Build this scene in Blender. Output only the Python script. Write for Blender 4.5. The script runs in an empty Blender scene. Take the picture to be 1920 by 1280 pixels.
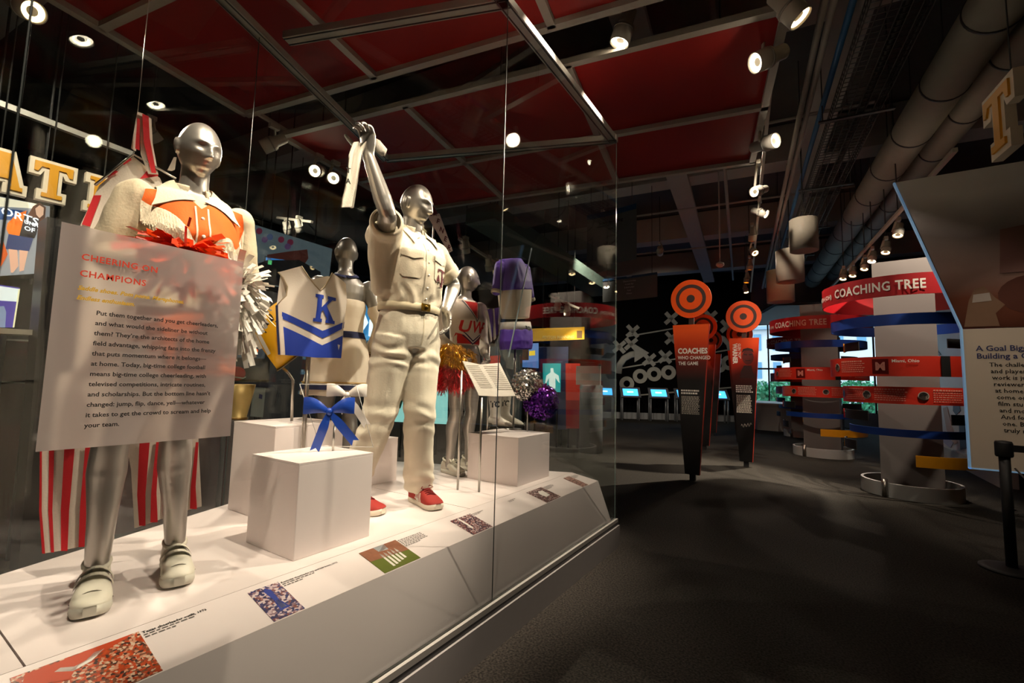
import bpy, bmesh, math, random
import numpy as np
from mathutils import Vector, Matrix, noise
from mathutils.bvhtree import BVHTree

random.seed(7)
SC = bpy.context.scene
COL = SC.collection

# ---------------------------------------------------------------- camera
F_PX = 853.0
EYE = 1.30
def _axes(roll=1.4, hy=715.0, vpx=1515.0):
    t = math.tan(math.radians(roll))
    d = np.array([vpx - 960, hy + t * (vpx - 960) - 640, F_PX]); d /= np.linalg.norm(d)
    h = np.array([-960.0, hy - t * 960 - 640, F_PX])
    up = np.cross(d, h); up /= np.linalg.norm(up)
    if up[1] > 0: up = -up
    x = np.cross(d, up); x /= np.linalg.norm(x)
    if x[0] < 0: x = -x
    return np.array([x, d, up])
AX = _axes()
cam_d = bpy.data.cameras.new('camera')
cam = bpy.data.objects.new('camera', cam_d); COL.objects.link(cam)
cam_d.sensor_width = 36.0; cam_d.lens = 36.0 * F_PX / 1920.0
cam_d.clip_start = 0.02; cam_d.clip_end = 400
r_, dn_, fw_ = AX[:, 0], AX[:, 1], AX[:, 2]
cam.matrix_world = Matrix(((r_[0], -dn_[0], -fw_[0], 0), (r_[1], -dn_[1], -fw_[1], 0), (r_[2], -dn_[2], -fw_[2], EYE), (0, 0, 0, 1)))
SC.camera = cam

def _ray(px, py): return AX @ np.array([px - 960.0, py - 640.0, F_PX])
def ax_(px, py, x): r = _ray(px, py); t = x / r[0]; return Vector((r[0] * t, r[1] * t, r[2] * t + EYE))
def ay_(px, py, y): r = _ray(px, py); t = y / r[1]; return Vector((r[0] * t, r[1] * t, r[2] * t + EYE))
def az_(px, py, z): r = _ray(px, py); t = (z - EYE) / r[2]; return Vector((r[0] * t, r[1] * t, z))

# ---------------------------------------------------------------- view + world
vs = SC.view_settings
vs.view_transform = 'Standard'; vs.look = 'None'; vs.gamma = 1.0; vs.exposure = 0.8; vs.use_curve_mapping = False
SC.cycles.use_denoising = True; SC.cycles.use_adaptive_sampling = True; SC.cycles.adaptive_threshold = .02
SC.cycles.max_bounces = 10; SC.cycles.transparent_max_bounces = 24; SC.cycles.diffuse_bounces = 3; SC.cycles.glossy_bounces = 4
SC.cycles.sample_clamp_indirect = 4.0
SC.cycles.caustics_reflective = False; SC.cycles.caustics_refractive = False
W = bpy.data.worlds.new('sky'); SC.world = W; W.use_nodes = True
nt = W.node_tree; nt.nodes.clear()
wo = nt.nodes.new('ShaderNodeOutputWorld'); wb = nt.nodes.new('ShaderNodeBackground')
wb.inputs[0].default_value = (0.66, 0.84, 1.0, 1); wb.inputs[1].default_value = 1.6
nt.links.new(wb.outputs[0], wo.inputs[0])

# ---------------------------------------------------------------- helpers
def lin(h):
    h = h.lstrip('#'); c = [int(h[i:i + 2], 16) / 255 for i in (0, 2, 4)]
    return tuple((v / 12.92 if v <= .04045 else ((v + .055) / 1.055) ** 2.4) for v in c)
MATS = {}
def mat(name, col, rough=.5, metal=0.0, var=.06, scale=25.0, bump=0.0, emit=0.0, alpha=None, spec=None, coat=0.0, sheen=0.0, ecol=None, trans=0.0):
    if name in MATS: return MATS[name]
    m = bpy.data.materials.new(name); m.use_nodes = True; t = m.node_tree; b = t.nodes['Principled BSDF']
    c = lin(col) if isinstance(col, str) else tuple(col[:3])
    tc = t.nodes.new('ShaderNodeTexCoord'); nz = t.nodes.new('ShaderNodeTexNoise')
    nz.inputs['Scale'].default_value = scale; nz.inputs['Detail'].default_value = 3
    t.links.new(tc.outputs['Object'], nz.inputs['Vector'])
    mx = t.nodes.new('ShaderNodeMix'); mx.data_type = 'RGBA'
    mx.inputs['A'].default_value = (*[v * (1 - var) for v in c], 1); mx.inputs['B'].default_value = (*[min(1, v * (1 + var)) for v in c], 1)
    t.links.new(nz.outputs['Fac'], mx.inputs['Factor']); t.links.new(mx.outputs['Result'], b.inputs['Base Color'])
    b.inputs['Roughness'].default_value = rough; b.inputs['Metallic'].default_value = metal
    if spec is not None: b.inputs['Specular IOR Level'].default_value = spec
    if coat: b.inputs['Coat Weight'].default_value = coat
    if sheen: b.inputs['Sheen Weight'].default_value = sheen
    if trans: b.inputs['Transmission Weight'].default_value = trans
    if emit:
        if ecol: b.inputs['Emission Color'].default_value = (*lin(ecol), 1)
        else: t.links.new(mx.outputs['Result'], b.inputs['Emission Color'])
        b.inputs['Emission Strength'].default_value = emit
    if alpha is not None: b.inputs['Alpha'].default_value = alpha
    if bump:
        bp = t.nodes.new('ShaderNodeBump'); bp.inputs['Strength'].default_value = bump; bp.inputs['Distance'].default_value = .01
        t.links.new(nz.outputs['Fac'], bp.inputs['Height']); t.links.new(bp.outputs['Normal'], b.inputs['Normal'])
    MATS[name] = m; return m

def glass_mat(name, tint=(1, 1, 1), ior=1.5):
    """clear pane: straight-through view plus Fresnel mirror, the same from both faces"""
    m = bpy.data.materials.new(name); m.use_nodes = True; t = m.node_tree; t.nodes.clear()
    o = t.nodes.new('ShaderNodeOutputMaterial'); mx = t.nodes.new('ShaderNodeMixShader')
    tr = t.nodes.new('ShaderNodeBsdfTransparent'); gl = t.nodes.new('ShaderNodeBsdfGlossy'); fr = t.nodes.new('ShaderNodeFresnel')
    ge = t.nodes.new('ShaderNodeNewGeometry'); mr = t.nodes.new('ShaderNodeMapRange')
    tr.inputs[0].default_value = (*tint, 1); gl.inputs['Roughness'].default_value = 0.0; gl.inputs[0].default_value = (.95, .98, .97, 1)
    mr.inputs['To Min'].default_value = ior; mr.inputs['To Max'].default_value = 1 / ior
    t.links.new(ge.outputs['Backfacing'], mr.inputs['Value']); t.links.new(mr.outputs[0], fr.inputs['IOR'])
    t.links.new(fr.outputs[0], mx.inputs[0]); t.links.new(tr.outputs[0], mx.inputs[1]); t.links.new(gl.outputs[0], mx.inputs[2])
    t.links.new(mx.outputs[0], o.inputs[0]); MATS[name] = m; return m

WORLD = {}     # object name -> world matrix as built
def wmat(o): return WORLD.get(o.name, Matrix.Identity(4))
class MB:
    """collects geometry for one mesh object"""
    def __init__(s): s.v = []; s.f = []; s.m = []; s.sm = []
    def add(s, vs, fs, mi=0, smooth=False):
        b = len(s.v); s.v.extend(tuple(v) for v in vs)
        for f in fs: s.f.append(tuple(b + i for i in f)); s.m.append(mi); s.sm.append(smooth)
        return s
    def box(s, c, d, mi=0, rot=None):
        hx, hy, hz = d[0] / 2, d[1] / 2, d[2] / 2; c = Vector(c)
        vs = [Vector((x, y, z)) for x in (-hx, hx) for y in (-hy, hy) for z in (-hz, hz)]
        if rot is not None: vs = [rot @ v for v in vs]
        return s.add([v + c for v in vs], [(0, 1, 3, 2), (4, 6, 7, 5), (0, 4, 5, 1), (2, 3, 7, 6), (0, 2, 6, 4), (1, 5, 7, 3)], mi)
    def bar(s, a, b, w, h, mi=0, up=(0, 0, 1)):
        a = Vector(a); b = Vector(b); d = (b - a); L = d.length; d.normalize()
        sd = d.cross(Vector(up));
        if sd.length < 1e-5: sd = d.cross(Vector((0, 1, 0)))
        sd.normalize(); u = sd.cross(d)
        return s.box((a + b) / 2, (L, w, h), mi, Matrix((d, sd, u)).transposed())
    def tube(s, pts, r, n=10, mi=0, cap=True, smooth=True, sq=(1, 1), upv=None):
        pts = [Vector(p) for p in pts]; k = len(pts); rs = r if isinstance(r, (list, tuple)) else [r] * k
        vs = []; pu = None
        for i, p in enumerate(pts):
            d = (pts[min(i + 1, k - 1)] - pts[max(i - 1, 0)]); d.normalize()
            if pu is None:
                pu = Vector(upv) if upv else (Vector((0, 0, 1)) if abs(d.z) < .9 else Vector((1, 0, 0)))
            u = pu - d * pu.dot(d); u.normalize(); pu = u; w = d.cross(u)
            rr = rs[i]; ra, rb = rr if isinstance(rr, (tuple, list)) else (rr * sq[0], rr * sq[1])
            for j in range(n):
                a = 2 * math.pi * j / n; vs.append(p + u * (math.cos(a) * ra) + w * (math.sin(a) * rb))
        fs = [(i * n + j, i * n + (j + 1) % n, (i + 1) * n + (j + 1) % n, (i + 1) * n + j) for i in range(k - 1) for j in range(n)]
        s.add(vs, fs, mi, smooth)
        if cap:
            b = len(s.v) - k * n
            s.f.append(tuple(b + j for j in range(n))[::-1]); s.m.append(mi); s.sm.append(False)
            s.f.append(tuple(b + (k - 1) * n + j for j in range(n))); s.m.append(mi); s.sm.append(False)
        return s
    def cyl(s, a, b, r, n=16, mi=0, r2=None): return s.tube([a, b], [r, r if r2 is None else r2], n, mi)
    def lathe(s, prof, c=(0, 0, 0), n=24, mi=0, smooth=True, mtx=None, cap=True):
        c = Vector(c); vs = []
        for (r, z) in prof:
            for j in range(n):
                a = 2 * math.pi * j / n; v = Vector((r * math.cos(a), r * math.sin(a), z))
                vs.append((mtx @ v if mtx else v) + c)
        k = len(prof)
        fs = [(i * n + j, i * n + (j + 1) % n, (i + 1) * n + (j + 1) % n, (i + 1) * n + j) for i in range(k - 1) for j in range(n)]
        b = len(s.v); s.add(vs, fs, mi, smooth)
        if cap:
            s.f.append(tuple(b + j for j in range(n))[::-1]); s.m.append(mi); s.sm.append(False)
            s.f.append(tuple(b + (k - 1) * n + j for j in range(n))); s.m.append(mi); s.sm.append(False)
        return s
    def prism(s, poly, o, u, v, th, mi=0, mside=None):
        """polygon (a,b) on plane o + a*u + b*v, thickness th along u x v"""
        o = Vector(o); u = Vector(u); v = Vector(v); n = u.cross(v); n.normalize(); k = len(poly)
        ar = sum(poly[i][0] * poly[(i + 1) % k][1] - poly[(i + 1) % k][0] * poly[i][1] for i in range(k))
        if ar < 0: poly = poly[::-1]
        a = [o + u * p[0] + v * p[1] for p in poly]; b = [p + n * th for p in a]
        ms = mi if mside is None else mside
        i0 = len(s.v); s.v.extend(tuple(p) for p in a + b)
        s.f.append(tuple(i0 + k - 1 - i for i in range(k))); s.m.append(ms); s.sm.append(False)
        s.f.append(tuple(i0 + k + i for i in range(k))); s.m.append(mi); s.sm.append(False)
        for i in range(k):
            j = (i + 1) % k; s.f.append((i0 + i, i0 + j, i0 + k + j, i0 + k + i)); s.m.append(ms); s.sm.append(False)
        return s
    def grid(s, rows, mi=0, smooth=True, close=False):
        n = len(rows[0]); vs = [p for r in rows for p in r]; fs = []
        for i in range(len(rows) - 1):
            for j in range(n if close else n - 1):
                fs.append((i * n + j, i * n + (j + 1) % n, (i + 1) * n + (j + 1) % n, (i + 1) * n + j))
        return s.add(vs, fs, mi, smooth)
    def ell(s, c, r, n=16, k=10, mi=0, rot=None):
        c = Vector(c); rows = []
        for i in range(k + 1):
            t = math.pi * i / k; row = []
            for j in range(n):
                a = 2 * math.pi * j / n
                v = Vector((r[0] * math.sin(t) * math.cos(a), r[1] * math.sin(t) * math.sin(a), -r[2] * math.cos(t)))
                row.append((rot @ v if rot else v) + c)
            rows.append(row)
        return s.grid(rows, mi, True, True)
    def mesh(s, m, mtx=None, mi=0, smooth=False):
        vs = [(mtx @ v.co) if mtx else v.co.copy() for v in m.vertices]
        return s.add(vs, [tuple(p.vertices) for p in m.polygons], mi, smooth)
    def build(s, name, mats, parent=None, **kw): return link(s.to_mesh(name), name, mats, parent, **kw)
    def to_mesh(s, name='m'):
        me = bpy.data.meshes.new(name); me.from_pydata(s.v, [], s.f); me.polygons.foreach_set('material_index', s.m); me.polygons.foreach_set('use_smooth', s.sm)
        me.update(); return me

def tag(o, label=None, cat=None, group=None, kind=None):
    if label: o['label'] = label
    if cat: o['category'] = cat
    if group: o['group'] = group
    if kind: o['kind'] = kind
    return o
def link(me, name, mats, parent=None, label=None, cat=None, group=None, kind=None, recenter=True, mtx=None):
    if not isinstance(mats, (list, tuple)): mats = [mats]
    me.materials.clear()
    for m in mats: me.materials.append(m)
    me.name = name
    o = bpy.data.objects.new(name, me); COL.objects.link(o)
    if mtx is None:
        mtx = Matrix.Identity(4)
        if recenter and len(me.vertices):
            a = np.empty(len(me.vertices) * 3, dtype=np.float32); me.vertices.foreach_get('co', a); a = a.reshape(-1, 3)
            lo, hi = a.min(0), a.max(0); c = np.array([(lo[0] + hi[0]) / 2, (lo[1] + hi[1]) / 2, lo[2]], dtype=np.float32)
            a -= c; me.vertices.foreach_set('co', a.ravel()); me.update(); mtx = Matrix.Translation([float(q) for q in c])
    WORLD[o.name] = mtx
    if parent is not None:
        o.parent = parent; o.matrix_local = wmat(parent).inverted() @ mtx
    else: o.matrix_world = mtx
    return tag(o, label, cat, group, kind)
def empty(name, loc, label, cat, group=None, rz=0.0):
    o = bpy.data.objects.new(name, None); COL.objects.link(o); o.empty_display_size = .1
    o.matrix_world = WORLD[o.name] = Matrix.Translation(Vector(loc)) @ Matrix.Rotation(rz, 4, 'Z')
    return tag(o, label, cat, group)
def copy_tree(o, mtx=None, label=None, parent=None):
    c = o.copy(); COL.objects.link(c)
    if parent is not None:
        c.parent = parent
    elif mtx is not None: c.matrix_world = mtx; WORLD[c.name] = mtx
    if label: c['label'] = label
    for ch in list(o.children): copy_tree(ch, parent=c)
    return c
def fuse(mb, voxel=.006, it=3, fac=.5, wrinkle=None, name='m'):
    """one continuous skin over overlapping closed shapes"""
    me = mb.to_mesh('tmp'); ob = bpy.data.objects.new('tmp', me); COL.objects.link(ob)
    md = ob.modifiers.new('r', 'REMESH'); md.mode = 'VOXEL'; md.voxel_size = voxel
    if it:
        sm = ob.modifiers.new('s', 'SMOOTH'); sm.iterations = it; sm.factor = fac
    dg = bpy.context.evaluated_depsgraph_get(); dg.update()
    r = bpy.data.meshes.new_from_object(ob.evaluated_get(dg)); bpy.data.objects.remove(ob); bpy.data.meshes.remove(me)
    if wrinkle:
        for v, nn in zip(r.vertices, [n.vector.copy() for n in r.vertex_normals]):
            v.co = v.co + nn * wrinkle(v.co)
    r.polygons.foreach_set('use_smooth', [True] * len(r.polygons)); r.update(); r.name = name; return r
def bvh_of(me): return BVHTree.FromPolygons([v.co.copy() for v in me.vertices], [tuple(p.vertices) for p in me.polygons])

FONTS = {}
def text_me(s, size=.1, bold=0.0, ext=0.0, align='LEFT', space=1.0, word=1.0, shear=0.0, res=2, xs=1.0, line=1.0):
    c = bpy.data.curves.new('t', 'FONT'); c.body = s; c.size = size; c.extrude = ext; c.align_x = align; c.space_character = space; c.space_word = word
    c.shear = shear; c.resolution_u = res; c.offset = bold; c.space_line = line; c.fill_mode = 'FRONT' if ext == 0 else 'BOTH'
    ob = bpy.data.objects.new('t', c); COL.objects.link(ob); dg = bpy.context.evaluated_depsgraph_get(); dg.update()
    me = bpy.data.meshes.new_from_object(ob.evaluated_get(dg)); bpy.data.objects.remove(ob); bpy.data.curves.remove(c)
    if xs != 1.0:
        for v in me.vertices: v.co.x *= xs
    return me
def frame(o, u, v):
    """matrix: local x along u, local y along v, at o"""
    u = Vector(u).normalized(); v = Vector(v).normalized(); n = u.cross(v); m = Matrix.Identity(4)
    for i in range(3): m[i][0] = u[i]; m[i][1] = v[i]; m[i][2] = n[i]; m[i][3] = Vector(o)[i]
    return m
def poly_me(poly, cell=.012):
    """flat polygon in xy cut into small cells so that it can follow a surface"""
    bm = bmesh.new(); vs = [bm.verts.new((p[0], p[1], 0)) for p in poly]; bm.faces.new(vs)
    xs = [p[0] for p in poly]; ys = [p[1] for p in poly]
    for axis, lo, hi in ((0, min(xs), max(xs)), (1, min(ys), max(ys))):
        k = int((hi - lo) / cell)
        for i in range(1, k + 1):
            co = [0, 0, 0]; no = [0, 0, 0]; co[axis] = lo + (hi - lo) * i / (k + 1); no[axis] = 1
            bmesh.ops.bisect_plane(bm, geom=bm.verts[:] + bm.edges[:] + bm.faces[:], plane_co=co, plane_no=no)
    me = bpy.data.meshes.new('p'); bm.to_mesh(me); bm.free(); return me
def drape(me, mtx, bvh, off=.003, mb=None, mi=0, far=1.2):
    """lay a flat mesh onto a surface along its own -z"""
    mb = mb or MB(); d = -(mtx.to_3x3() @ Vector((0, 0, 1))); d.normalize(); vs = []; miss = set()
    for i, v in enumerate(me.vertices):
        p = mtx @ v.co; h = bvh.ray_cast(p, d, far)
        if h[0] is None: miss.add(i)
        vs.append((h[0] - d * off) if h[0] is not None else p)
    keep = [tuple(p.vertices) for p in me.polygons if not miss.intersection(p.vertices)]
    ids = sorted({i for f in keep for i in f}); at_ = {i: k for k, i in enumerate(ids)}
    return mb.add([vs[i] for i in ids], [tuple(at_[i] for i in f) for f in keep], mi, True)
def spot(name, loc, target, watt, col=(1, .86, .68), size=50, blend=.5, rad=.03, parent=None):
    l = bpy.data.lights.new(name, 'SPOT'); l.energy = watt; l.color = col; l.spot_size = math.radians(size); l.spot_blend = blend; l.shadow_soft_size = rad
    o = bpy.data.objects.new(name, l); COL.objects.link(o)
    d = (Vector(target) - Vector(loc)); m = Matrix.Translation(Vector(loc)) @ d.to_track_quat('-Z', 'Y').to_matrix().to_4x4()
    if parent is not None: o.parent = parent; o.matrix_local = wmat(parent).inverted() @ m
    else: o.matrix_world = m
    return o
# ================================================================ materials
def carpet():
    m = bpy.data.materials.new('carpet'); m.use_nodes = True; t = m.node_tree; b = t.nodes['Principled BSDF']
    tc = t.nodes.new('ShaderNodeTexCoord'); n1 = t.nodes.new('ShaderNodeTexNoise'); n1.inputs['Scale'].default_value = 90; n1.inputs['Detail'].default_value = 4
    n2 = t.nodes.new('ShaderNodeTexNoise'); n2.inputs['Scale'].default_value = 3; cr = t.nodes.new('ShaderNodeValToRGB')
    cr.color_ramp.elements[0].position = .35; cr.color_ramp.elements[0].color = (.010, .009, .0075, 1)
    cr.color_ramp.elements[1].position = .7; cr.color_ramp.elements[1].color = (.050, .045, .036, 1)
    t.links.new(tc.outputs['Object'], n1.inputs['Vector']); t.links.new(tc.outputs['Object'], n2.inputs['Vector'])
    t.links.new(n1.outputs['Fac'], cr.inputs[0]); t.links.new(cr.outputs[0], b.inputs['Base Color']); b.inputs['Roughness'].default_value = .95
    b.inputs['Specular IOR Level'].default_value = .15
    bp = t.nodes.new('ShaderNodeBump'); bp.inputs['Strength'].default_value = .5; bp.inputs['Distance'].default_value = .01
    t.links.new(n1.outputs['Fac'], bp.inputs['Height']); t.links.new(bp.outputs[0], b.inputs['Normal']); return m
m_carpet = carpet()
m_dark = mat('dark_wall_paint', '#1c1c1e', .8, var=.15, scale=3)
m_ceil = mat('dark_ceiling_paint', '#57585c', .85, var=.2, scale=2)
m_beam = mat('grey_beam_paint', '#b4b2b0', .7, var=.08, scale=4)
m_duct = mat('galvanised_duct', '#a8a79c', .6, .05, var=.1, scale=6)
m_white = mat('white_laminate', '#eadfdb', .35, var=.015, scale=8)
m_base = mat('grey_plinth', '#8f8d8a', .5, var=.04)
m_base_dark = mat('dark_grey_metal', '#3a3b3c', .45, .3)
m_rail = mat('satin_aluminium', '#aaa9a2', .4, .35, var=.04)
m_black = mat('black_matte', '#0b0b0c', .6)
m_blackg = mat('black_gloss', '#0a0a0b', .2)
m_steel = mat('brushed_steel', '#b4b0a8', .3, 1.0, var=.05)
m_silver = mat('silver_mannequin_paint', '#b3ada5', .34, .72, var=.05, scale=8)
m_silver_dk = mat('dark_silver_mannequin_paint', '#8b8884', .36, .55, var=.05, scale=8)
m_red_panel = mat('red_canopy_board', '#96150d', .6, var=.08, scale=5)
m_orange = mat('signal_orange', '#f4560f', .4)
m_cream = mat('cream_letter', '#e9dfca', .5)
m_gold = mat('gold_letter', '#e5a31c', .45)
m_printw = mat('white_print', '#e9e4da', .6)
m_printk = mat('black_print', '#16140f', .7)
m_glass = glass_mat('clear_glass', (.965, .985, .975))
m_acryl = glass_mat('clear_acrylic', (.99, .99, .99), 1.45)
m_gedge = mat('green_glass_edge', '#7fa99a', .15, var=.1, alpha=.55)
m_track = mat('white_fixture', '#cfcabd', .4)
m_lens = mat('lamp_lens', '#fff3dd', .3, emit=14, ecol='#ffe9c8')
m_lens_dim = mat('lamp_lens_dim', '#fff0d8', .3, emit=5, ecol='#ffd9a0')
m_lens_or = mat('orange_lamp_filter', '#ff8a1e', .3, emit=3, ecol='#ff8210')

# ================================================================ setting
def quadbox(name, lo, hi, m, kind='structure'):
    b = MB(); b.box([(lo[i] + hi[i]) / 2 for i in range(3)], [hi[i] - lo[i] for i in range(3)]); o = b.build(name, m, kind=kind); return o
CZ = 5.7
quadbox('floor', (-13, -4, -.1), (3.4, 22.4, 0), m_carpet)
quadbox('ceiling', (-13, -4, CZ), (3.4, 22.4, CZ + .1), m_ceil)
quadbox('wall_left', (-13.2, -4, 0), (-13, 22.4, CZ), m_dark)
quadbox('wall_rear', (-13, -4.2, 0), (3.4, -4, CZ), m_dark)
quadbox('wall_right', (3.2, -4, 0), (3.4, 22.4, CZ), m_dark)
# black wall with the play diagram, running obliquely
KA = Vector((-8.6, 15.55, 0)); KB = Vector((-1.75, 19.35, 0)); KU = (KB - KA).normalized(); KN = Vector((KU.y, -KU.x, 0))
b = MB(); b.bar(KA - KN * .1 + Vector((0, 0, CZ / 2)), KB - KN * .1 + Vector((0, 0, CZ / 2)), .2, CZ)
wall_play = b.build('wall_far', mat('black_board_paint', '#050506', .9, spec=.1), kind='structure')
b = MB(); b.box((-10.8, 15.5, CZ / 2), (4.5, .2, CZ)); b.build('wall_far_left', m_dark, kind='structure')
# window wall
WY = 19.45
def wbox(name, x0, x1, z0, z1, m): return quadbox(name, (x0, WY, z0), (x1, WY + .25, z1), m)
w0, w1 = -1.95, 2.7
SILL = ay_(1460, 768, WY).z; HEAD = ay_(1440, 607, WY).z
m_wwall = mat('window_wall_paint', '#8f9499', .7)
wbox('wall_window_sill', w0, 3.2, 0, SILL, m_wwall); wbox('wall_window_head', w0, 3.2, HEAD, CZ, m_wwall)
wbox('wall_window_side', w1, 3.2, SILL, HEAD, m_wwall)
m_frame = mat('dark_window_frame', '#20262c', .4, .5)
win = MB(); 
xs = [w0 + .02, ay_(1441, 690, WY).x, .8, 1.9, w1]
zs = [SILL, ay_(1460, 691, WY).z, HEAD]
win_root = None
for i, x in enumerate(xs): win.box((x, WY + .12, (SILL + HEAD) / 2), (.05, .1, HEAD - SILL))
o = win.build('window_1', m_frame, kind='structure')
for z in zs:
    MB().box(((w0 + w1) / 2, WY + .12, z), (w1 - w0, .1, .06)).build('transom', m_frame, o)
for i in range(len(xs) - 1):
    for j in range(2):
        MB().box(((xs[i] + xs[i + 1]) / 2, WY + .12, (zs[j] + zs[j + 1]) / 2), (xs[i + 1] - xs[i] - .05, .012, zs[j + 1] - zs[j] - .06)).build('pane', m_glass, o)
# white sloped soffit before the window
a, c_, d_, e_ = ay_(1395, 607, WY - .1), ay_(1480, 610, WY - .1), ay_(1500, 578, 16.5), ay_(1455, 573, 16.5)
b = MB(); b.add([a, c_, Vector((2.6, WY - .1, c_.z)), Vector((2.6, 16.5, d_.z)), e_], [(0, 1, 2, 3, 4)])
b.add([v + Vector((0, 0, .08)) for v in (a, c_, Vector((2.6, WY - .1, c_.z)), Vector((2.6, 16.5, d_.z)), e_)], [(4, 3, 2, 1, 0)])
b.build('soffit_over_window', mat('soffit_white', '#d7d6d0', .7), kind='structure')
# octagonal bench below the window
bn = empty('window_bench', (-.55, 17.2, 0), 'low white faceted bench below the tall daylight window', 'bench')
pts = [(-1.75, 17.2), (-1.35, 16.1), (-.4, 15.9), (.5, 16.2), (.9, 17.2), (.9, 18.6), (-1.75, 18.6)]
MB().prism(pts, (0, 0, 0), (1, 0, 0), (0, 1, 0), .78).build('body', mat('bench_grey', '#9a9794', .6), bn)
MB().prism([(x * 1.03 + .015, (y - 17.2) * 1.03 + 17.2) for x, y in pts], (0, 0, .78), (1, 0, 0), (0, 1, 0), .05).build('seat_slab', mat('bench_top', '#c4c2bd', .5), bn)
# outside: pale office building, trees
OY = 48.0
bl = empty('office_building', (0, OY, 0), 'pale office building with rows of blue windows beyond the glass', 'building')
m_fac = mat('pale_facade', '#e4e2e2', .8, var=.03); m_opane = mat('blue_office_pane', '#6fa3c4', .25)
x0 = -9
MB().box((3, OY + 2, 7), (26, 4, 26)).build('facade', m_fac, bl)
pm = None
for r in range(6):
    for c in range(14):
        p = Vector((-8.5 + c * 1.55, OY - .02, .3 + r * 2.6))
        b = MB(); b.box(p, (.62, .12, 1.5))
        if pm is None: pm = b.build('pane', m_opane, bl); p0 = p
        else:
            q = pm.copy(); COL.objects.link(q); q.location = pm.location + (p - p0)
for z in (1.6, 6.8):
    MB().box((3, OY - .3, z), (26, .5, .3)).build('ledge', mat('facade_ledge', '#9fb6c6', .6), bl)
def tree(px, py, y, R, label):
    c = ay_(px, py, y); root = empty('leafy_tree', (c.x, c.y, -6), label, 'tree', 'trees beyond the window')
    t = MB(); t.tube([(c.x, c.y, -6), (c.x + .1, c.y, c.z - R * .4), (c.x, c.y, c.z + R * .3)], [.3, .22, .08], 8); t.build('trunk', mat('bark', '#4d3e2f', .9), root)
    rg = random.Random(int(px)); l = MB()
    for k in range(2600):
        u = Vector((rg.gauss(0, 1), rg.gauss(0, 1), rg.gauss(0, 1))).normalized() * R * rg.uniform(.55, 1.05); u.z *= .8
        p = c + u; s = rg.uniform(.1, .22) * R / 2; a = Vector((rg.gauss(0, 1), rg.gauss(0, 1), rg.gauss(0, 1))).normalized() * s; d = a.cross(Vector((rg.gauss(0, 1), rg.gauss(0, 1), rg.gauss(0, 1)))).normalized() * s * .6
        l.add([p - a, p + d, p + a, p - d], [(0, 1, 2, 3)])
    l.build('foliage', mat('leaf_green', '#3f8f66', .6, var=.4, scale=1.5), root, kind='stuff')
tree(1435, 757, 29, 1.5, 'round leafy tree in front of the office building beside the pillar sign')
tree(1487, 752, 34.5, 1.9, 'leafy tree in front of the office building behind the coaching tree bands')
tree(1610, 758, 40, 2.2, 'leafy tree in front of the office building glimpsed between two column displays')
b = MB(); b.box((0, 42, -6.2), (80, 50, .2)); b.build('ground_outside', mat('street_asphalt', '#7d8185', .9), kind='structure')

# ================================================================ display case
GX = -1.339; GT = 3.42; GB = .205; GE = 3.66; SEAM = 1.935
BK0 = Vector((-2.20, -.30, 0)); BK1 = Vector((-3.375, 2.87, 0)); FR1 = Vector((GX, GE, 0)); FR0 = Vector((GX, -1.3, 0)); BKm = Vector((-1.75, -1.3, 0))
case = empty('display_case', (-2.0, 1.4, 0), 'large white floor display case with clear glass walls holding cheerleading outfits', 'display case')
foot = [(FR1.x + .03, FR1.y + .02), (FR0.x + .03, FR0.y), (BKm.x, BKm.y), (BK0.x - .03, BK0.y), (BK1.x - .04, BK1.y + .02)]
MB().prism([(x, y) for x, y in foot], (0, 0, 0), (1, 0, 0), (0, 1, 0), .165).build('plinth', m_base, case)
MB().prism([(x - .012 if i < 2 else x, y) for i, (x, y) in enumerate(foot)], (0, 0, .165), (1, 0, 0), (0, 1, 0), .028).build('plinth_edge', m_base_dark, case)
MB().bar((GX + .014, -1.3, .205), (GX + .014, GE, .205), .016, .026).build('glass_channel', m_rail, case)
MB().bar((GX - .02, -1.3, .2), (GX - .02, GE, .2), .012, .012).build('channel_gasket', m_black, case)
# deck: flat top, sloping reader strip, raked front
ZD, ZF = .558, .506
prof = [(-1.375, .195), (-1.466, ZF), (-1.668, ZD)]
ye = 3.63
def end_x(y): return BK1.x + .05 + (y - BK1.y) * 0
P = [Vector((x, -1.28, z)) for x, z in prof]; Q = [Vector((-1.375, 3.655, .195)), Vector((-1.466, 3.60, ZF)), Vector((-1.668, 3.53, ZD))]
bk = [Vector((BKm.x + .0, -1.28, ZD)), Vector((BK0.x, BK0.y, ZD)), Vector((BK1.x + .03, BK1.y, ZD))]
lowb = [Vector((v.x, v.y, .195)) for v in bk]
d = MB()
d.add([P[0], Q[0], Q[1], P[1]], [(0, 1, 2, 3)])
d.add(lowb + bk, [(0, 1, 4, 3), (1, 2, 5, 4)])
d.add([lowb[2], Q[0], Q[1], Q[2], bk[2]], [(0, 1, 2, 3, 4)])
d.build('raked_front', m_white, case)
d = MB(); d.add([P[1], Q[1], Q[2], P[2]], [(0, 1, 2, 3)]); d.add([v - Vector((0, 0, .012)) for v in (P[1], Q[1], Q[2], P[2])], [(3, 2, 1, 0)]); d.build('reader_strip', m_white, case)
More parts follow.
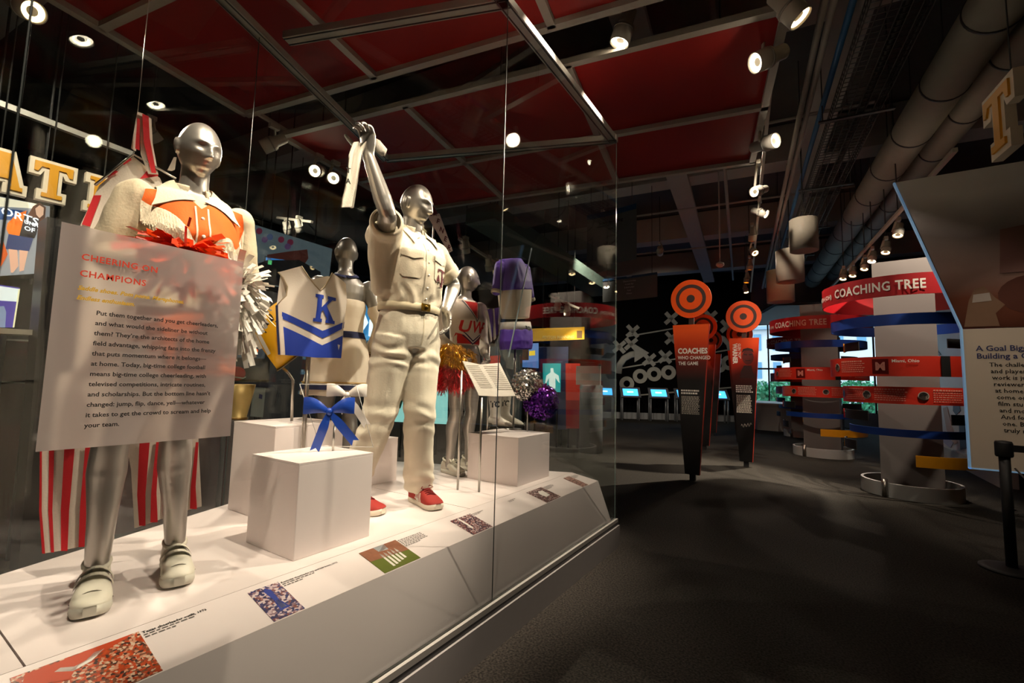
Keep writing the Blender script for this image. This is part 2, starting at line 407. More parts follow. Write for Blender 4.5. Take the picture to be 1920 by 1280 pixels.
# deck boards: three boards with fine joints
ys = [-1.28, .36, 2.16, None]
def back_x(y): return BK0.x + (BK1.x - BK0.x) * (y - BK0.y) / (BK1.y - BK0.y) if y > BK0.y else BKm.x + (BK0.x - BKm.x) * (y - BKm.y) / (BK0.y - BKm.y)
g_ = .0025
for i in range(3):
    y0 = ys[i] + g_
    if i < 2:
        y1 = ys[i + 1] - g_; poly = [(-1.668 - g_, y0), (-1.668 - g_, y1), (back_x(y1), y1)] + ([(BK0.x, BK0.y)] if y0 < BK0.y < y1 else []) + [(back_x(y0), y0)]
    else: poly = [(-1.668 - g_, y0), (-1.668 - g_, 3.53), (BK1.x + .03, BK1.y), (back_x(y0), y0)]
    MB().prism(poly, (0, 0, ZD - .02), (1, 0, 0), (0, 1, 0), .02).build('deck_board', m_white, case)
# glass walls
def pane(a, c, z0, z1, th=.012):
    b = MB(); a = Vector((a[0], a[1], 0)); c = Vector((c[0], c[1], 0)); u = (c - a).normalized(); n = Vector((u.y, -u.x, 0)) * th / 2
    q = [a - n, c - n, c + n, a + n]; vs = [Vector((p.x, p.y, z0)) for p in q] + [Vector((p.x, p.y, z1)) for p in q]
    b.add(vs, [(0, 1, 5, 4), (2, 3, 7, 6)], 0); b.add(vs, [(1, 2, 6, 5), (3, 0, 4, 7), (0, 3, 2, 1), (4, 5, 6, 7)], 1)
    return b.build('glass_pane', [m_glass, m_gedge], case)
pane((GX, -1.3), (GX, .185), GB, GT); pane((GX, .190), (GX, SEAM - .003), GB, GT); pane((GX, SEAM + .003), (GX, GE), GB, GT)
e0 = Vector((GX - .008, GE - .004, 0))
pane((e0.x, e0.y), (BK1.x, BK1.y), .19, GT)
mid = BK0 + (BK1 - BK0) * .52
pane((BK1.x - .002, BK1.y - .02), (mid.x, mid.y), .19, GT); pane((mid.x + .003, mid.y - .008), (BK0.x, BK0.y), .19, GT); 
MB().bar((GX - .007, GE + .005, GB), (GX - .007, GE + .005, GT), .004, .004).build('corner_edge', mat('bright_glass_edge', '#bfe3e0', .1, alpha=.8), case)
# top rails
def rail(a, c, z=GT, w=.075, h=.045, name='top_rail'):
    a = Vector((a[0], a[1], z)); c = Vector((c[0], c[1], z)); b = MB(); b.bar(a, c, w, h); 
    o = b.build(name, m_rail, case)
    u = (c - a).normalized(); n = Vector((u.y, -u.x, 0))
    for s in (-1, 1): MB().bar(a + n * s * w * .33 - Vector((0, 0, h / 2 + .002)), c + n * s * w * .33 - Vector((0, 0, h / 2 + .002)), .006, .006).build('rail_groove', m_base_dark, o)
    return o
rail((GX - .03, -1.3), (GX - .03, GE)); rail((GX, GE - .02), (BK1.x, BK1.y)); rail((BK0.x, BK0.y), (BK1.x, BK1.y))
rail((GX, 1.949), (-2.70, 1.46)); rail((GX, .25), (-2.35, .02)); 

m_gask = mat('dark_seam_gasket', '#3a4240', .4)
for (sx, sy) in ((GX, SEAM), (GX, .1875), (mid.x, mid.y)): MB().box((sx, sy, (GB + GT) / 2), (.005, .003, GT - GB)).build('seam_gasket', m_gask, case)
# ---------------------------------------------------------------- red canopy hung over the case
canopy = empty('ceiling_canopy', (-2.4, 3.0, 3.9), 'suspended canopy of red boards in white frames above the display case', 'canopy')
ZC = 3.9
ca = math.radians(10.4); CU = Vector((math.cos(ca), math.sin(ca), 0)); CV = Vector((-math.sin(ca), math.cos(ca), 0))
CO = az_(1410, 303, ZC)       # far right corner
def cpt(a, b_): return CO - CU * a + CV * b_
def board(a0, a1, b0, b1):
    c = cpt((a0 + a1) / 2, (b0 + b1) / 2); rot = Matrix((CU, CV, Vector((0, 0, 1)))).transposed()
    MB().box(c + Vector((0, 0, .03)), (abs(a1 - a0) - .01, abs(b1 - b0) - .01, .02), 0, rot).build('red_board', m_red_panel, canopy)
def crail(a0, b0, a1, b1, w=.06): MB().bar(cpt(a0, b0), cpt(a1, b1), w, .05).build('frame_rail', mat('white_canopy_frame', '#b9b4aa', .5), canopy)
A1 = 4.75
cols = [0, 1.55, 3.15, A1]
rowsA = [(0, -1.13), (-1.13, -2.33)]; rowsB = [(-2.75, -3.95), (-3.95, -5.4)]
for (b1, b0) in rowsA + rowsB:
    for i in range(3): board(cols[i], cols[i + 1], b0, b1)
for bb in (0, -1.13, -2.33, -2.75, -3.95, -5.4): crail(-.03, bb, A1, bb)
for aa in cols:
    crail(aa, 0, aa, -2.33); crail(aa, -2.75, aa, -5.4)
for aa in (.4, 2.3, 4.2):
    for bb in (-.5, -2.0, -3.2):
        MB().cyl(cpt(aa, bb) + Vector((0, 0, .04)), cpt(aa, bb) + Vector((0, 0, CZ - ZC)), .008, 6).build('hanger_rod', m_base_dark, canopy)
# ================================================================ figures
def loft(mb, rings, n=28, mi=0, cap=True):
    """rings: (center Vector, right Vector*rx, fwd Vector*ry, squareness)"""
    rows = []
    for (c, a, b_, *q) in rings:
        e = q[0] if q else 1.0; row = []
        for j in range(n):
            t = 2 * math.pi * j / n; x, y = math.cos(t), math.sin(t)
            x = math.copysign(abs(x) ** e, x); y = math.copysign(abs(y) ** e, y); row.append(Vector(c) + a * x + b_ * y)
        rows.append(row)
    b0 = len(mb.v); mb.grid(rows, mi, True, True); k = len(rings)
    if cap:
        mb.f.append(tuple(b0 + j for j in range(n))[::-1]); mb.m.append(mi); mb.sm.append(True)
        mb.f.append(tuple(b0 + (k - 1) * n + j for j in range(n))); mb.m.append(mi); mb.sm.append(True)
    return mb
def smooth_chain(pts, rs, sub=4):
    """Catmull-Rom through joints with radii"""
    P = [Vector(p) for p in pts]; out = []; ro = []
    for i in range(len(P) - 1):
        p0 = P[max(i - 1, 0)]; p1 = P[i]; p2 = P[i + 1]; p3 = P[min(i + 2, len(P) - 1)]
        for k in range(sub):
            t = k / sub; out.append(.5 * ((2 * p1) + (p2 - p0) * t + (2 * p0 - 5 * p1 + 4 * p2 - p3) * t * t + (3 * p1 - p0 - 3 * p2 + p3) * t ** 3))
            ra, rb = rs[i], rs[i + 1]
            ro.append(tuple(ra[j] + (rb[j] - ra[j]) * t for j in (0, 1)) if isinstance(ra, tuple) else ra + (rb - ra) * t)
    out.append(P[-1]); ro.append(rs[-1]); return out, ro
def limb(mb, pts, rs, sub=4, n=16, mi=0, upv=None, ends=True):
    p, r = smooth_chain(pts, rs, sub); mb.tube(p, r, n, mi, upv=upv)
    if ends:
        for q, rr in ((p[0], r[0]), (p[-1], r[-1])):
            rr = rr if not isinstance(rr, tuple) else min(rr); mb.ell(q, (rr, rr, rr), 12, 8, mi)
    return mb
def head_grid(mb, M_, s=1.0, female=False, mi=0):
    n, k = 96, 72; rows = []
    for i in range(k + 1):
        t = math.pi * i / k; row = []
        for j in range(n):
            a = 2 * math.pi * j / n; dx, dy, dz = math.sin(t) * math.cos(a), math.sin(t) * math.sin(a), -math.cos(t)
            x, y, z = dx * .098, dy * .076, dz * .119
            lo = max(0, -dz)
            y *= 1 - (.34 if female else .26) * lo ** 1.4
            if x < 0: x *= 1 + .10 * max(0, dz) - .42 * lo
            if dz > 0 and x > 0: x *= 1 - .10 * dz
            if x > 0:
                f = min(1, dx * 1.6); ay = abs(y)
                g = lambda v, c, w: math.exp(-((v - c) / w) ** 2)
                nose = 0 if z > .02 else (.006 + .020 * min(1, max(0, (.012 - z) / .05))) * (1 if z > -.042 else math.exp(-((z + .042) / .006) ** 2))
                d = nose * g(y, 0, .011 + .004 * (z < -.03)) + .004 * g(ay, .012, .006) * g(z, -.040, .008)
                d += .0075 * g(z, .020, .009) * g(ay, .028, .026) - .0135 * g(ay, .031, .017) * g(z, -.001, .0125) + .0055 * g(ay, .031, .011) * g(z, -.001, .008)
                d += .0065 * g(y, 0, .020) * (g(z, -.060, .0055) + g(z, -.0745, .0065)) - .005 * g(y, 0, .026) * g(z, -.0672, .0028)
                d += .009 * g(y, 0, .024) * g(z, -.103, .014) - .004 * g(y, 0, .03) * g(z, -.088, .007) + .0045 * g(ay, .046, .018) * g(z, -.026, .018) - .004 * g(ay, .04, .014) * g(z, -.06, .02)
                x += d * f; 
            row.append(M_ @ (Vector((x, y, z)) * s))
        rows.append(row)
    mb.grid(rows, mi, True, True)
    for sd in (-1, 1):
        rot = Matrix.Rotation(sd * .35, 3, 'Z')
        mb.ell(M_ @ (Vector((-.008, sd * .077, -.008)) * s), (.019 * s, .008 * s, .033 * s), 12, 8, mi, M_.to_3x3() @ rot)
        mb.ell(M_ @ (Vector((-.013, sd * .082, .002)) * s), (.016 * s, .006 * s, .026 * s), 12, 8, mi, M_.to_3x3() @ rot)
def hand(mb, w, d, nrm, s=1.0, curl=(.5, .6, .5), thumb_side=1, mi=0, thumb_in=.3):
    """w wrist, d pointing to the knuckles, nrm out of the palm"""
    w = Vector(w); d = Vector(d).normalized(); nrm = Vector(nrm); nrm = (nrm - d * nrm.dot(d)).normalized(); sd = d.cross(nrm) * thumb_side
    rings = [(w - d * .02 * s, sd * .026 * s, nrm * .020 * s), (w + d * .01 * s, sd * .029 * s, nrm * .018 * s), (w + d * .045 * s, sd * .038 * s, nrm * .017 * s), (w + d * .08 * s, sd * .041 * s, nrm * .014 * s), (w + d * .095 * s, sd * .038 * s, nrm * .011 * s)]
    loft(mb, rings, 16, mi)
    for o, L, r in ((.032, .070, .0082), (.0115, .080, .0086), (-.010, .075, .0084), (-.030, .058, .0076)):
        p = w + d * (.088 - abs(o) * .15) * s + sd * o * s; dr = (d + sd * o * 2.2).normalized(); pts = [p - dr * .015 * s, p]; rs = [r * s, r * s]
        for q, fr in zip(curl, (.45, .30, .25)):
            ca_, sa_ = math.cos(q), math.sin(q); ax = dr.cross(nrm).normalized(); dr = Matrix.Rotation(q, 3, ax) @ dr; nn = nrm
            p = p + dr * L * fr * s; pts.append(p); rs.append(r * s * (1 - .28 * (len(pts) - 2) / 3))
        limb(mb, pts, rs, 3, 10, mi)
    p = w + d * .022 * s + sd * .026 * s; dr = (d * .62 + sd * .75 + nrm * thumb_in).normalized(); pts = [p, p + dr * .04 * s]; dr2 = (dr + d * .5 + nrm * .25).normalized(); pts += [pts[-1] + dr2 * .03 * s, pts[-1] + dr2 * .052 * s]
    limb(mb, pts, [.012 * s, .0105 * s, .0095 * s, .0075 * s], 3, 10, mi)

TORSO_M = [(.80, 0, .05, .07), (.86, 0, .10, .155), (.94, -.005, .118, .172), (1.02, 0, .112, .16), (1.10, 0, .104, .146), (1.20, .004, .113, .154), (1.30, .010, .125, .172), (1.38, .008, .122, .184), (1.45, -.006, .098, .180), (1.50, -.015, .074, .125), (1.54, -.015, .058, .075)]
TORSO_F = [(.80, 0, .05, .07), (.86, 0, .10, .16), (.93, -.01, .118, .176), (1.01, 0, .104, .158), (1.09, 0, .086, .122), (1.16, .002, .092, .124), (1.25, .016, .108, .140), (1.31, .026, .118, .150), (1.38, .006, .104, .150), (1.44, -.006, .084, .150), (1.49, -.015, .064, .100), (1.53, -.015, .05, .06)]
class Fig:
    """skeleton in world space; forward and left are horizontal unit vectors"""
    def __init__(s, base, th, height, female=False):
        s.base = Vector(base); s.k = height / 1.80; s.f = Vector((math.cos(th), math.sin(th), 0)); s.l = Vector((-math.sin(th), math.cos(th), 0)); s.female = female; s.th = th
        s.body = MB(); s.sw = .165 if female else .195
    def at(s, fwd, left, up): return s.base + s.f * fwd * s.k + s.l * left * s.k + Vector((0, 0, up * s.k))
    def rings(s, tab, grow=0.0, z0=None, z1=None, e=1.0, f2=None):
        out = []
        for (z, xo, rx, ry) in tab:
            if (z0 is not None and z < z0 - 1e-6) or (z1 is not None and z > z1 + 1e-6): continue
            g = grow(z) if callable(grow) else grow
            out.append((s.at(xo, 0, z), s.l * (ry + g) * s.k, s.f * (rx + g) * s.k, e))
        return out
    def torso(s, z0=None): loft(s.body, s.rings(TORSO_F if s.female else TORSO_M, 0, z0)); return s
    def neck_head(s, yaw=0, pitch=0, lean=(0, 0)):
        nb = s.at(-.015, 0, 1.49); hc = s.at(.022 + lean[0], lean[1], 1.682)
        limb(s.body, [nb, nb.lerp(hc, .35), hc - Vector((0, 0, .05 * s.k)) - s.f * .02 * s.k], [.062 * s.k, (.05 if s.female else .058) * s.k, (.05 if s.female else .056) * s.k], 4, 18)
        M_ = Matrix.Translation(hc) @ Matrix.Rotation(s.th + yaw, 4, 'Z') @ Matrix.Rotation(pitch, 4, 'Y'); head_grid(s.body, M_, s.k * (.97 if s.female else 1.0), s.female); s.head_c = hc; return s
    def leg(s, hip, knee, ank, slim=1.0):
        hip, knee, ank = Vector(hip), Vector(knee), Vector(ank); k = s.k * slim
        m1 = hip.lerp(knee, .35) + s.f * .012 * k; m2 = knee.lerp(ank, .3) - s.f * .022 * k; m3 = knee.lerp(ank, .62) - s.f * .008 * k
        limb(s.body, [hip, m1, hip.lerp(knee, .75), knee, m2, m3, ank], [.09 * k, .084 * k, .064 * k, .052 * k, .057 * k, .043 * k, .034 * k], 5, 20); return s
    def arm(s, sh, el, wr, slim=1.0):
        sh, el, wr = Vector(sh), Vector(el), Vector(wr); k = s.k * slim
        s.body.ell(sh, (.062 * k, .062 * k, .062 * k))
        limb(s.body, [sh, sh.lerp(el, .35), sh.lerp(el, .75), el, el.lerp(wr, .28), el.lerp(wr, .7), wr], [.058 * k, .052 * k, .044 * k, .039 * k, .042 * k, .033 * k, .026 * k], 4, 16); return s
    def foot(s, ank, fwd, L=.25):
        a = Vector(ank); f = Vector(fwd).normalized(); l = Vector((-f.y, f.x, 0)); k = s.k; g = Vector((a.x, a.y, s.base.z))
        loft(s.body, [(g - f * .06 * k + Vector((0, 0, .03)), l * .03 * k, Vector((0, 0, .028))), (g + Vector((0, 0, .045)), l * .036 * k, Vector((0, 0, .044))), (g + f * .08 * k + Vector((0, 0, .035)), l * .042 * k, Vector((0, 0, .033))), (g + f * .15 * k + Vector((0, 0, .022)), l * .045 * k, Vector((0, 0, .02))), (g + f * .19 * k + Vector((0, 0, .016)), l * .03 * k, Vector((0, 0, .014)))], 16)
        limb(s.body, [a, g + Vector((0, 0, .05))], [.034 * k, .036 * k]); return s
    def skin(s, root, m, voxel=.0055, name='body'):
        return link(fuse(s.body, voxel, 2, .5), name, m, root)

def wrk(amp, sc, stretch=(1, 1, 1), seed=0.0):
    def f(co):
        p = Vector((co.x * sc * stretch[0] + seed, co.y * sc * stretch[1], co.z * sc * stretch[2]))
        return amp * (noise.noise(p) + .5 * noise.noise(p * 2.1 + Vector((3, 1, 7)))) - amp * .3 * abs(noise.noise(p * 1.3 + Vector((9, 4, 2))))
    return f
def cuff(mb, p, d, r, L, th=.006, n=24):
    """folded fabric ring around direction d"""
    d = Vector(d).normalized(); p = Vector(p); prof = [(r * .86, -L * .3), (r, -L * .3), (r + th, 0), (r + th, L * .7), (r, L), (r * .86, L)]
    q = d.to_track_quat('Z', 'Y').to_matrix(); mb.lathe(prof, p, n, mtx=q, cap=False)
def shoe(name, parent, toe, fwd, L, mats, style, z=.558):
    """sneaker with its toe tip over point toe; mats: upper, sole, trim"""
    f = Vector((fwd[0], fwd[1], 0)).normalized(); l = Vector((-f.y, f.x, 0)); U = Vector((0, 0, 1)); toe = Vector((toe[0], toe[1], z)); heel = toe - f * L
    st = lambda t: heel + f * L * t
    W_ = L * .185
    wid = lambda t: W_ * (.70 + .15 * t if t < .35 else (.7525 + .27 * math.sin((t - .35) / .65 * math.pi * .62)) if t < .93 else .95 * math.sqrt(max(.05, 1 - ((t - .85) / .16) ** 2)))
    T = [0, .03, .1, .2, .32, .45, .58, .7, .8, .88, .94, .98, 1.0]
    wd = [W_ * v for v in (.40, .66, .74, .74, .72, .76, .86, .95, .98, .92, .78, .58, .30)]
    so = MB(); sh_ = .030
    rows = []
    for t, w in zip(T, wd):
        c = st(t); lift = .010 * max(0, (t - .75) / .25) ** 2
        rows.append([c + l * w * x + U * (y + lift) for x, y in ((-.93, .0), (-1.04, .012), (-1.0, sh_), (0, sh_), (1.0, sh_), (1.04, .012), (.93, .0), (0, 0))])
    so.grid(rows, 0, True, True); so.f.append(tuple(range(8))); so.m.append(0); so.sm.append(False); b_ = len(so.v) - 8; so.f.append(tuple(b_ + i for i in range(8))[::-1]); so.m.append(0); so.sm.append(False)
    so.build('sole', mats[1], parent)
    hgt = [.075, .105, .112, .105, .098, .098, .090, .076, .062, .052, .044, .038, .033] if L > .2 else None
    if style == 'low': hgt = [.070, .092, .096, .088, .084, .088, .082, .070, .060, .052, .044, .038, .033]
    up = MB(); rows = []
    for t, w, h in zip(T, wd, hgt):
        c = st(t); lift = .010 * max(0, (t - .75) / .25) ** 2; open_ = .06 < t < .5
        hh = h
        prof = [(-.98, sh_ - .004), (-1.0, sh_ + (hh - sh_) * .35), (-.88, sh_ + (hh - sh_) * .72), (-.62, sh_ + (hh - sh_) * .94), (-.3, hh), (0, hh * 1.02), (.3, hh), (.62, sh_ + (hh - sh_) * .94), (.88, sh_ + (hh - sh_) * .72), (1.0, sh_ + (hh - sh_) * .35), (.98, sh_ - .004)]
        rows.append([c + l * w * x + U * (y + lift) for x, y in prof])
    up.grid(rows, 0, True); n0 = len(up.v) - 11; up.f.append(tuple(n0 + i for i in range(11))); up.m.append(0); up.sm.append(True); up.f.append(tuple(len(up.v) - 11 * len(T) + i for i in range(11))[::-1]); up.m.append(0); up.sm.append(True)
    u = up.build('upper', mats[0], parent)
    upm = up.to_mesh(); bv = bvh_of(upm)
    # collar
    cc = MB(); pts = []
    for j in range(17):
        a = 2 * math.pi * j / 16; pts.append(st(.22 + .17 * math.cos(a)) + l * W_ * .62 * math.sin(a) + U * (.100 + .012 * math.cos(a + math.pi)))
    cc.tube(pts, .009, 8, cap=False); cc.build('padded_collar', mats[0], u)
    if style == 'velcro':
        for t in (.47, .60):
            s_ = MB(); rows = []
            for a in np.linspace(-1.25, 1.25, 13):
                h0 = .098 if t < .5 else .088
                rows.append([st(t + dt) + l * W_ * .99 * math.sin(a) + U * (sh_ + .01 + (h0 - sh_) * (math.cos(a) * .98) + .002) for dt in (-.045, .045)])
            s_.grid(rows, 0, True); me = s_.to_mesh(); s2 = MB(); vs = [Vector(v.co) for v in me.vertices]; s2.mesh(me); s2.add([v - U * .004 for v in vs], [tuple(p.vertices)[::-1] for p in me.polygons]); s2.build('strap', mats[0], u)
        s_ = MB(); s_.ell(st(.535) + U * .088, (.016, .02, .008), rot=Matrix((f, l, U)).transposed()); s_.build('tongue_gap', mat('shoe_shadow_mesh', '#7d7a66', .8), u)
        s_ = MB(); s_.tube([st(.80) + l * W_ * x + U * (.066 - .03 * x * x) for x in np.linspace(-1, 1, 11)], .0016, 6); s_.build('toe_seam', mats[2], u)
    if style in ('stripes', 'low', 'laces'):
        if style == 'stripes':
            for sd in (-1, 1):
                for i in range(3):
                    t0 = .40 + i * .085; pl = [(t0 * L, .032), ((t0 + .045) * L, .032), ((t0 - .02) * L, .078), ((t0 - .065) * L, .078)]
                    dr = MB(); me = poly_me(pl, .01); M_ = frame(heel + l * sd * W_ * 2.0 + U * 0, f * 1, U) if sd < 0 else frame(heel + l * sd * W_ * 2.0, -f, U)
                    if sd > 0:
                        for v in me.vertices: v.co.x *= -1
                    for v in me.vertices: pass
                    drape(me, M_, bv, .0018, dr, 0, .3)
                    dr.build('stripe', mats[2], u)
        tg = MB(); tg.prism([(-.02, 0), (.02, 0), (.024, .05), (-.024, .05)], st(.50) + U * .088, l, (U * .75 - f * .65).normalized(), .006); tg.build('tongue', mats[0], u)
        for i in range(5):
            t = .50 + i * .052; h0 = np.interp(t, T, hgt) + .004
            lc = MB(); lc.tube([st(t + .02 * x) + l * W_ * .5 * x + U * (h0 + .004 - .012 * x * x) for x in np.linspace(-1, 1, 7)], .0035, 6); lc.build('lace', mats[3] if len(mats) > 3 else mats[2], u)
        bw = MB()
        for sd in (-1, 1):
            bw.tube([st(.5) + U * .102, st(.52) + l * sd * .025 + U * .115, st(.56) + l * sd * .04 + U * .105, st(.54) + l * sd * .02 + U * .098, st(.5) + U * .1], .003, 6)
        bw.build('lace_bow', mats[3] if len(mats) > 3 else mats[2], u)
    return u
# ---------------------------------------------------------------- cloth materials
m_creamc = mat('cream_twill', '#e6d9bd', .85, var=.05, scale=140, bump=.15, sheen=.2)
m_orangec = mat('orange_felt', '#e4630a', .8, var=.06, scale=160, bump=.1)
m_khaki = mat('pale_khaki_cotton', '#d8cbb2', .85, var=.05, scale=120, bump=.12, sheen=.15)
m_khaki2 = mat('ivory_trouser_cotton', '#dfd5be', .85, var=.04, scale=120, bump=.1, sheen=.15)
m_belt = mat('beige_web_belt', '#cdbf9f', .8, var=.08, scale=300)
m_brass = mat('brass_buckle', '#b58e36', .3, 1.0)
m_maroon = mat('maroon_thread', '#5c1420', .8)
m_button = mat('pearl_button', '#efe8dc', .3)
m_whshoe = mat('white_shoe_leather', '#dad5c3', .5, var=.04); m_whsole = mat('off_white_sole', '#c9c5b6', .6); m_seam = mat('grey_seam', '#8f8b7d', .8); m_nsole = mat('navy_outsole', '#2b3157', .6)
m_rdshoe = mat('brick_red_suede', '#a02a22', .75, var=.1, scale=60); m_rdlace = mat('red_laces', '#7e1c1a', .8); m_wstripe = mat('white_leather_stripe', '#ece5d6', .5)

def flap_pair(root, fig, pts_in, pts_out, m, th=.005, name='collar_flap', bv=None):
    for s_ in (-1, 1):
        q = lambda t: [fig.at(a, s_ * b, c) for a, b, c in t]
        def curve(t):
            p, _ = smooth_chain(q(t), [0] * len(t), 5); return p
        a, c = curve(pts_in), curve(pts_out); rows = [[p.lerp(r, u) + Vector((0, 0, .010 * math.sin(u * math.pi))) for p, r in zip(a, c)] for u in (0, .25, .5, .75, 1)]
        if bv:
            def lift(p):
                l_, n_, _, _ = bv.find_nearest(p)
                return p if (p - l_).dot(n_) > .009 else l_ + n_ * .0095
            rows = [[lift(p) for p in r] for r in rows]
        b = MB(); b.grid(rows); b.grid([[p - fig.f * th * .5 - Vector((0, 0, th * .6)) for p in r] for r in rows][::-1]); b.build(name, m, root)

# ================================================================ mannequin in the fringed orange blouse
FL = Fig((-1.985, .755, ZD), math.radians(-6), 1.715, True)
manL = empty('mannequin', FL.base, 'silver mannequin in cream fringed blouse with orange yoke and white strap shoes', 'mannequin')
FL.torso(); FL.neck_head(math.radians(9), math.radians(6))
aR, aL = az_(184, 1046, .655), az_(323, 1004, .655)
tR, tL = az_(166, 1163, ZD), az_(335, 1104, ZD); fR = Vector((tR.x - aR.x, tR.y - aR.y, 0)); fL_ = Vector((tL.x - aL.x, tL.y - aL.y, 0))
aR = Vector((tR.x, tR.y, .66)) - fR.normalized() * .205; aL = Vector((tL.x, tL.y, .66)) - fL_.normalized() * .205
FL.leg(FL.at(0, -.085, .92), ax_(212, 815, -1.98), aR); FL.leg(FL.at(0, .085, .92), ax_(332, 812, -1.98), aL)
shR, shL = FL.at(-.01, -.175, 1.435), FL.at(-.01, .175, 1.435)
elR, wrR = ax_(190, 490, -2.02), ax_(310, 500, -1.74)
elL, wrL = ax_(462, 540, -2.0), ax_(440, 545, -1.74)
FL.arm(shR, elR, wrR); FL.arm(shL, elL, wrL)
hand(FL.body, wrR, (wrR - elR), (.2, .9, -.2), .92, (.9, .9, .6), 1); hand(FL.body, wrL, (wrL - elL), (.2, -.9, -.2), .92, (.9, .9, .6), -1)
FL.foot(aR, fR); FL.foot(aL, fL_)
FL.skin(manL, m_silver, .0048)
sr = shoe('shoe', manL, tR, fR, .275, [m_whshoe, m_whsole, m_seam], 'velcro'); sl = shoe('shoe', manL, tL, fL_, .275, [m_whshoe, m_whsole, m_seam], 'velcro')
# skirt
b = MB(); loft(b, [(FL.at(0, 0, z), FL.l * ry * FL.k, FL.f * rx * FL.k) for z, rx, ry in ((.78, .150, .192), (.80, .150, .192), (.88, .142, .190), (.95, .134, .186), (1.04, .112, .160))]); link(fuse(b, .008, 3, .5, wrk(.006, 12, (1, 1, .3), 6)), 'skirt', m_orangec, manL)
# blouse
b = MB(); loft(b, FL.rings(TORSO_F, lambda z: .02 if z > 1.2 else .028, 1.01, 1.49))
for s_, e_, w_ in ((shR, elR, wrR), (shL, elL, wrL)):
    b.ell(s_, (.066, .066, .066)); limb(b, [s_, s_.lerp(e_, .5), e_, e_.lerp(w_, .75)], [.066, .058, .052, .046], 5, 18)
bl_me = fuse(b, .007, 4, .5, wrk(.007, 13, (1, 1, .6), 2.0)); bvL = bvh_of(bl_me)
link(bl_me.copy(), 'blouse', mat('sheer_beige_cotton', '#d6c6a8', .85, var=.05, scale=120, bump=.15), manL)
fm = frame(FL.at(.45, 0, 0), FL.l, (0, 0, 1)); kk = FL.k
yb = [(-.175, 1.405), (-.14, 1.39), (-.10, 1.372), (-.06, 1.325), (-.03, 1.275), (0, 1.255), (.03, 1.26), (.06, 1.30), (.095, 1.315), (.13, 1.285), (.16, 1.32), (.178, 1.39)]
yt = [(.165, 1.46), (.12, 1.478), (.07, 1.485), (.03, 1.45), (0, 1.42), (-.03, 1.45), (-.07, 1.485), (-.12, 1.478), (-.165, 1.46)]
sc_ = lambda P: [(x * kk, z * kk) for x, z in P]
def cat_poly(P, n=5):
    p, _ = smooth_chain([(x, z, 0) for x, z in P], [0] * len(P), n); return [(q.x, q.y) for q in p]
low = cat_poly(yb)
b = MB(); drape(poly_me(sc_(low + yt), .014), fm, bvL, .0045, b); b.build('orange_yoke', m_orangec, manL)
# cream band under the yoke, then the hanging fringe
fr = MB(); rg = random.Random(3)
for i in range(len(low) * 7):
    t = i / (len(low) * 7) * (len(low) - 1); j = int(t); u = t - j; x = low[j][0] + (low[j + 1][0] - low[j][0]) * u; z = low[j][1] + (low[j + 1][1] - low[j][1]) * u
    L = .085 + .02 * math.sin(x * 40) + rg.uniform(-.012, .012); w = .0015
    pts = []
    for q in range(5):
        zz = z + .006 - L * q / 4; p = fm @ Vector((x * kk, zz * kk, 0)); h = bvL.ray_cast(p, -FL.f, .6)
        pts.append((h[0] if h[0] else p - FL.f * .3) + FL.f * (.006 + rg.uniform(0, .004) + .004 * q))
    for q in range(4):
        fr.add([pts[q] - FL.l * w, pts[q] + FL.l * w, pts[q + 1] + FL.l * w, pts[q + 1] - FL.l * w], [(0, 1, 2, 3)])
fr.build('fringe', m_creamc, manL, kind='stuff')
b = MB(); drape(poly_me(sc_([(-.021, 1.42), (.021, 1.42), (.021, 1.08), (-.021, 1.08)]), .02), fm, bvL, .008, b); pk = b.build('placket', m_orangec, manL)
for s_ in (-1, 1):
    b = MB(); drape(poly_me(sc_([(s_ * .021 - .003, 1.425), (s_ * .021 + .003, 1.425), (s_ * .021 + .003, 1.08), (s_ * .021 - .003, 1.08)]), .02), fm, bvL, .0095, b); b.build('piping', m_creamc, pk)
for z in (1.375, 1.30, 1.215, 1.13):
    h = bvL.ray_cast(fm @ Vector((0, z * kk, 0)), -FL.f, .6)
    if h[0]: MB().ell(h[0] + FL.f * .009, (.003, .0065, .0065)).build('button', m_button, pk)
flap_pair(manL, FL, [(-.06, .02, 1.555), (-.012, .066, 1.548), (.045, .042, 1.485), (.075, .012, 1.435)], [(-.10, .02, 1.50), (-.03, .118, 1.492), (.05, .130, 1.452), (.09, .150, 1.395)], m_creamc, bv=bvL)
b = MB(); b.tube([FL.at(-.012 + .064 * math.cos(a), .062 * math.sin(a), 1.515 - .02 * math.cos(a)) for a in np.linspace(0.5, 2 * math.pi - .5, 20)], [(.022, .003)] * 20, 8, upv=(0, 0, 1)); b.build('collar_stand', m_creamc, manL)

# ================================================================ mannequin raising a towel
FA = Fig((-1.985, 1.92, ZD), math.radians(-8), 1.915)
manA = empty('mannequin', FA.base, 'silver male mannequin in ivory shirt and trousers raising one arm', 'mannequin')
FA.torso(); FA.neck_head(math.radians(20), math.radians(9))
sR, sL = FA.at(-.005, -.175, 1.455), FA.at(-.02, .185, 1.435)
eR = ax_(727, 402, -1.80); hR = ax_(691, 292, -1.87)
eL = ax_(851, 536, -1.98); hL = ax_(836, 582, -1.86)
FA.arm(sR, eR, hR, 1.05); FA.arm(sL, eL, hL, 1.05)
hand(FA.body, hR, (-.02, -.10, 1), (.25, -1, 0), 1.2, (.45, .85, .7), -1, 0, .6); hand(FA.body, hL, (.25, -.1, -1), (-.3, -1, 0), 1.1, (.35, .45, .35), -1)
tAL, tAR = az_(822, 958, ZD), az_(719, 966, ZD)
aAL, aAR = az_(775, 900, .66), az_(690, 905, .66)
hl_ = az_(762, 932, ZD); gL = Vector((tAL.x - hl_.x, tAL.y - hl_.y, 0)); gR = Vector((.97, .24, 0))
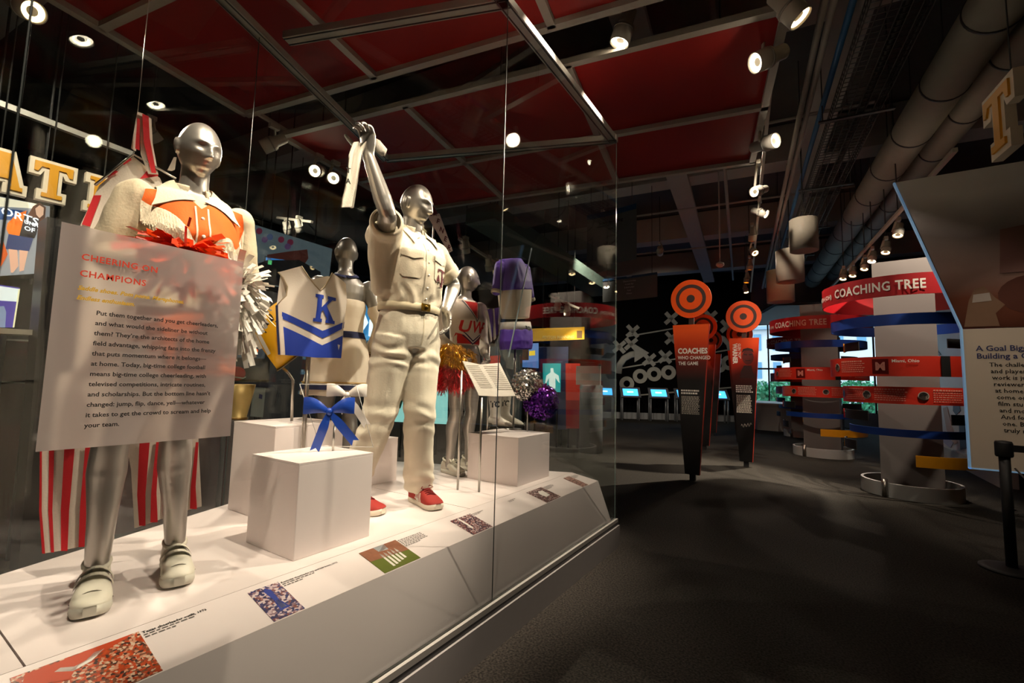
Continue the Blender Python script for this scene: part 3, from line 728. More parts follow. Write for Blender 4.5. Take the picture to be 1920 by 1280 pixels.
aAL = Vector((tAL.x, tAL.y, .66)) - gL.normalized() * .235; aAR = Vector((tAR.x, tAR.y, .66)) - gR * .235
kAL = ax_(787, 775, -1.92); kAR = ax_(708, 790, -2.05)
FA.leg(FA.at(0, .09, .93), kAL, aAL); FA.leg(FA.at(0, -.09, .93), kAR, aAR); FA.foot(aAL, gL); FA.foot(aAR, gR)
FA.skin(manA, m_silver, .0048)
for t_, g__ in ((tAL, gL), (tAR, gR)): shoe('shoe', manA, t_, g__, .30, [m_rdshoe, mat('cream_sole', '#d9d0bd', .6), m_wstripe, m_rdlace], 'stripes')
# trousers
b = MB(); loft(b, FA.rings(TORSO_M, .022, .86, 1.10)); b2 = [(.12, .13), (.112, .12), (.098, .105), (.088, .092), (.086, .09), (.085, .088), (.088, .090)]
for h_, k_, a_ in ((FA.at(0, .082, .92), kAL, aAL), (FA.at(0, -.082, .92), kAR, aAR)):
    e_ = a_ - Vector((0, 0, .015))
    limb(b, [h_, h_.lerp(k_, .35), h_.lerp(k_, .75), k_, k_.lerp(e_, .4), k_.lerp(e_, .75), e_], b2, 5, 24, ends=False)
def trw(co):
    z = (co.z - ZD) / FA.k; base = wrk(.007, 9, (1, 1, .45), 5.0)(co)
    fold = .010 * math.sin(co.z * 70 + 5 * noise.noise(co * 6)) * (math.exp(-((z - .48) / .09) ** 2) + .8 * math.exp(-((z - .16) / .07) ** 2) + .9 * math.exp(-((z - .82) / .06) ** 2)) * (.3 + abs(noise.noise(co * 8)))
    return base + fold
tr_me = fuse(b, .0075, 3, .5, trw); bvT = bvh_of(tr_me); link(tr_me.copy(), 'trousers', m_khaki2, manA)
fmA = frame(FA.at(.5, 0, 0), FA.l, (0, 0, 1)); ka = FA.k; scA = lambda P: [(x * ka, z * ka) for x, z in P]
b = MB(); drape(poly_me(scA([(-.003, 1.06), (.0, 1.06), (.0, .88), (-.003, .88)]), .02), fmA, bvT, .002, b); b.build('fly_seam', m_belt, manA)
# shirt
b = MB(); grow = lambda z: .026 + (.020 * math.exp(-((z - 1.16) / .06) ** 2)); TS = [r for r in TORSO_M if 1.09 < r[0] < 1.51]
TS = [(1.085, 0, .106, .148), (1.115, 0, .104, .146)] + TS[1:]
loft(b, FA.rings(TS, grow))
b.ell(sR, (.092, .092, .092)); eRs = sR.lerp(eR, .62); limb(b, [sR - FA.f * .03, sR.lerp(eR, .3), eRs], [.095, .090, .085], 5, 20, ends=False)
b.ell(sL, (.090, .090, .090)); eLs = sL.lerp(eL, .60); limb(b, [sL, sL.lerp(eL, .35), eLs], [.088, .082, .080], 5, 20, ends=False)
# flank cloth pulled up under the raised arm
limb(b, [FA.at(-.01, -.15, 1.20), FA.at(-.005, -.175, 1.33), sR.lerp(eR, .28)], [.085, .09, .088], 4, 18)
def shw(co):
    z = (co.z - ZD) / FA.k
    return wrk(.007, 10, (1, 1, .7), 8.0)(co) + .007 * math.sin((co.y * 60 + co.x * 40) + 6 * noise.noise(co * 7)) * math.exp(-((z - 1.14) / .05) ** 2)
sh_me = fuse(b, .0075, 3, .5, shw); bvS = bvh_of(sh_me); link(sh_me.copy(), 'shirt', m_khaki, manA)
b = MB(); cuff(b, eRs - (eR - sR).normalized() * .02, eR - sR, .084, .05); b.build('rolled_cuff', m_khaki, manA)
b = MB(); cuff(b, eLs - (eL - sL).normalized() * .03, eL - sL, .080, .055); b.build('rolled_cuff', m_khaki, manA)
# belt + buckle
rows = []
for z in (1.062, 1.068, 1.10, 1.106):
    g = .036 if z in (1.068, 1.10) else .030
    rows.append([FA.at(0, 0, z) + FA.l * (.150 + g) * ka * math.cos(a) + FA.f * (.107 + g) * ka * math.sin(a) for a in np.linspace(0, 2 * math.pi, 41)])
b = MB(); b.grid(rows); belt = b.build('belt', m_belt, manA)
bc = FA.at(.147, .0, 1.084); R3 = Matrix((FA.f, FA.l, Vector((0, 0, 1)))).transposed()
MB().box(bc, (.008, .058, .042), 0, R3).build('buckle', m_brass, belt); MB().lathe([(.002, .006), (.012, .005), (.013, 0)], bc + FA.f * .004, 14, mtx=Matrix((FA.l, Vector((0, 0, 1)), FA.f)).transposed()).build('buckle_emblem', mat('dark_brass', '#5e4a1d', .4, 1), belt)
# placket, buttons, pockets, monogram
b = MB(); drape(poly_me(scA([(-.018, 1.44), (.018, 1.44), (.018, 1.10), (-.018, 1.10)]), .02), fmA, bvS, .003, b); pk = b.build('placket', m_khaki, manA)
for z in (1.40, 1.33, 1.26, 1.19, 1.13):
    h = bvS.ray_cast(fmA @ Vector((0, z * ka, 0)), -FA.f, .7)
    if h[0]: MB().ell(h[0] + FA.f * .004, (.003, .006, .006)).build('button', m_button, pk)
for s_ in (-1, 1):
    x = s_ * .095; b = MB(); drape(poly_me(scA([(x - .055, 1.375), (x + .055, 1.375), (x + .055, 1.25), (x + .04, 1.235), (x - .04, 1.235), (x - .055, 1.25)]), .015), fmA, bvS, .004, b); po = b.build('chest_pocket', m_khaki, manA)
    b = MB(); drape(poly_me(scA([(x - .059, 1.385), (x + .059, 1.385), (x + .059, 1.35), (x, 1.335), (x - .059, 1.35)]), .012), fmA, bvS, .009, b); b.build('pocket_flap', m_khaki, po)
mono = [[(-.045, .05), (.045, .05), (.045, .028), (.038, .028), (.034, .040), (.008, .040), (.008, -.045), (.018, -.045), (.018, -.053), (-.018, -.053), (-.018, -.045), (-.008, -.045), (-.008, .040), (-.034, .040), (-.038, .028), (-.045, .028)],
        [(-.056, -.032), (-.04, .014), (-.034, .014), (-.018, -.032), (-.027, -.032), (-.030, -.020), (-.044, -.020), (-.047, -.032)],
        [(.018, -.032), (.018, .014), (.026, .014), (.036, -.008), (.046, .014), (.055, .014), (.055, -.032), (.047, -.032), (.047, 0), (.036, -.022), (.026, 0), (.026, -.032)]]
b = MB()
for P in mono: drape(poly_me(scA([(x * .95 + .105, z * .95 + 1.262) for x, z in P]), .012), fmA, bvS, .0075, b)
b.build('monogram', m_maroon, manA, label='maroon block letters A T M on the chest pocket')
flap_pair(manA, FA, [(-.06, .02, 1.575), (-.01, .068, 1.57), (.05, .05, 1.515), (.078, .016, 1.47)], [(-.095, .02, 1.53), (-.025, .105, 1.525), (.065, .10, 1.475), (.105, .075, 1.41)], m_khaki, bv=bvS)
b = MB(); b.tube([FA.at(-.012 + .070 * math.cos(a), .066 * math.sin(a), 1.54 - .025 * math.cos(a)) for a in np.linspace(.4, 2 * math.pi - .4, 20)], [(.024, .003)] * 20, 8, upv=(0, 0, 1)); b.build('collar_stand', m_khaki, manA)
# towel in the raised hand
tw = empty('towel', hR, 'small white towel with black letters hanging from the raised silver hand', 'towel')
hp = hR + Vector((0, 0, .115)); m_towel = mat('white_terry', '#dcd3c3', .95, var=.06, scale=220, bump=.4)
rows = []
top = ax_(672, 268, -1.86); 
prof = [(ax_(x0, y, -1.85), ax_(x1, y, -1.88)) for x0, x1, y in ((664, 690, 266), (654, 678, 290), (650, 674, 320), (645, 671, 350), (640, 668, 372), (639, 665, 388))]
for i, (p, q) in enumerate(prof):
    rows.append([p.lerp(q, u) + Vector((.014 * math.sin(u * 9 + i * .5), .004 * math.sin(u * 14), 0)) for u in np.linspace(0, 1, 12)])
b = MB(); b.grid(rows); b.grid([[p + Vector((-.010, .002, 0)) for p in r] for r in rows][::-1]); b.build('cloth', m_towel, tw)
p = [ax_(690, 262, -1.87), ax_(708, 270, -1.86), ax_(716, 282, -1.84), ax_(718, 292, -1.84)]
b = MB(); b.tube(p, [(.03, .012), (.026, .012), (.03, .01), (.012, .006)], 10); b.build('bunched_end', m_towel, tw)
b = MB()
for ch, px, py in (('A', 654, 338), ('T', 655, 318)):
    me = text_me(ch, .034, .0012); c = ax_(px, py, -1.826); b.mesh(me, frame(c - Vector((0, .015, .02)), (.25, 1, .15), (.05, -.1, 1)))
b.build('lettering', m_printk, tw)
# ================================================================ things in the case
def apl(px, py, o, n):
    r = Vector(_ray(px, py)); e = Vector((0, 0, EYE)); n = Vector(n); t = (Vector(o) - e).dot(n) / r.dot(n); return e + r * t
class Sheet:
    """plane through o facing n (horizontal); pixel outlines become metric outlines on it"""
    def __init__(s, px, py, x=None, y=None, th=0.0, tilt=0.0):
        s.o = ax_(px, py, x) if x is not None else ay_(px, py, y); s.n = Vector((math.cos(th) * math.cos(tilt), math.sin(th) * math.cos(tilt), math.sin(tilt)))
        s.u = Vector((-math.sin(th), math.cos(th), 0)); s.v = s.n.cross(s.u)
    def uv(s, px, py): p = apl(px, py, s.o, s.n) - s.o; return (p.dot(s.u), p.dot(s.v))
    def poly(s, pts): return [s.uv(*p) for p in pts]
    def put(s, mb, poly, off=0.0, bend=0.0, cell=.02, mi=0, wave=None, th=0.0, bend_c=0.0):
        me = poly_me(poly, cell)
        def f(co, e): 
            d = off + e - bend * (co.x - bend_c) ** 2 + (wave(co.x, co.y) if wave else 0); return s.o + s.u * co.x + s.v * co.y + s.n * d
        fs = [tuple(p.vertices) for p in me.polygons]
        if me.polygons and me.polygons[0].normal.z < 0: fs = [q[::-1] for q in fs]
        mb.add([f(v.co, 0) for v in me.vertices], fs, mi, True)
        if th: mb.add([f(v.co, -th) for v in me.vertices], [q[::-1] for q in fs], mi, True)
        return mb
# ---- pedestals
def pedestal(lo, hi, label):
    r = empty('pedestal', ((lo[0] + hi[0]) / 2, (lo[1] + hi[1]) / 2, lo[2]), label, 'pedestal')
    e = .0015; b = MB(); b.box([(lo[i] + hi[i]) / 2 for i in range(3)], [hi[i] - lo[i] for i in range(3)])
    o = b.build('box', m_white, r); md = o.modifiers.new('b', 'BEVEL'); md.width = .003; md.segments = 2
    b = MB(); b.box(((lo[0] + hi[0]) / 2, (lo[1] + hi[1]) / 2, hi[2] + .004), (hi[0] - lo[0], hi[1] - lo[1], .008)); b.build('top_board', m_white, r)
pedestal((-2.12, 1.125, ZD), (-1.755, 1.505, .937), 'white square pedestal carrying the two ribbon bows')
pedestal((-2.72, 1.33, ZD), (-2.30, 1.74, 1.032), 'tall white pedestal under the brass cup and yellow megaphone')
pedestal((-2.20, 2.80, ZD), (-1.745, 3.27, .892), 'white pedestal carrying the white cowboy boots')
pedestal((-2.86, 2.02, ZD), (-2.56, 2.42, .86), 'low white pedestal behind the trousers of the towel mannequin')

# ---- frosted text panel on the glass
pan = empty('text_panel', (GX + .012, .455, 1.133), 'frosted square text panel titled Cheering On Champions fixed to the glass', 'sign')
m = bpy.data.materials.new('frosted_film'); m.use_nodes = True; t = m.node_tree; t.nodes.clear()
o_ = t.nodes.new('ShaderNodeOutputMaterial'); m1 = t.nodes.new('ShaderNodeMixShader'); m2 = t.nodes.new('ShaderNodeMixShader')
df = t.nodes.new('ShaderNodeBsdfDiffuse'); tl = t.nodes.new('ShaderNodeBsdfTranslucent'); rf = t.nodes.new('ShaderNodeBsdfRefraction')
nz = t.nodes.new('ShaderNodeTexNoise'); nz.inputs['Scale'].default_value = 400; mr = t.nodes.new('ShaderNodeMapRange'); mr.inputs['To Min'].default_value = .30; mr.inputs['To Max'].default_value = .38
t.links.new(nz.outputs['Fac'], mr.inputs['Value']); t.links.new(mr.outputs[0], rf.inputs['Roughness'])
df.inputs[0].default_value = (.85, .75, .70, 1); tl.inputs[0].default_value = (.85, .75, .70, 1); rf.inputs[0].default_value = (.95, .93, .92, 1); rf.inputs['IOR'].default_value = 1.12
m1.inputs[0].default_value = .55; t.links.new(df.outputs[0], m1.inputs[1]); t.links.new(tl.outputs[0], m1.inputs[2])
m2.inputs[0].default_value = .5; t.links.new(m1.outputs[0], m2.inputs[1]); t.links.new(rf.outputs[0], m2.inputs[2]); t.links.new(m2.outputs[0], o_.inputs[0])
MB().add([(GX + .009, .267, 1.133), (GX + .009, .643, 1.133), (GX + .009, .643, 1.617), (GX + .009, .267, 1.617)], [(0, 1, 2, 3)]).build('film', m, pan)
def gtxt(lines, m, px0, py0, px1, dz, name, bold=0.0, shear=0.0, indent=None, xs=.9, space=1.0):
    """lines set from the glass point under (px0,py0); first line as wide as to px1"""
    a = ax_(px0, py0, GX + .0105); c = ax_(px1, py0, GX + .0105); b = MB(); me = text_me(lines[0], 1.0, 0, shear=shear, space=space); w = max(v.co.x for v in me.vertices)
    size = (c.y - a.y) / w
    for i, s_ in enumerate(lines):
        me = text_me(s_, size, bold, shear=shear, res=2, space=space); b.mesh(me, frame(a - Vector((0, 0, dz * i)), (0, 1, 0), (0, 0, 1)))
    return b.build(name, m, pan, kind='stuff')
z1 = ax_(152, 485, GX).z; 
gtxt(['CHEERING ON', 'CHAMPIONS'], mat('red_orange_print', '#ea4526', .6), 152, 486, 297, .0365, 'heading', .0004, space=1.1)
gtxt(['Saddle shoes. Pom poms. Megaphones.', 'Endless enthusiasm.'], mat('yellow_print', '#e9bd2e', .6), 145, 542, 347, .0215, 'subheading', .0005, .3)
gtxt(['Put them together and you get cheerleaders,', 'and what would the sideliner be without', 'them? They’re the architects of the home', 'field advantage, whipping fans into the frenzy', 'that puts momentum where it belongs—', 'at home. Today, big-time college football', 'means big-time college cheerleading, with', 'televised competitions, intricate routines,', 'and scholarships. But the bottom line hasn’t', 'changed: jump, flip, dance, yell—whatever', 'it takes to get the crowd to scream and help', 'your team.'], m_printk, 180, 590, 410, .0226, 'paragraph', .0003)

# ---- captions and photographs on the reader strip
SU = Vector((0, 1, 0)); SV = Vector((-.202, 0, .052)).normalized(); SN = SU.cross(SV) * -1
if SN.z < 0: SN = -SN
SO = Vector((-1.466, 0, ZF))
def strip(px, py): return apl(px, py, SO, SN)
def crowd(name, cols, sc=60, seed=0):
    if name in MATS: return MATS[name]
    m = bpy.data.materials.new(name); m.use_nodes = True; t = m.node_tree; b = t.nodes['Principled BSDF']; tc = t.nodes.new('ShaderNodeTexCoord'); mp = t.nodes.new('ShaderNodeMapping'); mp.inputs['Location'].default_value = (seed, seed * 2.3, 0)
    vo = t.nodes.new('ShaderNodeTexVoronoi'); vo.inputs['Scale'].default_value = sc; sp = t.nodes.new('ShaderNodeSeparateColor'); cr = t.nodes.new('ShaderNodeValToRGB'); cr.color_ramp.interpolation = 'CONSTANT'
    while len(cr.color_ramp.elements) < len(cols): cr.color_ramp.elements.new(.5)
    for i, c in enumerate(cols): cr.color_ramp.elements[i].position = i / len(cols); cr.color_ramp.elements[i].color = (*lin(c), 1)
    t.links.new(tc.outputs['Object'], mp.inputs[0]); t.links.new(mp.outputs[0], vo.inputs['Vector']); t.links.new(vo.outputs['Color'], sp.inputs[0]); t.links.new(sp.outputs[0], cr.inputs[0]); t.links.new(cr.outputs[0], b.inputs['Base Color']); b.inputs['Roughness'].default_value = .35
    MATS[name] = m; return m
def photo(q, m, label, deco=None):
    P = [strip(*p) for p in q]; y0 = (P[0].y + P[3].y) / 2; y1 = (P[1].y + P[2].y) / 2; t0 = ((P[2] - SO).dot(SV) + (P[3] - SO).dot(SV)) / 2; t1 = ((P[0] - SO).dot(SV) + (P[1] - SO).dot(SV)) / 2
    t0 = max(t0, .004); c = lambda y, t_, e=.0: SO + SU * y + SV * t_ + SN * e
    r = empty('photo_print', c((y0 + y1) / 2, t0), label, 'photo')
    b = MB(); b.prism([(y0, t0), (y1, t0), (y1, t1), (y0, t1)], SO + SN * .0004, SU, SV, .0012 if SU.cross(SV).dot(SN) > 0 else -.0015); b.build('print', m, r)
    if deco:
        for nm, poly, mm in deco:
            b = MB(); b.add([c(y0 + (y1 - y0) * x, t0 + (t1 - t0) * z, .0022) for x, z in poly], [tuple(range(len(poly)))]); b.build(nm, mm, r)
    return y1, t1
def caption(y, t_, lines, label, w=.12):
    r = empty('caption', SO + SU * y + SV * t_, label, 'caption')
    for i, (s_, sz, bo) in enumerate(lines):
        if s_: me = text_me(s_, sz, bo, res=1); MB().mesh(me, frame(SO + SU * y + SV * (t_ - .014 - i * .0125) + SN * .0012, SU, SV)).build('text_line', m_printk, r)
        else:
            b = MB(); x = 0; rg = random.Random(i + int(y * 100))
            while x < w * (1 if i < len(lines) - 1 else .6):
                L = rg.uniform(.006, .018); p = SO + SU * (y + x) + SV * (t_ - .013 - i * .0105) + SN * .0012; b.add([p, p + SU * L, p + SU * L + SV * .0045, p + SV * .0045], [(0, 1, 2, 3)]); x += L + .004
            b.build('text_line', mat('grey_print', '#5a5550', .7), r, kind='stuff')
m_or_cr = crowd('orange_crowd_print', ['#b5451d', '#c24a1c', '#a13d1a', '#7a4a34', '#c98f72', '#3b2622', '#d7b9a0'], 150)
m_bl_cr = crowd('blue_crowd_print', ['#c9b3b8', '#2c3267', '#8c6d78', '#413050', '#d9c6c4', '#7d4a44', '#262a56'], 120, 2)
m_mr_cr = crowd('maroon_crowd_print', ['#5a3136', '#2a1f2b', '#cdbcb7', '#7c3f3c', '#32304a', '#a8827c'], 150, 4)
m_bw_cr = crowd('sepia_crowd_print', ['#4a2b2c', '#8a6a66', '#2a1a1c', '#c9b4ae', '#6b4341'], 110, 6)
m_field = mat('field_print', '#5f6a22', .4, var=.2, scale=30); m_stand = mat('stadium_print', '#8d5b43', .4, var=.3, scale=60)
y, t_ = photo([(25, 1268), (276, 1180), (291, 1268), (40, 1370)], m_or_cr, 'colour photograph of an orange clad stadium crowd with white longhorn flag', [('flag', [(.05, .75), (.35, .55), (.45, .75), (.85, .93), (.95, 1), (.6, .99), (.3, .97), (.1, .97)], mat('orange_flag_print', '#bf431a', .5)), ('horns', [(.28, .80), (.40, .68), (.55, .74), (.68, .90), (.60, .90), (.52, .80), (.42, .76), (.33, .84)], m_printw)])
caption(y + .006, t_, [('Texas cheerleader outfit, 1976', .0135, .0004), ('', 0, 0), ('', 0, 0)], 'black caption lines beside the orange crowd photograph')
y, t_ = photo([(477, 1107), (535, 1086), (560, 1150), (503, 1175)], m_bl_cr, 'colour photograph of a blue and white cheerleader lifted above a crowd', [('figure', [(.38, .2), (.45, .55), (.40, .85), (.5, .95), (.62, .85), (.60, .5), (.7, .2)], mat('royal_print', '#2d3f94', .5)), ('vest', [(.44, .25), (.46, .5), (.6, .5), (.62, .25)], m_printw)])
caption(y + .006, t_, [('Kentucky cheerleader top and hair bows, 2012', .0125, .0003), ('', 0, 0), ('', 0, 0)], 'black caption lines beside the blue and white cheerleader photograph')
y, t_ = photo([(686, 1032), (755, 1008), (780, 1055), (711, 1084)], m_field, 'colour photograph of five men in white standing in a row on grass', [('stands', [(0, .55), (1, .45), (1, 1), (0, 1)], m_stand), ('sky', [(.38, .78), (.62, .75), (.66, 1), (.36, 1)], mat('sky_print', '#c3cdd0', .5))] + [('player', [(.30 + i * .1, .10 + .03 * i), (.36 + i * .1, .10 + .03 * i), (.37 + i * .1, .62), (.345 + i * .1, .72), (.32 + i * .1, .62)], m_printw) for i in range(5)])
caption(y + .006, t_, [('', 0, 0)] * 6, 'black caption paragraph beside the photograph of men in white', .15)
y, t_ = photo([(853, 970), (896, 961), (917, 994), (880, 1012)], m_mr_cr, 'colour photograph of a maroon and white crowd with raised arms', [('arm', [(.28, .3), (.36, .3), (.38, .95), (.3, .95)], m_printw)])
caption(y + .006, t_, [('', 0, 0)] * 2, 'short caption beside the maroon crowd photograph', .1)
y, t_ = photo([(997, 919), (1025, 910), (1045, 936), (1018, 949)], m_bw_cr, 'sepia photograph of a crowd around a man in a white coat', [('coat', [(.4, .3), (.7, .35), (.75, .75), (.5, .8), (.35, .6)], m_printw)])
caption(y + .008, t_, [('', 0, 0)] * 4, 'small caption beside the sepia white coat photograph', .12)
y, t_ = photo([(1066, 893), (1077, 889), (1096, 914), (1087, 919)], crowd('brown_crowd_print', ['#6b3b35', '#a87a6c', '#3a2422', '#c7a79a'], 140, 8), 'narrow sepia photograph of a dense crowd')
caption(y + .008, t_, [('', 0, 0)] * 4, 'small caption beside the narrow sepia crowd photograph', .1)
c_ = strip(953, 940); caption(c_.y, (c_ - SO).dot(SV) + .014, [('', 0, 0)] * 2, 'two line caption in front of the white boot pedestal', .07)

# ---- pom poms
def pompom(name, c, R, cols, label, n=420, L=1.0, w=.008, squash=(1, 1, 1), droop=.3, seed=1, hang=None, mats=None, foil=0, group=None, rough=.4, metal=0.0):
    c = Vector(c); r = empty(name, c - Vector((0, 0, R)), label, 'pom pom', group); rg = random.Random(seed)
    for ci, (mm, share, zlo, zhi) in enumerate(cols):
        b = MB()
        for k in range(foil):
            d = Vector((rg.gauss(0, 1), rg.gauss(0, 1), rg.gauss(0, 1))).normalized(); p = c + d * R * rg.uniform(.55, 1.0) ** .6; a1 = Vector((rg.gauss(0, 1), rg.gauss(0, 1), rg.gauss(0, 1))).normalized(); a2 = a1.cross(d + a1 * .1).normalized(); l1, l2 = rg.uniform(.010, .020), rg.uniform(.004, .008)
            b.add([p - a1 * l1 - a2 * l2, p - a1 * l1 + a2 * l2, p + a2 * l2 + d * .006, p - a2 * l2 + d * .006, p + a1 * l1 + a2 * l2 - d * .004, p + a1 * l1 - a2 * l2 - d * .004], [(0, 1, 2, 3), (3, 2, 4, 5)])
        for k in range(int(n * share)):
            if hang:
                a = rg.uniform(0, 2 * math.pi); rr = R * math.sqrt(rg.uniform(.35, 1)) * .8; z0 = zhi - rg.uniform(0, .6) * (zhi - zlo); z1 = max(zlo, z0 - rg.uniform(.06, .14)) + rg.uniform(-.015, .03) - .02 * math.cos(a * 2) + (rr / R) ** 3 * .04
                p = [c + Vector((math.cos(a) * rr * (.7 + .45 * u), math.sin(a) * rr * (.7 + .45 * u), z0 + (z1 - z0) * u)) + Vector((rg.gauss(0, .011), rg.gauss(0, .011), 0)) for u in (0, .33, .66, 1)]
            else:
                d = Vector((rg.gauss(0, 1), rg.gauss(0, 1), rg.gauss(0, 1))).normalized(); d = Vector((d.x * squash[0], d.y * squash[1], d.z * squash[2])); q = R * rg.uniform(.75, 1.1)
                bend = Vector((rg.gauss(0, 1), rg.gauss(0, 1), rg.gauss(0, 1))) * R * .12
                p = [c + d * q * u + bend * u * u - Vector((0, 0, droop * R * u ** 2.5)) for u in (.05, .4, .75, 1)]
            s_ = (p[2] - p[0]).cross(Vector((rg.gauss(0, 1), rg.gauss(0, 1), rg.gauss(0, 1)))).normalized() * w * rg.uniform(.7, 1.2); tw = (p[2] - p[0]).normalized().cross(s_) * .6
            for i in range(3): b.add([p[i] - s_, p[i] + s_, p[i + 1] + s_ + tw * (i % 2), p[i + 1] - s_ + tw * (i % 2)], [(0, 1, 2, 3)])
        b.build('streamers', mm, r, kind='stuff')
    MB().ell(c, (.03, .03, .03)).build('grip', m_black, r)
    return r
m_porange = mat('orange_vinyl_strip', '#ef4a0c', .35); m_pwhite = mat('white_vinyl_strip', '#efe9de', .4)
m_psilver = mat('silver_foil_strip', '#dedbd5', .2, .85); m_ppurple = mat('purple_foil_strip', '#6f2ba6', .22, .7)
m_pgold = mat('gold_foil_strip', '#d99a12', .25, .6); m_pred = mat('red_foil_strip', '#c9141d', .28, .45)
pompom('pom_pom', ax_(346, 480, -1.66), .15, [(m_porange, 1, 0, 0)], 'orange pom pom held in front of the fringed blouse', 170, w=.012, squash=(.8, 1.05, .8), droop=.25, seed=4)
pompom('pom_pom', ax_(437, 550, -1.78), .165, [(m_pwhite, 1, 0, 0)], 'large white pom pom at the side of the fringed blouse mannequin', 620, w=.009, droop=.3, squash=(.7, .7, 1.15), seed=5)
pompom('pom_pom', ay_(988, 722, 3.22), .13, [(m_psilver, 1, 0, 0)], 'silver foil pom pom above the purple one beside the boots', 60, foil=2600, w=.006, droop=.1, seed=6)
pompom('pom_pom', ay_(1014, 752, 3.30), .145, [(m_ppurple, 1, 0, 0)], 'purple foil pom pom below the silver one beside the boots', 60, foil=3000, w=.0065, droop=.1, seed=8)
MB().cyl(ay_(990, 740, 3.22), (ay_(990, 740, 3.22).x, 3.22, .9), .006).build('pom_stand', m_steel, label='thin steel rod holding the silver and purple pom poms', cat='stand')

# ---- ribbon bows on a clear acrylic plaque
acr = empty('acrylic_plaque', (-1.93, 1.31, .945), 'tilted clear acrylic plaque with a blue bow and a white bow', 'stand')
S = Sheet(630, 780, x=-1.93, th=math.radians(-32))
pl = S.poly([(562, 720), (668, 722), (700, 838), (600, 836)]); MB().prism(pl, S.o - S.n * .004, S.u, S.v, .004).build('plate', m_acryl, acr)
b = MB(); P = [S.o + S.u * x + S.v * z for x, z in pl]
for i in range(4): b.tube([P[i], P[(i + 1) % 4]], .0016, 6)
b.build('polished_edge', mat('acrylic_edge', '#dcdad4', .15, alpha=.6), acr)
MB().cyl(apl(627, 795, S.o, S.n), Vector((apl(627, 795, S.o, S.n).x, apl(627, 795, S.o, S.n).y, .945)), .005).build('post', m_steel, acr)
def bow(c, S, m, label, s=1.0, flip=1, tails=((-.03, -.20), (.12, -.17)), z=0.0):
    r = empty('ribbon_bow', c, label, 'hair bow'); u, v, n = S.u, S.v, S.n
    for sd in (-1, 1):
        rows = []
        for i in range(9):
            t = i / 8; w = (.008 + .032 * math.sin(t * math.pi * .55)) * s
            for_up = c + u * sd * t * .115 * s + v * (.028 * t + .012 * math.sin(t * math.pi)) * s
            rows.append([for_up + v * w * y_ + n * (.006 + .028 * math.sin(t * math.pi * .9) * (1 - y_ * y_ * .4)) * s for y_ in np.linspace(-1, 1, 7)])
        b = MB(); b.grid(rows); b.grid([[p - n * .02 * math.sin(i / 8 * math.pi) * s - n * .002 for p in rw] for i, rw in enumerate(rows)][::-1]); b.build('loop', m, r)
    MB().ell(c + n * .014 * s, (.016 * s, .016 * s, .018 * s)).build('knot', m, r)
    for (tx, tz) in tails:
        d = u * tx * s + v * tz * s; L = d.length; d.normalize(); sdv = d.cross(n).normalized(); w = .021 * s
        rows = [[c + d * L * t + sdv * w * y_ * (.35 + .65 * min(1, t * 3)) + n * (.010 + .010 * math.sin(t * 5) * s) + (d * -.018 * s * (1 - abs(y_)) if t == 1 else Vector()) for y_ in (-1, -.5, 0, .5, 1)] for t in np.linspace(0, 1, 9)]
        b = MB(); b.grid(rows); b.grid([[p - n * .0015 for p in rw] for rw in rows][::-1]); b.build('tail', m, r)
m_blues = mat('royal_blue_satin', '#1f46a8', .35, var=.08); m_whs = mat('white_satin', '#ece4da', .4)
bow(apl(617, 771, S.o, S.n), S, m_blues, 'royal blue satin ribbon bow on the acrylic plaque', 1.0, tails=((-.055, -.19), (.13, -.155)))
S2 = Sheet(650, 740, x=-1.99, th=math.radians(-32)); bow(apl(650, 740, S2.o, S2.n), S2, m_whs, 'white satin ribbon bow behind the clear acrylic plaque', .85, tails=((-.04, -.11), (.13, -.19)))

# ---- brass megaphone cup and yellow megaphone
p0 = az_(448, 786, 1.04)
mg = empty('brass_megaphone', p0, 'small brass megaphone standing on its narrow end on the tall pedestal', 'megaphone')
m_brz = mat('aged_brass', '#a08a54', .5, .5, var=.15, scale=20)
MB().lathe([(.043, 0), (.043, .012), (.038, .014), (.056, .10), (.075, .205), (.072, .205), (.05, .09), (.034, .016)], p0, 32, cap=False).build('cone', m_brz, mg)
MB().lathe([(.045, 0), (.047, .006), (.045, .013), (.02, .013)], p0, 32).build('mouthpiece_ring', mat('dark_brass_ring', '#6e5527', .4, .8), mg)
m_yel = mat('yellow_megaphone_paint', '#eab308', .45, var=.04)
S = Sheet(540, 640, x=-2.50, th=math.radians(-25))
yb_ = empty('yellow_megaphone', apl(547, 788, S.o, S.n), 'yellow cone megaphone with black letters behind the blue K vest', 'megaphone')
# cone: narrow end up-left, wide mouth lower right
A_ = apl(497, 585, S.o, S.n); B_ = apl(566, 655, S.o, S.n); axis = (B_ - A_).normalized(); q = axis.to_track_quat('Z', 'Y').to_matrix(); L_ = (B_ - A_).length
MB().lathe([(.125, 0), (.128, .01), (.150, L_ * .55), (.172, L_), (.166, L_), (.145, L_ * .55), (.12, .01)], A_, 40, mtx=q, cap=False).build('cone', m_yel, yb_)
MB().lathe([(.160, L_ - .003), (.178, L_ - .003), (.178, L_ + .006), (.160, L_ + .006)], A_, 40, mtx=q, cap=False).build('mouth_rim', mat('dark_rim', '#5b4a22', .5), yb_)
cone_b = MB().lathe([(.125, 0), (.128, .01), (.150, L_ * .55), (.172, L_)], A_, 40, mtx=q); bvC = bvh_of(cone_b.to_mesh())
vv = S.n.cross(axis).normalized(); 
if vv.z < 0: vv = -vv
b = MB(); me = text_me('GI', .11, .004, res=3); fmt = frame(apl(470, 600, S.o, S.n) + S.n * .4, axis, vv)
for pg in (me,): drape(pg, fmt, bvC, .003, b, 0, .8)
b.build('lettering', m_printk, yb_)
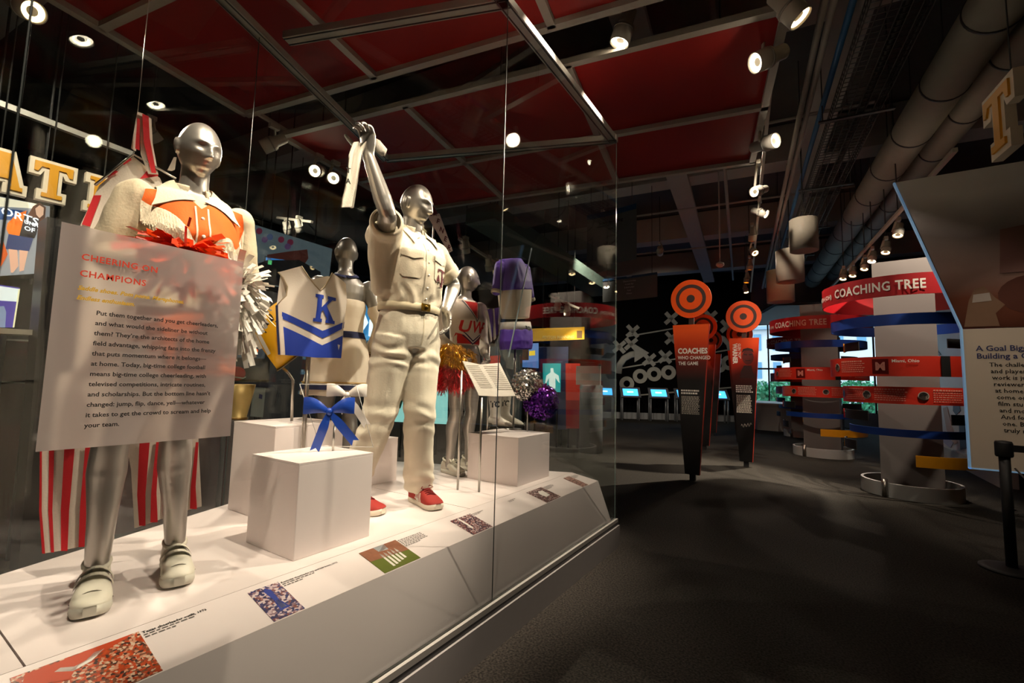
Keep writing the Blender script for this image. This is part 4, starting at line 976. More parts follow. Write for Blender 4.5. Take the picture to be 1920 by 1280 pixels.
pr = apl(541, 700, S.o, S.n); pb = apl(547, 788, S.o, S.n); MB().tube([pr + Vector((0, 0, .03)) - S.u * .03, pr, apl(549, 712, S.o, S.n), Vector((pb.x, pb.y, 1.045))], .008, 10).build('bent_rod', m_steel, yb_)

# ---- blue and white vest with the letter K
S = Sheet(590, 590, x=-2.22, th=math.radians(-18))
kv = empty('cheer_vest', (apl(582, 860, S.o, S.n).x, apl(582, 860, S.o, S.n).y, ZD), 'white sleeveless cheer vest with blue letter K and blue chevrons on a stand', 'vest')
m_wknit = mat('white_knit', '#e6dccf', .85, var=.04, scale=200, bump=.1, sheen=.2); m_royal = mat('royal_knit', '#1e3fae', .75, var=.06, scale=160); m_navy = mat('navy_knit', '#182049', .8)
wv = lambda x, y_: .006 * math.sin(x * 30 + y_ * 12) + .004 * math.sin(y_ * 25)
front = [(527, 506), (566, 498), (578, 517), (600, 545), (615, 530), (625, 510), (656, 529), (658, 560), (654, 600), (651, 640), (645, 671), (590, 670), (527, 664), (526, 620), (522, 570), (540, 552), (543, 535), (534, 515)]
back_ = [(532, 508), (566, 500), (596, 518), (625, 512), (652, 530), (652, 600), (644, 670), (528, 664), (524, 570)]
b = MB(); S.put(b, S.poly(back_), -.10, -1.2, .03, 0, None, .003); b.build('back_panel', m_wknit, kv)
b = MB(); S.put(b, S.poly(front), 0, 2.0, .02, 0, wv, .004); fp = b.build('front_panel', m_wknit, kv)
def deco(name, pts, m, off=.003, par=None, Sx=None, bend=2.0, w_=None):
    Sx = Sx or S; bb = MB(); Sx.put(bb, Sx.poly(pts), off, bend, .02, 0, w_ or wv); bb.build(name, m, par or fp)
deco('upper_chevron', [(532, 583), (605, 620), (654, 601), (653, 613), (605, 634), (532, 596)], m_royal)
deco('hem_panel', [(534, 611), (604, 647), (651, 627), (645, 671), (590, 670), (537, 665)], m_royal)
deco('side_binding', [(521, 570), (525, 570), (529, 664), (525, 664)], m_navy, .004)
deco('side_stripe', [(527, 590), (533, 592), (537, 665), (531, 664)], m_wknit, .004)
deco('logo_patch', [(636, 645), (642, 646), (638, 656)], m_printw, .006)
KL = [(0, 0), (.36, 0), (.36, .12), (.29, .12), (.29, .36), (.36, .45), (.60, .12), (.53, .12), (.53, 0), (1, 0), (1, .12), (.92, .12), (.52, .62), (.80, .88), (.98, .88), (.98, 1), (.56, 1), (.56, .88), (.62, .88), (.29, .53), (.29, .88), (.36, .88), (.36, 1), (0, 1), (0, .88), (.09, .88), (.09, .12), (0, .12)]
b = MB(); k00 = S.uv(587, 602); k10 = S.uv(630, 607); k01 = S.uv(591, 551)
P = [(k00[0] + (k10[0] - k00[0]) * x + (k01[0] - k00[0]) * z, k00[1] + (k10[1] - k00[1]) * x + (k01[1] - k00[1]) * z) for x, z in KL]
S.put(b, P, .005, 2.0, .02, 0, wv, .002); b.build('letter_k', m_royal, fp)
b = MB(); b.tube([S.o + S.u * x + S.v * z + S.n * (.002 - 2.0 * x * x + wv(x, z)) for x, z in S.poly([(566, 498), (572, 508), (579, 519), (590, 534), (600, 545), (608, 538), (617, 526), (625, 510)])], .0035, 6); b.build('neck_binding', mat('tan_binding', '#b5a488', .8), fp)
b = MB(); b.tube([S.o + S.u * x + S.v * z + S.n * (.002 - 2.0 * x * x + wv(x, z)) for x, z in S.poly([(527, 506), (535, 516), (543, 535), (540, 552), (523, 570)])], .003, 6); b.build('armhole_binding', mat('tan_binding', '#b5a488', .8), fp)
pt = apl(584, 660, S.o, S.n) - S.n * .05; MB().cyl((pt.x, pt.y, pt.z + .2), (pt.x, pt.y, ZD), .012).build('stand_pole', m_steel, kv)
MB().lathe([(.09, 0), (.09, .008), (.02, .012)], (pt.x, pt.y, ZD)).build('stand_foot', m_steel, kv)

# ---- red and white striped overalls hung behind the blouse mannequin
SO2 = Sheet(230, 900, x=-2.24, th=math.radians(-20))
ov = empty('striped_overalls', (SO2.o.x, SO2.o.y, 1.0), 'red and white striped overalls hanging behind the blouse mannequin', 'overalls')
m_cloth = mat('off_white_canvas', '#e9ddcd', .85, var=.04, scale=150, bump=.1); m_red = mat('red_canvas', '#c81a24', .8, var=.06, scale=150, bump=.1)
wv2 = lambda x, y_: .010 * math.sin(x * 28 + y_ * 3) + .006 * math.sin(y_ * 9 + x * 8)
def ov_piece(name, pts, m, off=0.0, th=.004, par=None):
    bb = MB(); SO2.put(bb, SO2.poly(pts), off, 0, .03, 0, wv2, th); return bb.build(name, m, par or ov)
legL = ov_piece('trouser_leg', [(95, 700), (205, 700), (211, 930), (214, 1012), (80, 1037), (75, 880)], m_cloth)
legR = ov_piece('trouser_leg', [(215, 700), (368, 700), (373, 850), (378, 948), (252, 990), (246, 880)], m_cloth)
def quad_stripe(par, t0, t1, b0, b1, y0, y1): ov_piece('stripe', [(t0, y0), (t1, y0), ((t1 + b1) / 2 - 4, (y0 + y1) / 2 + 20), (b1, y1), (b0, y1), ((t0 + b0) / 2 - 4, (y0 + y1) / 2 + 20)], m_red, .006, 0, par)
for t0, t1, b0, b1, y1 in ((75, 79, 80, 86, 1036), (93, 103, 97, 103, 1033), (122, 141, 116, 128, 1030), (160, 176, 148, 161, 1024), (195, 210, 178, 190, 1018)): quad_stripe(legL, t0, t1, b0, b1, 838, y1)
for t0, t1, b0, b1, y1 in ((262, 281, 261, 273, 984), (293, 299, 282, 296, 978), (318, 330, 308, 322, 970), (346, 356, 338, 350, 960), (367, 372, 356, 369, 953)): quad_stripe(legR, t0, t1, b0, b1, 828, y1)
bib = ov_piece('bib', [(150, 420), (185, 345), (250, 292), (300, 330), (330, 400), (330, 720), (120, 720)], m_cloth, -.01)
for P in ([(153, 420), (175, 365), (190, 365), (168, 424)], [(200, 330), (215, 318), (222, 322), (196, 334)], [(230, 302), (243, 294), (247, 300), (232, 310)], [(232, 440), (245, 415), (247, 440)], [(262, 335), (276, 318), (294, 322), (297, 327)]): ov_piece('stripe', P, m_red, -.002, 0, bib)
st_ = ov_piece('shoulder_strap', [(258, 213), (268, 215), (284, 224), (286, 268), (297, 326), (278, 326), (264, 290), (262, 230), (255, 285), (246, 280), (256, 222)], m_cloth, .01)
ov_piece('stripe', [(267, 217), (279, 221), (281, 260), (293, 325), (284, 325), (270, 270)], m_red, .018, 0, st_)
ov_piece('stripe', [(258, 225), (263, 228), (262, 285), (254, 282)], m_red, .018, 0, st_)
ov_piece('shoulder_strap', [(326, 295), (331, 296), (328, 318), (322, 320), (314, 318)], m_cloth, .01)
hg = MB(); hg.tube([apl(178, 347, SO2.o, SO2.n), apl(250, 289, SO2.o, SO2.n), apl(330, 335, SO2.o, SO2.n)], .005, 8); hg.tube([apl(250, 289, SO2.o, SO2.n), Vector((apl(250, 289, SO2.o, SO2.n).x, apl(250, 289, SO2.o, SO2.n).y, 3.42))], .0015, 6)
hg.build('hanger', m_steel, ov)

# ---- white cowboy boots with T C U letters
bt_m = mat('white_boot_leather', '#e6ddd0', .4, var=.05, scale=30, bump=.08); m_heel = mat('dark_boot_heel', '#2b2420', .5)
def boot(px, py, yaw, label):
    g = az_(px, py, .90); r = empty('cowboy_boot', g, label, 'boot', 'white cowboy boots'); f = Vector((math.cos(yaw), math.sin(yaw), 0)); l = Vector((-f.y, f.x, 0)); U = Vector((0, 0, 1))
    b = MB(); K = [(0, .31, .058, .062), (0, .25, .056, .058), (0, .18, .050, .050), (.002, .12, .046, .044), (.008, .085, .052, .042)]
    loft(b, [(g + f * a + U * z, f * rx, l * ry) for a, z, rx, ry in K], 20)
    K2 = [(-.05, .055, .034, .034), (0, .055, .040, .048), (.06, .048, .040, .044), (.11, .036, .042, .030), (.16, .026, .034, .020), (.195, .018, .012, .008)]
    loft(b, [(g + f * a + U * z, l * ry_, U * rz) for a, z, ry_, rz in K2], 20)
    link(fuse(b, .006, 3, .5, wrk(.003, 18, (1, 1, 1.5), 1)), 'shaft', bt_m, r)
    MB().prism([(-.06, -.034), (-.01, -.036), (-.005, .036), (-.06, .034)], g, f, l, .032).build('heel', m_heel, r)
    MB().prism([(-.01, -.034), (.07, -.044), (.13, -.042), (.20, -.012), (.20, .012), (.13, .042), (.07, .044), (-.01, .034)], g + U * .002, f, l, .008).build('sole', m_heel, r)
    # letters on the shaft side toward the glass
    d = (Vector((0, 0, EYE)) - g); d.z = 0; d.normalize(); u = Vector((-d.y, d.x, 0)); o = b.to_mesh(); bv = bvh_of(o); mb = MB()
    drape(text_me('TC', .07, .004, align='CENTER', xs=.85), frame(g + U * .175 + d * .3, u, U), bv, .003, mb, 0, .6); mb.build('lettering', m_printk, r)
    return r
boot(927, 800, math.radians(5), 'white leather cowboy boot with black letters, front one of the pair')
boot(946, 796, math.radians(5), 'white leather cowboy boot with black letters, behind its partner')

# ---- open booklet on a rod stand
SB = Sheet(915, 705, x=-2.02, th=math.radians(-12), tilt=.35)
bk_ = empty('open_booklet', SB.o, 'open white program booklet propped on thin rods beside the boots', 'booklet')
m_paper = mat('paper', '#e8e0d2', .8, var=.03)
for nm, P, b0 in (('page', [(867, 676), (900, 683), (929, 743), (898, 741)], 0), ('page', [(900, 683), (937, 680), (967, 742), (929, 743)], 0)):
    b = MB(); SB.put(b, SB.poly(P), 0, 0, .03, 0, None, .005); b.build(nm, m_paper, bk_)
b = MB()
for i in range(13):
    for (x0, x1, y0) in ((874 + i * 2.2, 897 + i * 2.2, 685 + i * 3.4), (906 + i * 2.2, 934 + i * 2.2, 686 + i * 3.6)):
        q = [apl(x, y, SB.o, SB.n) + SB.n * .0015 for x, y in ((x0, y0), (x1, y0), (x1 + .5, y0 + 1.2), (x0 + .5, y0 + 1.2))]; b.add(q, [(0, 1, 2, 3)])
b.build('print_lines', mat('pale_grey_print', '#a69c8e', .8), bk_, kind='stuff')
for px, py in ((858, 918), (898, 922)):
    g = az_(px, py, ZD); t0 = apl(px + 8, 690 if px < 870 else 738, SB.o, SB.n); MB().cyl(g, (g.x, g.y, max(t0.z - .02, 1.0)), .008).build('rod', m_steel, bk_)
for px, py in ((824, 880), (900, 850)):
    pass

# ---- striped sash on a pole
SS = Sheet(815, 400, x=-2.62, th=math.radians(-10))
sa = empty('cloth_banner', SS.o, 'narrow maroon and white sash with letters hanging behind the towel mannequin', 'banner')
b = MB(); SS.put(b, SS.poly([(776, 346), (786, 330), (796, 345), (812, 385), (824, 405), (802, 405)]), 0, 0, .03, 0, None, .004); b.build('maroon_end', m_maroon, sa)
b = MB(); SS.put(b, SS.poly([(802, 405), (824, 400), (849, 470), (842, 474)]), 0, 0, .03, 0, None, .004); b.build('white_end', mat('pinkish_white_cloth', '#cdb9ae', .85), sa)
a = apl(802, 392, SS.o, SS.n); c = apl(848, 476, SS.o, SS.n); dirv = (c - a).normalized(); b = MB()
for i, ch in enumerate('UFNER'):
    me = text_me(ch, .062, .002, align='CENTER'); p = apl(813 + i * 7, 398 + i * 16.5, SS.o, SS.n) + SS.n * .004; b.mesh(me, frame(p - Vector((0, 0, .02)), SS.u * .9 - Vector((0, 0, .25)), SS.v + SS.u * .25), 0 if i > 1 else 1)
b.build('lettering', [m_maroon, m_printw], sa)
q = apl(815, 440, SS.o, SS.n) - SS.n * .02; MB().cyl((q.x, q.y, ZD), (q.x, q.y, apl(812, 385, SS.o, SS.n).z), .008).build('pole', m_steel, sa)
# ================================================================ mannequin seen from behind, in the halter dress
_h = ax_(655, 443, -2.60); FB = Fig((-2.62, _h.y, ZD), math.radians(150), _h.z - ZD, True)
manB = empty('mannequin', FB.base, 'dark silver mannequin turned away in a cream halter dress with navy trim', 'mannequin')
FB.torso(); FB.neck_head(math.radians(15))
for s_ in (-1, 1):
    FB.leg(FB.at(0, s_ * .085, .92), FB.at(.01, s_ * .085, .50), FB.at(-.02, s_ * .09, .10)); FB.foot(FB.at(-.02, s_ * .09, .10), FB.f)
    sh = FB.at(-.01, s_ * .17, 1.43); el = FB.at(-.09, s_ * .25, 1.15); wr = FB.at(.06, s_ * .21, .98); FB.arm(sh, el, wr); hand(FB.body, wr, wr - el, FB.l * -s_, .92, (.6, .8, .5), 1)
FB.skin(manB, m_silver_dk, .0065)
m_halter = mat('cream_halter_knit', '#ddd2bf', .85, var=.04, scale=150); 
b = MB(); loft(b, [(FB.at(0, 0, z), FB.l * ry * FB.k, FB.f * rx * FB.k) for z, rx, ry in ((.66, .20, .25), (.70, .198, .248), (.80, .165, .225), (.93, .145, .20), (1.02, .125, .178), (1.10, .106, .145), (1.20, .115, .145), (1.28, .135, .16), (1.33, .13, .15))]); dr_me = fuse(b, .008, 3, .5, wrk(.004, 12, (1, 1, .4), 3)); bvD = bvh_of(dr_me); link(dr_me.copy(), 'dress', m_halter, manB)
for z0, z1, mm, nm in ((.70, .735, m_navy, 'hem_band'), (.745, .752, mat('gold_trim', '#b8923e', .5), 'hem_piping'), (1.06, 1.105, m_navy, 'waist_band')):
    rows = [[FB.at(0, 0, z) + FB.l * math.cos(a) * (np.interp(z, [.66, .70, .80, .93, 1.02, 1.10, 1.20], [.25, .248, .225, .20, .178, .145, .145]) + .006) * FB.k + FB.f * math.sin(a) * (np.interp(z, [.66, .70, .80, .93, 1.02, 1.10, 1.20], [.20, .198, .165, .145, .125, .106, .115]) + .006) * FB.k for a in np.linspace(0, 2 * math.pi, 41)] for z in np.linspace(z0, z1, 4)]
    b = MB(); b.grid(rows); b.build(nm, mm, manB)
for s_ in (-1, 1):
    b = MB(); b.tube([FB.at(.11, s_ * .06, 1.33), FB.at(.05, s_ * .11, 1.46), FB.at(-.05, s_ * .075, 1.51), FB.at(-.085, 0, 1.49)], [(.02, .004)] * 4, 8); b.build('halter_strap', m_navy, manB)
    el = FB.at(-.09, s_ * .25, 1.15); wr = FB.at(.06, s_ * .21, .98); b = MB(); limb(b, [FB.at(-.055, s_ * .215, 1.26), el, el.lerp(wr, .9)], [.056, .050, .04], 4, 16); link(fuse(b, .007, 2, .5, wrk(.003, 20)), 'glove_sleeve', m_halter, manB)
pompom('pom_pom', FB.at(.05, -.27, .93), .12, [(m_pgold, 1, 0, 0)], 'gold foil pom pom at the hip of the halter dress mannequin', 420, w=.005, droop=.4, seed=11)

# ================================================================ mannequin in the red and white V-neck top
FU = Fig((-2.39, 2.95, ZD), math.radians(-12), 1.70, True)
manU = empty('mannequin', FU.base, 'silver mannequin in a red and white V-neck cheer top with white sneakers', 'mannequin')
FU.torso(); FU.neck_head(math.radians(65))
for s_, tp in ((-1, (844, 885)), (1, (887, 887))):
    t_ = FU.at(.16, s_ * .105, 0); an = Vector((t_.x, t_.y, ZD + .10)) - FU.f * .17; FU.leg(FU.at(0, s_ * .08, .92), FU.at(.02, s_ * .085, .50), an); FU.foot(an, FU.f); shoe('shoe', manU, t_, FU.f, .25, [m_whshoe, m_whsole, m_seam, m_whshoe], 'low')
    sh = FU.at(-.01, s_ * .17, 1.43); el = FU.at(-.05, s_ * .25, 1.16); wr = FU.at(.12, s_ * .16, 1.00); FU.arm(sh, el, wr); hand(FU.body, wr, wr - el, FU.l * -s_, .92, (.9, .9, .6), s_)
FU.skin(manU, m_silver, .006)
m_uw = mat('white_cheer_knit', '#e2d6c6', .85, var=.04, scale=150); m_ured = mat('bright_red_knit', '#d01f1d', .8, var=.05, scale=150)
b = MB(); loft(b, FU.rings(TORSO_F, .02, 1.08, 1.49))
for s_ in (-1, 1): sh = FU.at(-.01, s_ * .17, 1.43); el = FU.at(-.05, s_ * .25, 1.16); wr = FU.at(.12, s_ * .16, 1.00); b.ell(sh, (.068, .068, .068)); limb(b, [sh, sh.lerp(el, .5), el, el.lerp(wr, .8)], [.066, .058, .052, .044], 4, 16)
me_u = fuse(b, .008, 3, .5, wrk(.003, 12)); bvU = bvh_of(me_u); link(me_u.copy(), 'top', m_uw, manU)
fmU = frame(FU.at(.5, 0, 0), FU.l, (0, 0, 1)); scU = lambda P: [(x * FU.k, z * FU.k) for x, z in P]
def ud(name, P, m, off, par=manU): bb = MB(); drape(poly_me(scU(P), .018), fmU, bvU, off, bb); return bb.build(name, m, par)
ud('v_neck_inset', [(-.062, 1.47), (.062, 1.47), (0, 1.335)], m_ured, .003)
for o_, mm in ((0, m_ured), (.012, m_uw), (.022, m_navy)):
    for s_ in (-1, 1): ud('neck_trim', [(s_ * (.064 + o_), 1.475), (s_ * (.073 + o_), 1.475), (0, 1.315 - o_ * 1.4), (0, 1.33 - o_ * 1.4)], mm, .0045)
ud('red_hem', [(-.14, 1.10), (.14, 1.10), (.14, 1.19), (.05, 1.16), (0, 1.13), (-.05, 1.16), (-.14, 1.19)], m_ured, .004)
for i, mm in enumerate((m_navy, m_uw, m_navy)):
    z = 1.205 - i * .014; ud('chevron', [(-.10, z), (-.10, z - .010), (0, z - .085), (.10, z - .010), (.10, z), (0, z - .073)], mm, .006)
for ch, x in (('U', -.095), ('W', 0), ('F', .095)):
    for sz, bo, mm, of in ((.125, .011, m_uw, .008), (.125, .003, m_ured, .010)):
        bb = MB(); drape(text_me(ch, sz, bo, res=3), fmU @ Matrix.Translation((x - .038, 1.20 * FU.k, 0)), bvU, of, bb); bb.build('letter' if bo < .005 else 'letter_outline', mm, manU)
c = ax_(846, 690, -2.22); pompom('pom_pom', c, .13, [(m_pgold, .45, -.02, .18), (m_pred, .55, -.19, .03)], 'gold and red tinsel pom pom hanging in front of the red top mannequin', 2400, w=.0022, hang=True, seed=12)
c2 = ax_(868, 690, -2.34); pompom('pom_pom', c2, .12, [(m_pgold, .45, -.02, .16), (m_pred, .55, -.16, .03)], 'second gold and red tinsel pom pom, behind the booklet rod', 1500, w=.0022, hang=True, seed=13)

# ================================================================ purple top and shorts on a stand
pu = empty('cheer_outfit', (-2.10, 3.06, .9), 'purple and cream cropped top with white belt and purple shorts on a steel stand', 'outfit')
m_purp = mat('purple_lycra', '#5b3aa8', .6, var=.06, scale=60); m_pcream = mat('cream_lycra', '#dcd0bb', .7)
SP = Sheet(965, 570, x=-2.10, th=math.radians(-8)); 
def pz(py): return apl(965, py, SP.o, SP.n).z
def prings(tab):
    out = []
    for px0, px1, py in tab:
        a = apl(px0, py, SP.o, SP.n); c = apl(px1, py, SP.o, SP.n); w = (c - a) / 2; out.append(((a + c) / 2, w, SP.n * w.length * .55))
    return out
b = MB(); loft(b, prings([(938, 974, 486), (936, 986, 505), (934, 992, 530), (936, 993, 545)]), 24); link(fuse(b, .007, 2, .5, wrk(.003, 14)), 'purple_top', m_purp, pu)
b = MB(); loft(b, prings([(937, 992, 543), (940, 991, 570), (944, 988, 597)]), 24); link(fuse(b, .007, 2, .5), 'cream_midriff', m_pcream, pu)
b = MB(); loft(b, prings([(941, 990, 604), (941, 993, 621)]), 24); bt = b.build('belt', m_printw, pu)
b = MB(); loft(b, prings([(940, 993, 618), (938, 994, 640), (942, 992, 655)]), 24); link(fuse(b, .007, 2, .5, wrk(.004, 14)), 'shorts', m_purp, pu)
b = MB()
bq = MB(); loft(bq, prings([(941, 990, 604), (941, 993, 621)]), 24); drape(text_me('TCU', .048, .002), frame(apl(968, 619, SP.o, SP.n) + SP.n * .3, SP.u, SP.v), bvh_of(bq.to_mesh()), .003, b)
b.build('belt_letters', m_printk, bt)
for px, py, px2, py2 in ((938, 500, 931, 545), (984, 505, 994, 560)):
    a = apl(px, py, SP.o, SP.n); c = apl(px2, py2, SP.o, SP.n); b = MB(); limb(b, [a, a.lerp(c, .5), c], [.05, .045, .04], 3, 14); b.build('sleeve', m_purp, pu); b = MB(); cuff(b, c, c - a, .04, .025); b.build('sleeve_cuff', m_pcream, pu)
a = apl(966, 640, SP.o, SP.n); MB().cyl(a, (a.x, a.y, .9), .009).build('stand_pole', m_steel, pu)
MB().lathe([(.07, 0), (.07, .006), (.012, .01)], (a.x, a.y, .9)).build('stand_foot', m_steel, pu)
a = apl(952, 560, SP.o, SP.n) + SP.n * .13; c = apl(975, 470, SP.o, SP.n) + SP.n * .13
MB().cyl(apl(931, 670, SP.o, SP.n) + SP.n * .13, c, .006).build('acrylic_rod', mat('frosted_rod', '#b9cdd2', .2, alpha=.6), label='slanting frosted rod in front of the purple outfit', cat='rod')
# hanging purple and white ribbons beside it
for px0, py0, px1, py1, lab in ((921, 580, 927, 632, 'purple ribbon glove with white edge hanging beside the purple outfit, longer one'), (934, 578, 934, 628, 'purple ribbon glove with white edge hanging beside the purple outfit, shorter one')):
    SR = Sheet(px0, py0, x=-2.2, th=math.radians(-10)); r = empty('ribbon_glove', SR.o, lab, 'glove')
    P = [(px0 - 7, py0), (px0 + 3, py0 - 2), (px1 + 6, py1 - 4), (px1 - 2, py1), (px1 - 6, py1 - 2)]; b = MB(); SR.put(b, SR.poly(P), 0, 8, .02, 0, None, .01); b.build('fabric', m_purp, r)
    P = [(px0 - 9, py0 + 1), (px0 - 6, py0), (px1 - 4, py1 + 6), (px1 - 7, py1 + 10)]; b = MB(); SR.put(b, SR.poly(P), .004, 8, .02, 0, None, .004); b.build('white_edge', m_printw, r)
    q = apl(px0, py0, SR.o, SR.n); 
a = ax_(918, 640, -2.22); MB().cyl((a.x, a.y, ZD), (a.x, a.y, ax_(918, 590, -2.22).z), .007).build('glove_stand', m_steel, label='steel rod stand under the purple ribbon gloves', cat='stand')
# ================================================================ pillar signs of the coaches
m_brown = mat('dark_brown_ring', '#3a2420', .6)
def ramp_mat(name, stops, rough=.4, axis='Z'):
    m = bpy.data.materials.new(name); m.use_nodes = True; t = m.node_tree; b = t.nodes['Principled BSDF']; tc = t.nodes.new('ShaderNodeTexCoord'); sp = t.nodes.new('ShaderNodeSeparateXYZ'); cr = t.nodes.new('ShaderNodeValToRGB')
    while len(cr.color_ramp.elements) < len(stops): cr.color_ramp.elements.new(.5)
    for e, (p, c) in zip(cr.color_ramp.elements, stops): e.position = p; e.color = (*lin(c), 1)
    t.links.new(tc.outputs['Generated'], sp.inputs[0]); t.links.new(sp.outputs[axis], cr.inputs[0]); t.links.new(cr.outputs[0], b.inputs['Base Color']); b.inputs['Roughness'].default_value = rough; return m
m_fade = ramp_mat('orange_to_black_print', [(0, '#08080a'), (.62, '#0a0809'), (.74, '#5a150b'), (.86, '#c73a10'), (.96, '#f0571a')], .35)
m_fade2 = ramp_mat('red_to_black_print', [(0, '#08080a'), (.55, '#0a0809'), (.70, '#52140f'), (.84, '#b3270f'), (.97, '#ec4d17')], .35)
def pillar(px_disc, y, zc, label, text=None, mat_=None, zt=None, wt=.245, portrait=False):
    x = ay_(px_disc, 600, y).x; k = zc / 2.54; r = empty('pillar_sign', (x, y, 0), label, 'sign', 'coach pillar signs'); mf = mat_ or m_fade
    zt = 2.165 * k; zb = .085; wb = .095
    MB().prism([(-wb, zb), (wb, zb), (wt, zt), (-wt, zt)], (x, y, 0), (1, 0, 0), (0, 0, 1), .05).build('board', mf, r)
    b = MB(); b.prism([(wb - .001, zb), (wb + .004, zb), (wt + .004, zt), (wt - .001, zt)], (x, y + .001, 0), (1, 0, 0), (0, 0, 1), .052); b.build('edge_strip', mat('red_edge', '#c0321c', .4), r)
    MB().box((x, y + .0, .045), (.075, .06, .09)).build('foot', m_black, r)
    MB().box((x, y + .02, zt + .06), (.07, .03, .2)).build('neck', mat('dark_bronze', '#2a221e', .5), r)
    R_ = .276 * k
    q = Matrix.Rotation(math.pi / 2, 3, 'X')
    b = MB(); b.lathe([(R_, 0), (R_, .03)], (x, y + .01, zc), 48, mtx=q, smooth=False); disc = b.build('disc', m_orange, r)
    for r0, r1 in ((.74, .57), (.20, 0)):
        b = MB()
        if r1: b.lathe([(R_ * r1, .031), (R_ * r1, .034), (R_ * r0, .034), (R_ * r0, .031)], (x, y + .01, zc), 48, mtx=q, smooth=False, cap=False)
        else: b.lathe([(R_ * r0, .031), (R_ * r0, .034)], (x, y + .01, zc), 48, mtx=q, smooth=False)
        b.build('ring' if r1 else 'bullseye', m_brown, disc)
    yf = y - .052
    if text:
        for (s_, sz, xx, zz, bo, rot) in text:
            me = text_me(s_, sz, bo, xs=.82); M_ = frame((x + xx, yf, zz), (1, 0, 0), (0, 0, 1)) if not rot else frame((x + xx, yf, zz), (0, 0, -1), (1, 0, 0)); MB().mesh(me, M_).build('lettering', m_printw, r, kind='stuff')
    return r, x, yf
def para(r, x0, x1, z0, z1, yf, n, m, name='paragraph', seed=1):
    b = MB(); rg = random.Random(seed); dz = (z0 - z1) / n
    for i in range(n):
        xx = x0; xe = x1 - rg.uniform(0, .12) * (x1 - x0)
        while xx < xe:
            w = min(rg.uniform(.012, .035), xe - xx); z = z0 - i * dz; b.add([(xx, yf, z - dz * .6), (xx + w, yf, z - dz * .6), (xx + w, yf, z), (xx, yf, z)], [(0, 1, 2, 3)]); xx += w + .007
    b.build(name, m, r, kind='stuff')
m_gprint = mat('grey_white_print', '#b9b2a6', .7)
r, x, yf = pillar(1296, 6.78, 2.54, 'tapering orange and black pillar sign lettered Coaches Who Changed The Game', [('COACHES', .105, -.175, 1.755, .004, 0), ('WHO CHANGED', .068, -.175, 1.672, .0012, 0), ('THE GAME', .068, -.170, 1.592, .0012, 0)])
para(r, x - .135, x + .11, 1.245, 1.17, yf, 2, m_printw, 'subheading', 3); para(r, x - .13, x + .115, 1.155, .90, yf, 13, m_gprint, seed=4)
r, x, yf = pillar(1394, 8.53, 2.49, 'tapering red pillar sign lettered Warner with a dark portrait print', [('WARNER', .098, -.165, 2.03, .004, 1), ('GLEN "POP"', .058, -.085, 2.03, .001, 1)], m_fade2, wt=.225)
face = mat('dark_red_portrait', '#5e150c', .6); head_ = [(.06 + .085 * math.cos(a), 1.80 + .125 * math.sin(a)) for a in np.linspace(0, 2 * math.pi, 20)[:-1]]
MB().prism(head_, (x, yf - .001, 0), (1, 0, 0), (0, 0, 1), .001).build('portrait', face, r)
MB().prism([(.0, 1.66), (.11, 1.66), (.13, 1.55), (.16, 1.45), (-.07, 1.45), (-.05, 1.56)], (x, yf - .0005, 0), (1, 0, 0), (0, 0, 1), .001).build('portrait_shoulders', mat('darker_red_portrait', '#36100c', .6), r)
for P in ([(.0, 1.835), (.05, 1.83), (.05, 1.85), (.0, 1.852)], [(.075, 1.83), (.125, 1.835), (.125, 1.852), (.075, 1.85)], [(.02, 1.735), (.10, 1.735), (.10, 1.748), (.02, 1.748)], [(-.03, 1.87), (.02, 1.91), (.10, 1.91), (.148, 1.87), (.13, 1.935), (.06, 1.955), (-.01, 1.935)]): MB().prism(P, (x, yf - .003, 0), (1, 0, 0), (0, 0, 1), .001).build('portrait_feature', mat('near_black_red', '#260a08', .6), r)
para(r, x - .13, x + .13, 1.33, 1.20, yf, 4, m_printw, 'subheading', 5); para(r, x - .125, x + .11, 1.17, .87, yf, 14, m_gprint, seed=6)
sg = MB(); rg = random.Random(2); sg.tube([(x - .06 + i * .009, yf - .001, .66 + .03 * math.sin(i * 1.3) + .002 * i) for i in range(18)], .0025, 5); sg.build('signature', m_gprint, r)
pillar(1318, 10.2, 2.54, 'second pillar sign behind the Coaches sign, orange target disc half hidden'); pillar(1333, 13.2, 2.54, 'third pillar sign in the row behind the Coaches sign', mat_=m_fade2)
pillar(1386, 11.4, 2.49, 'pillar sign standing behind the Warner sign', mat_=m_fade2)

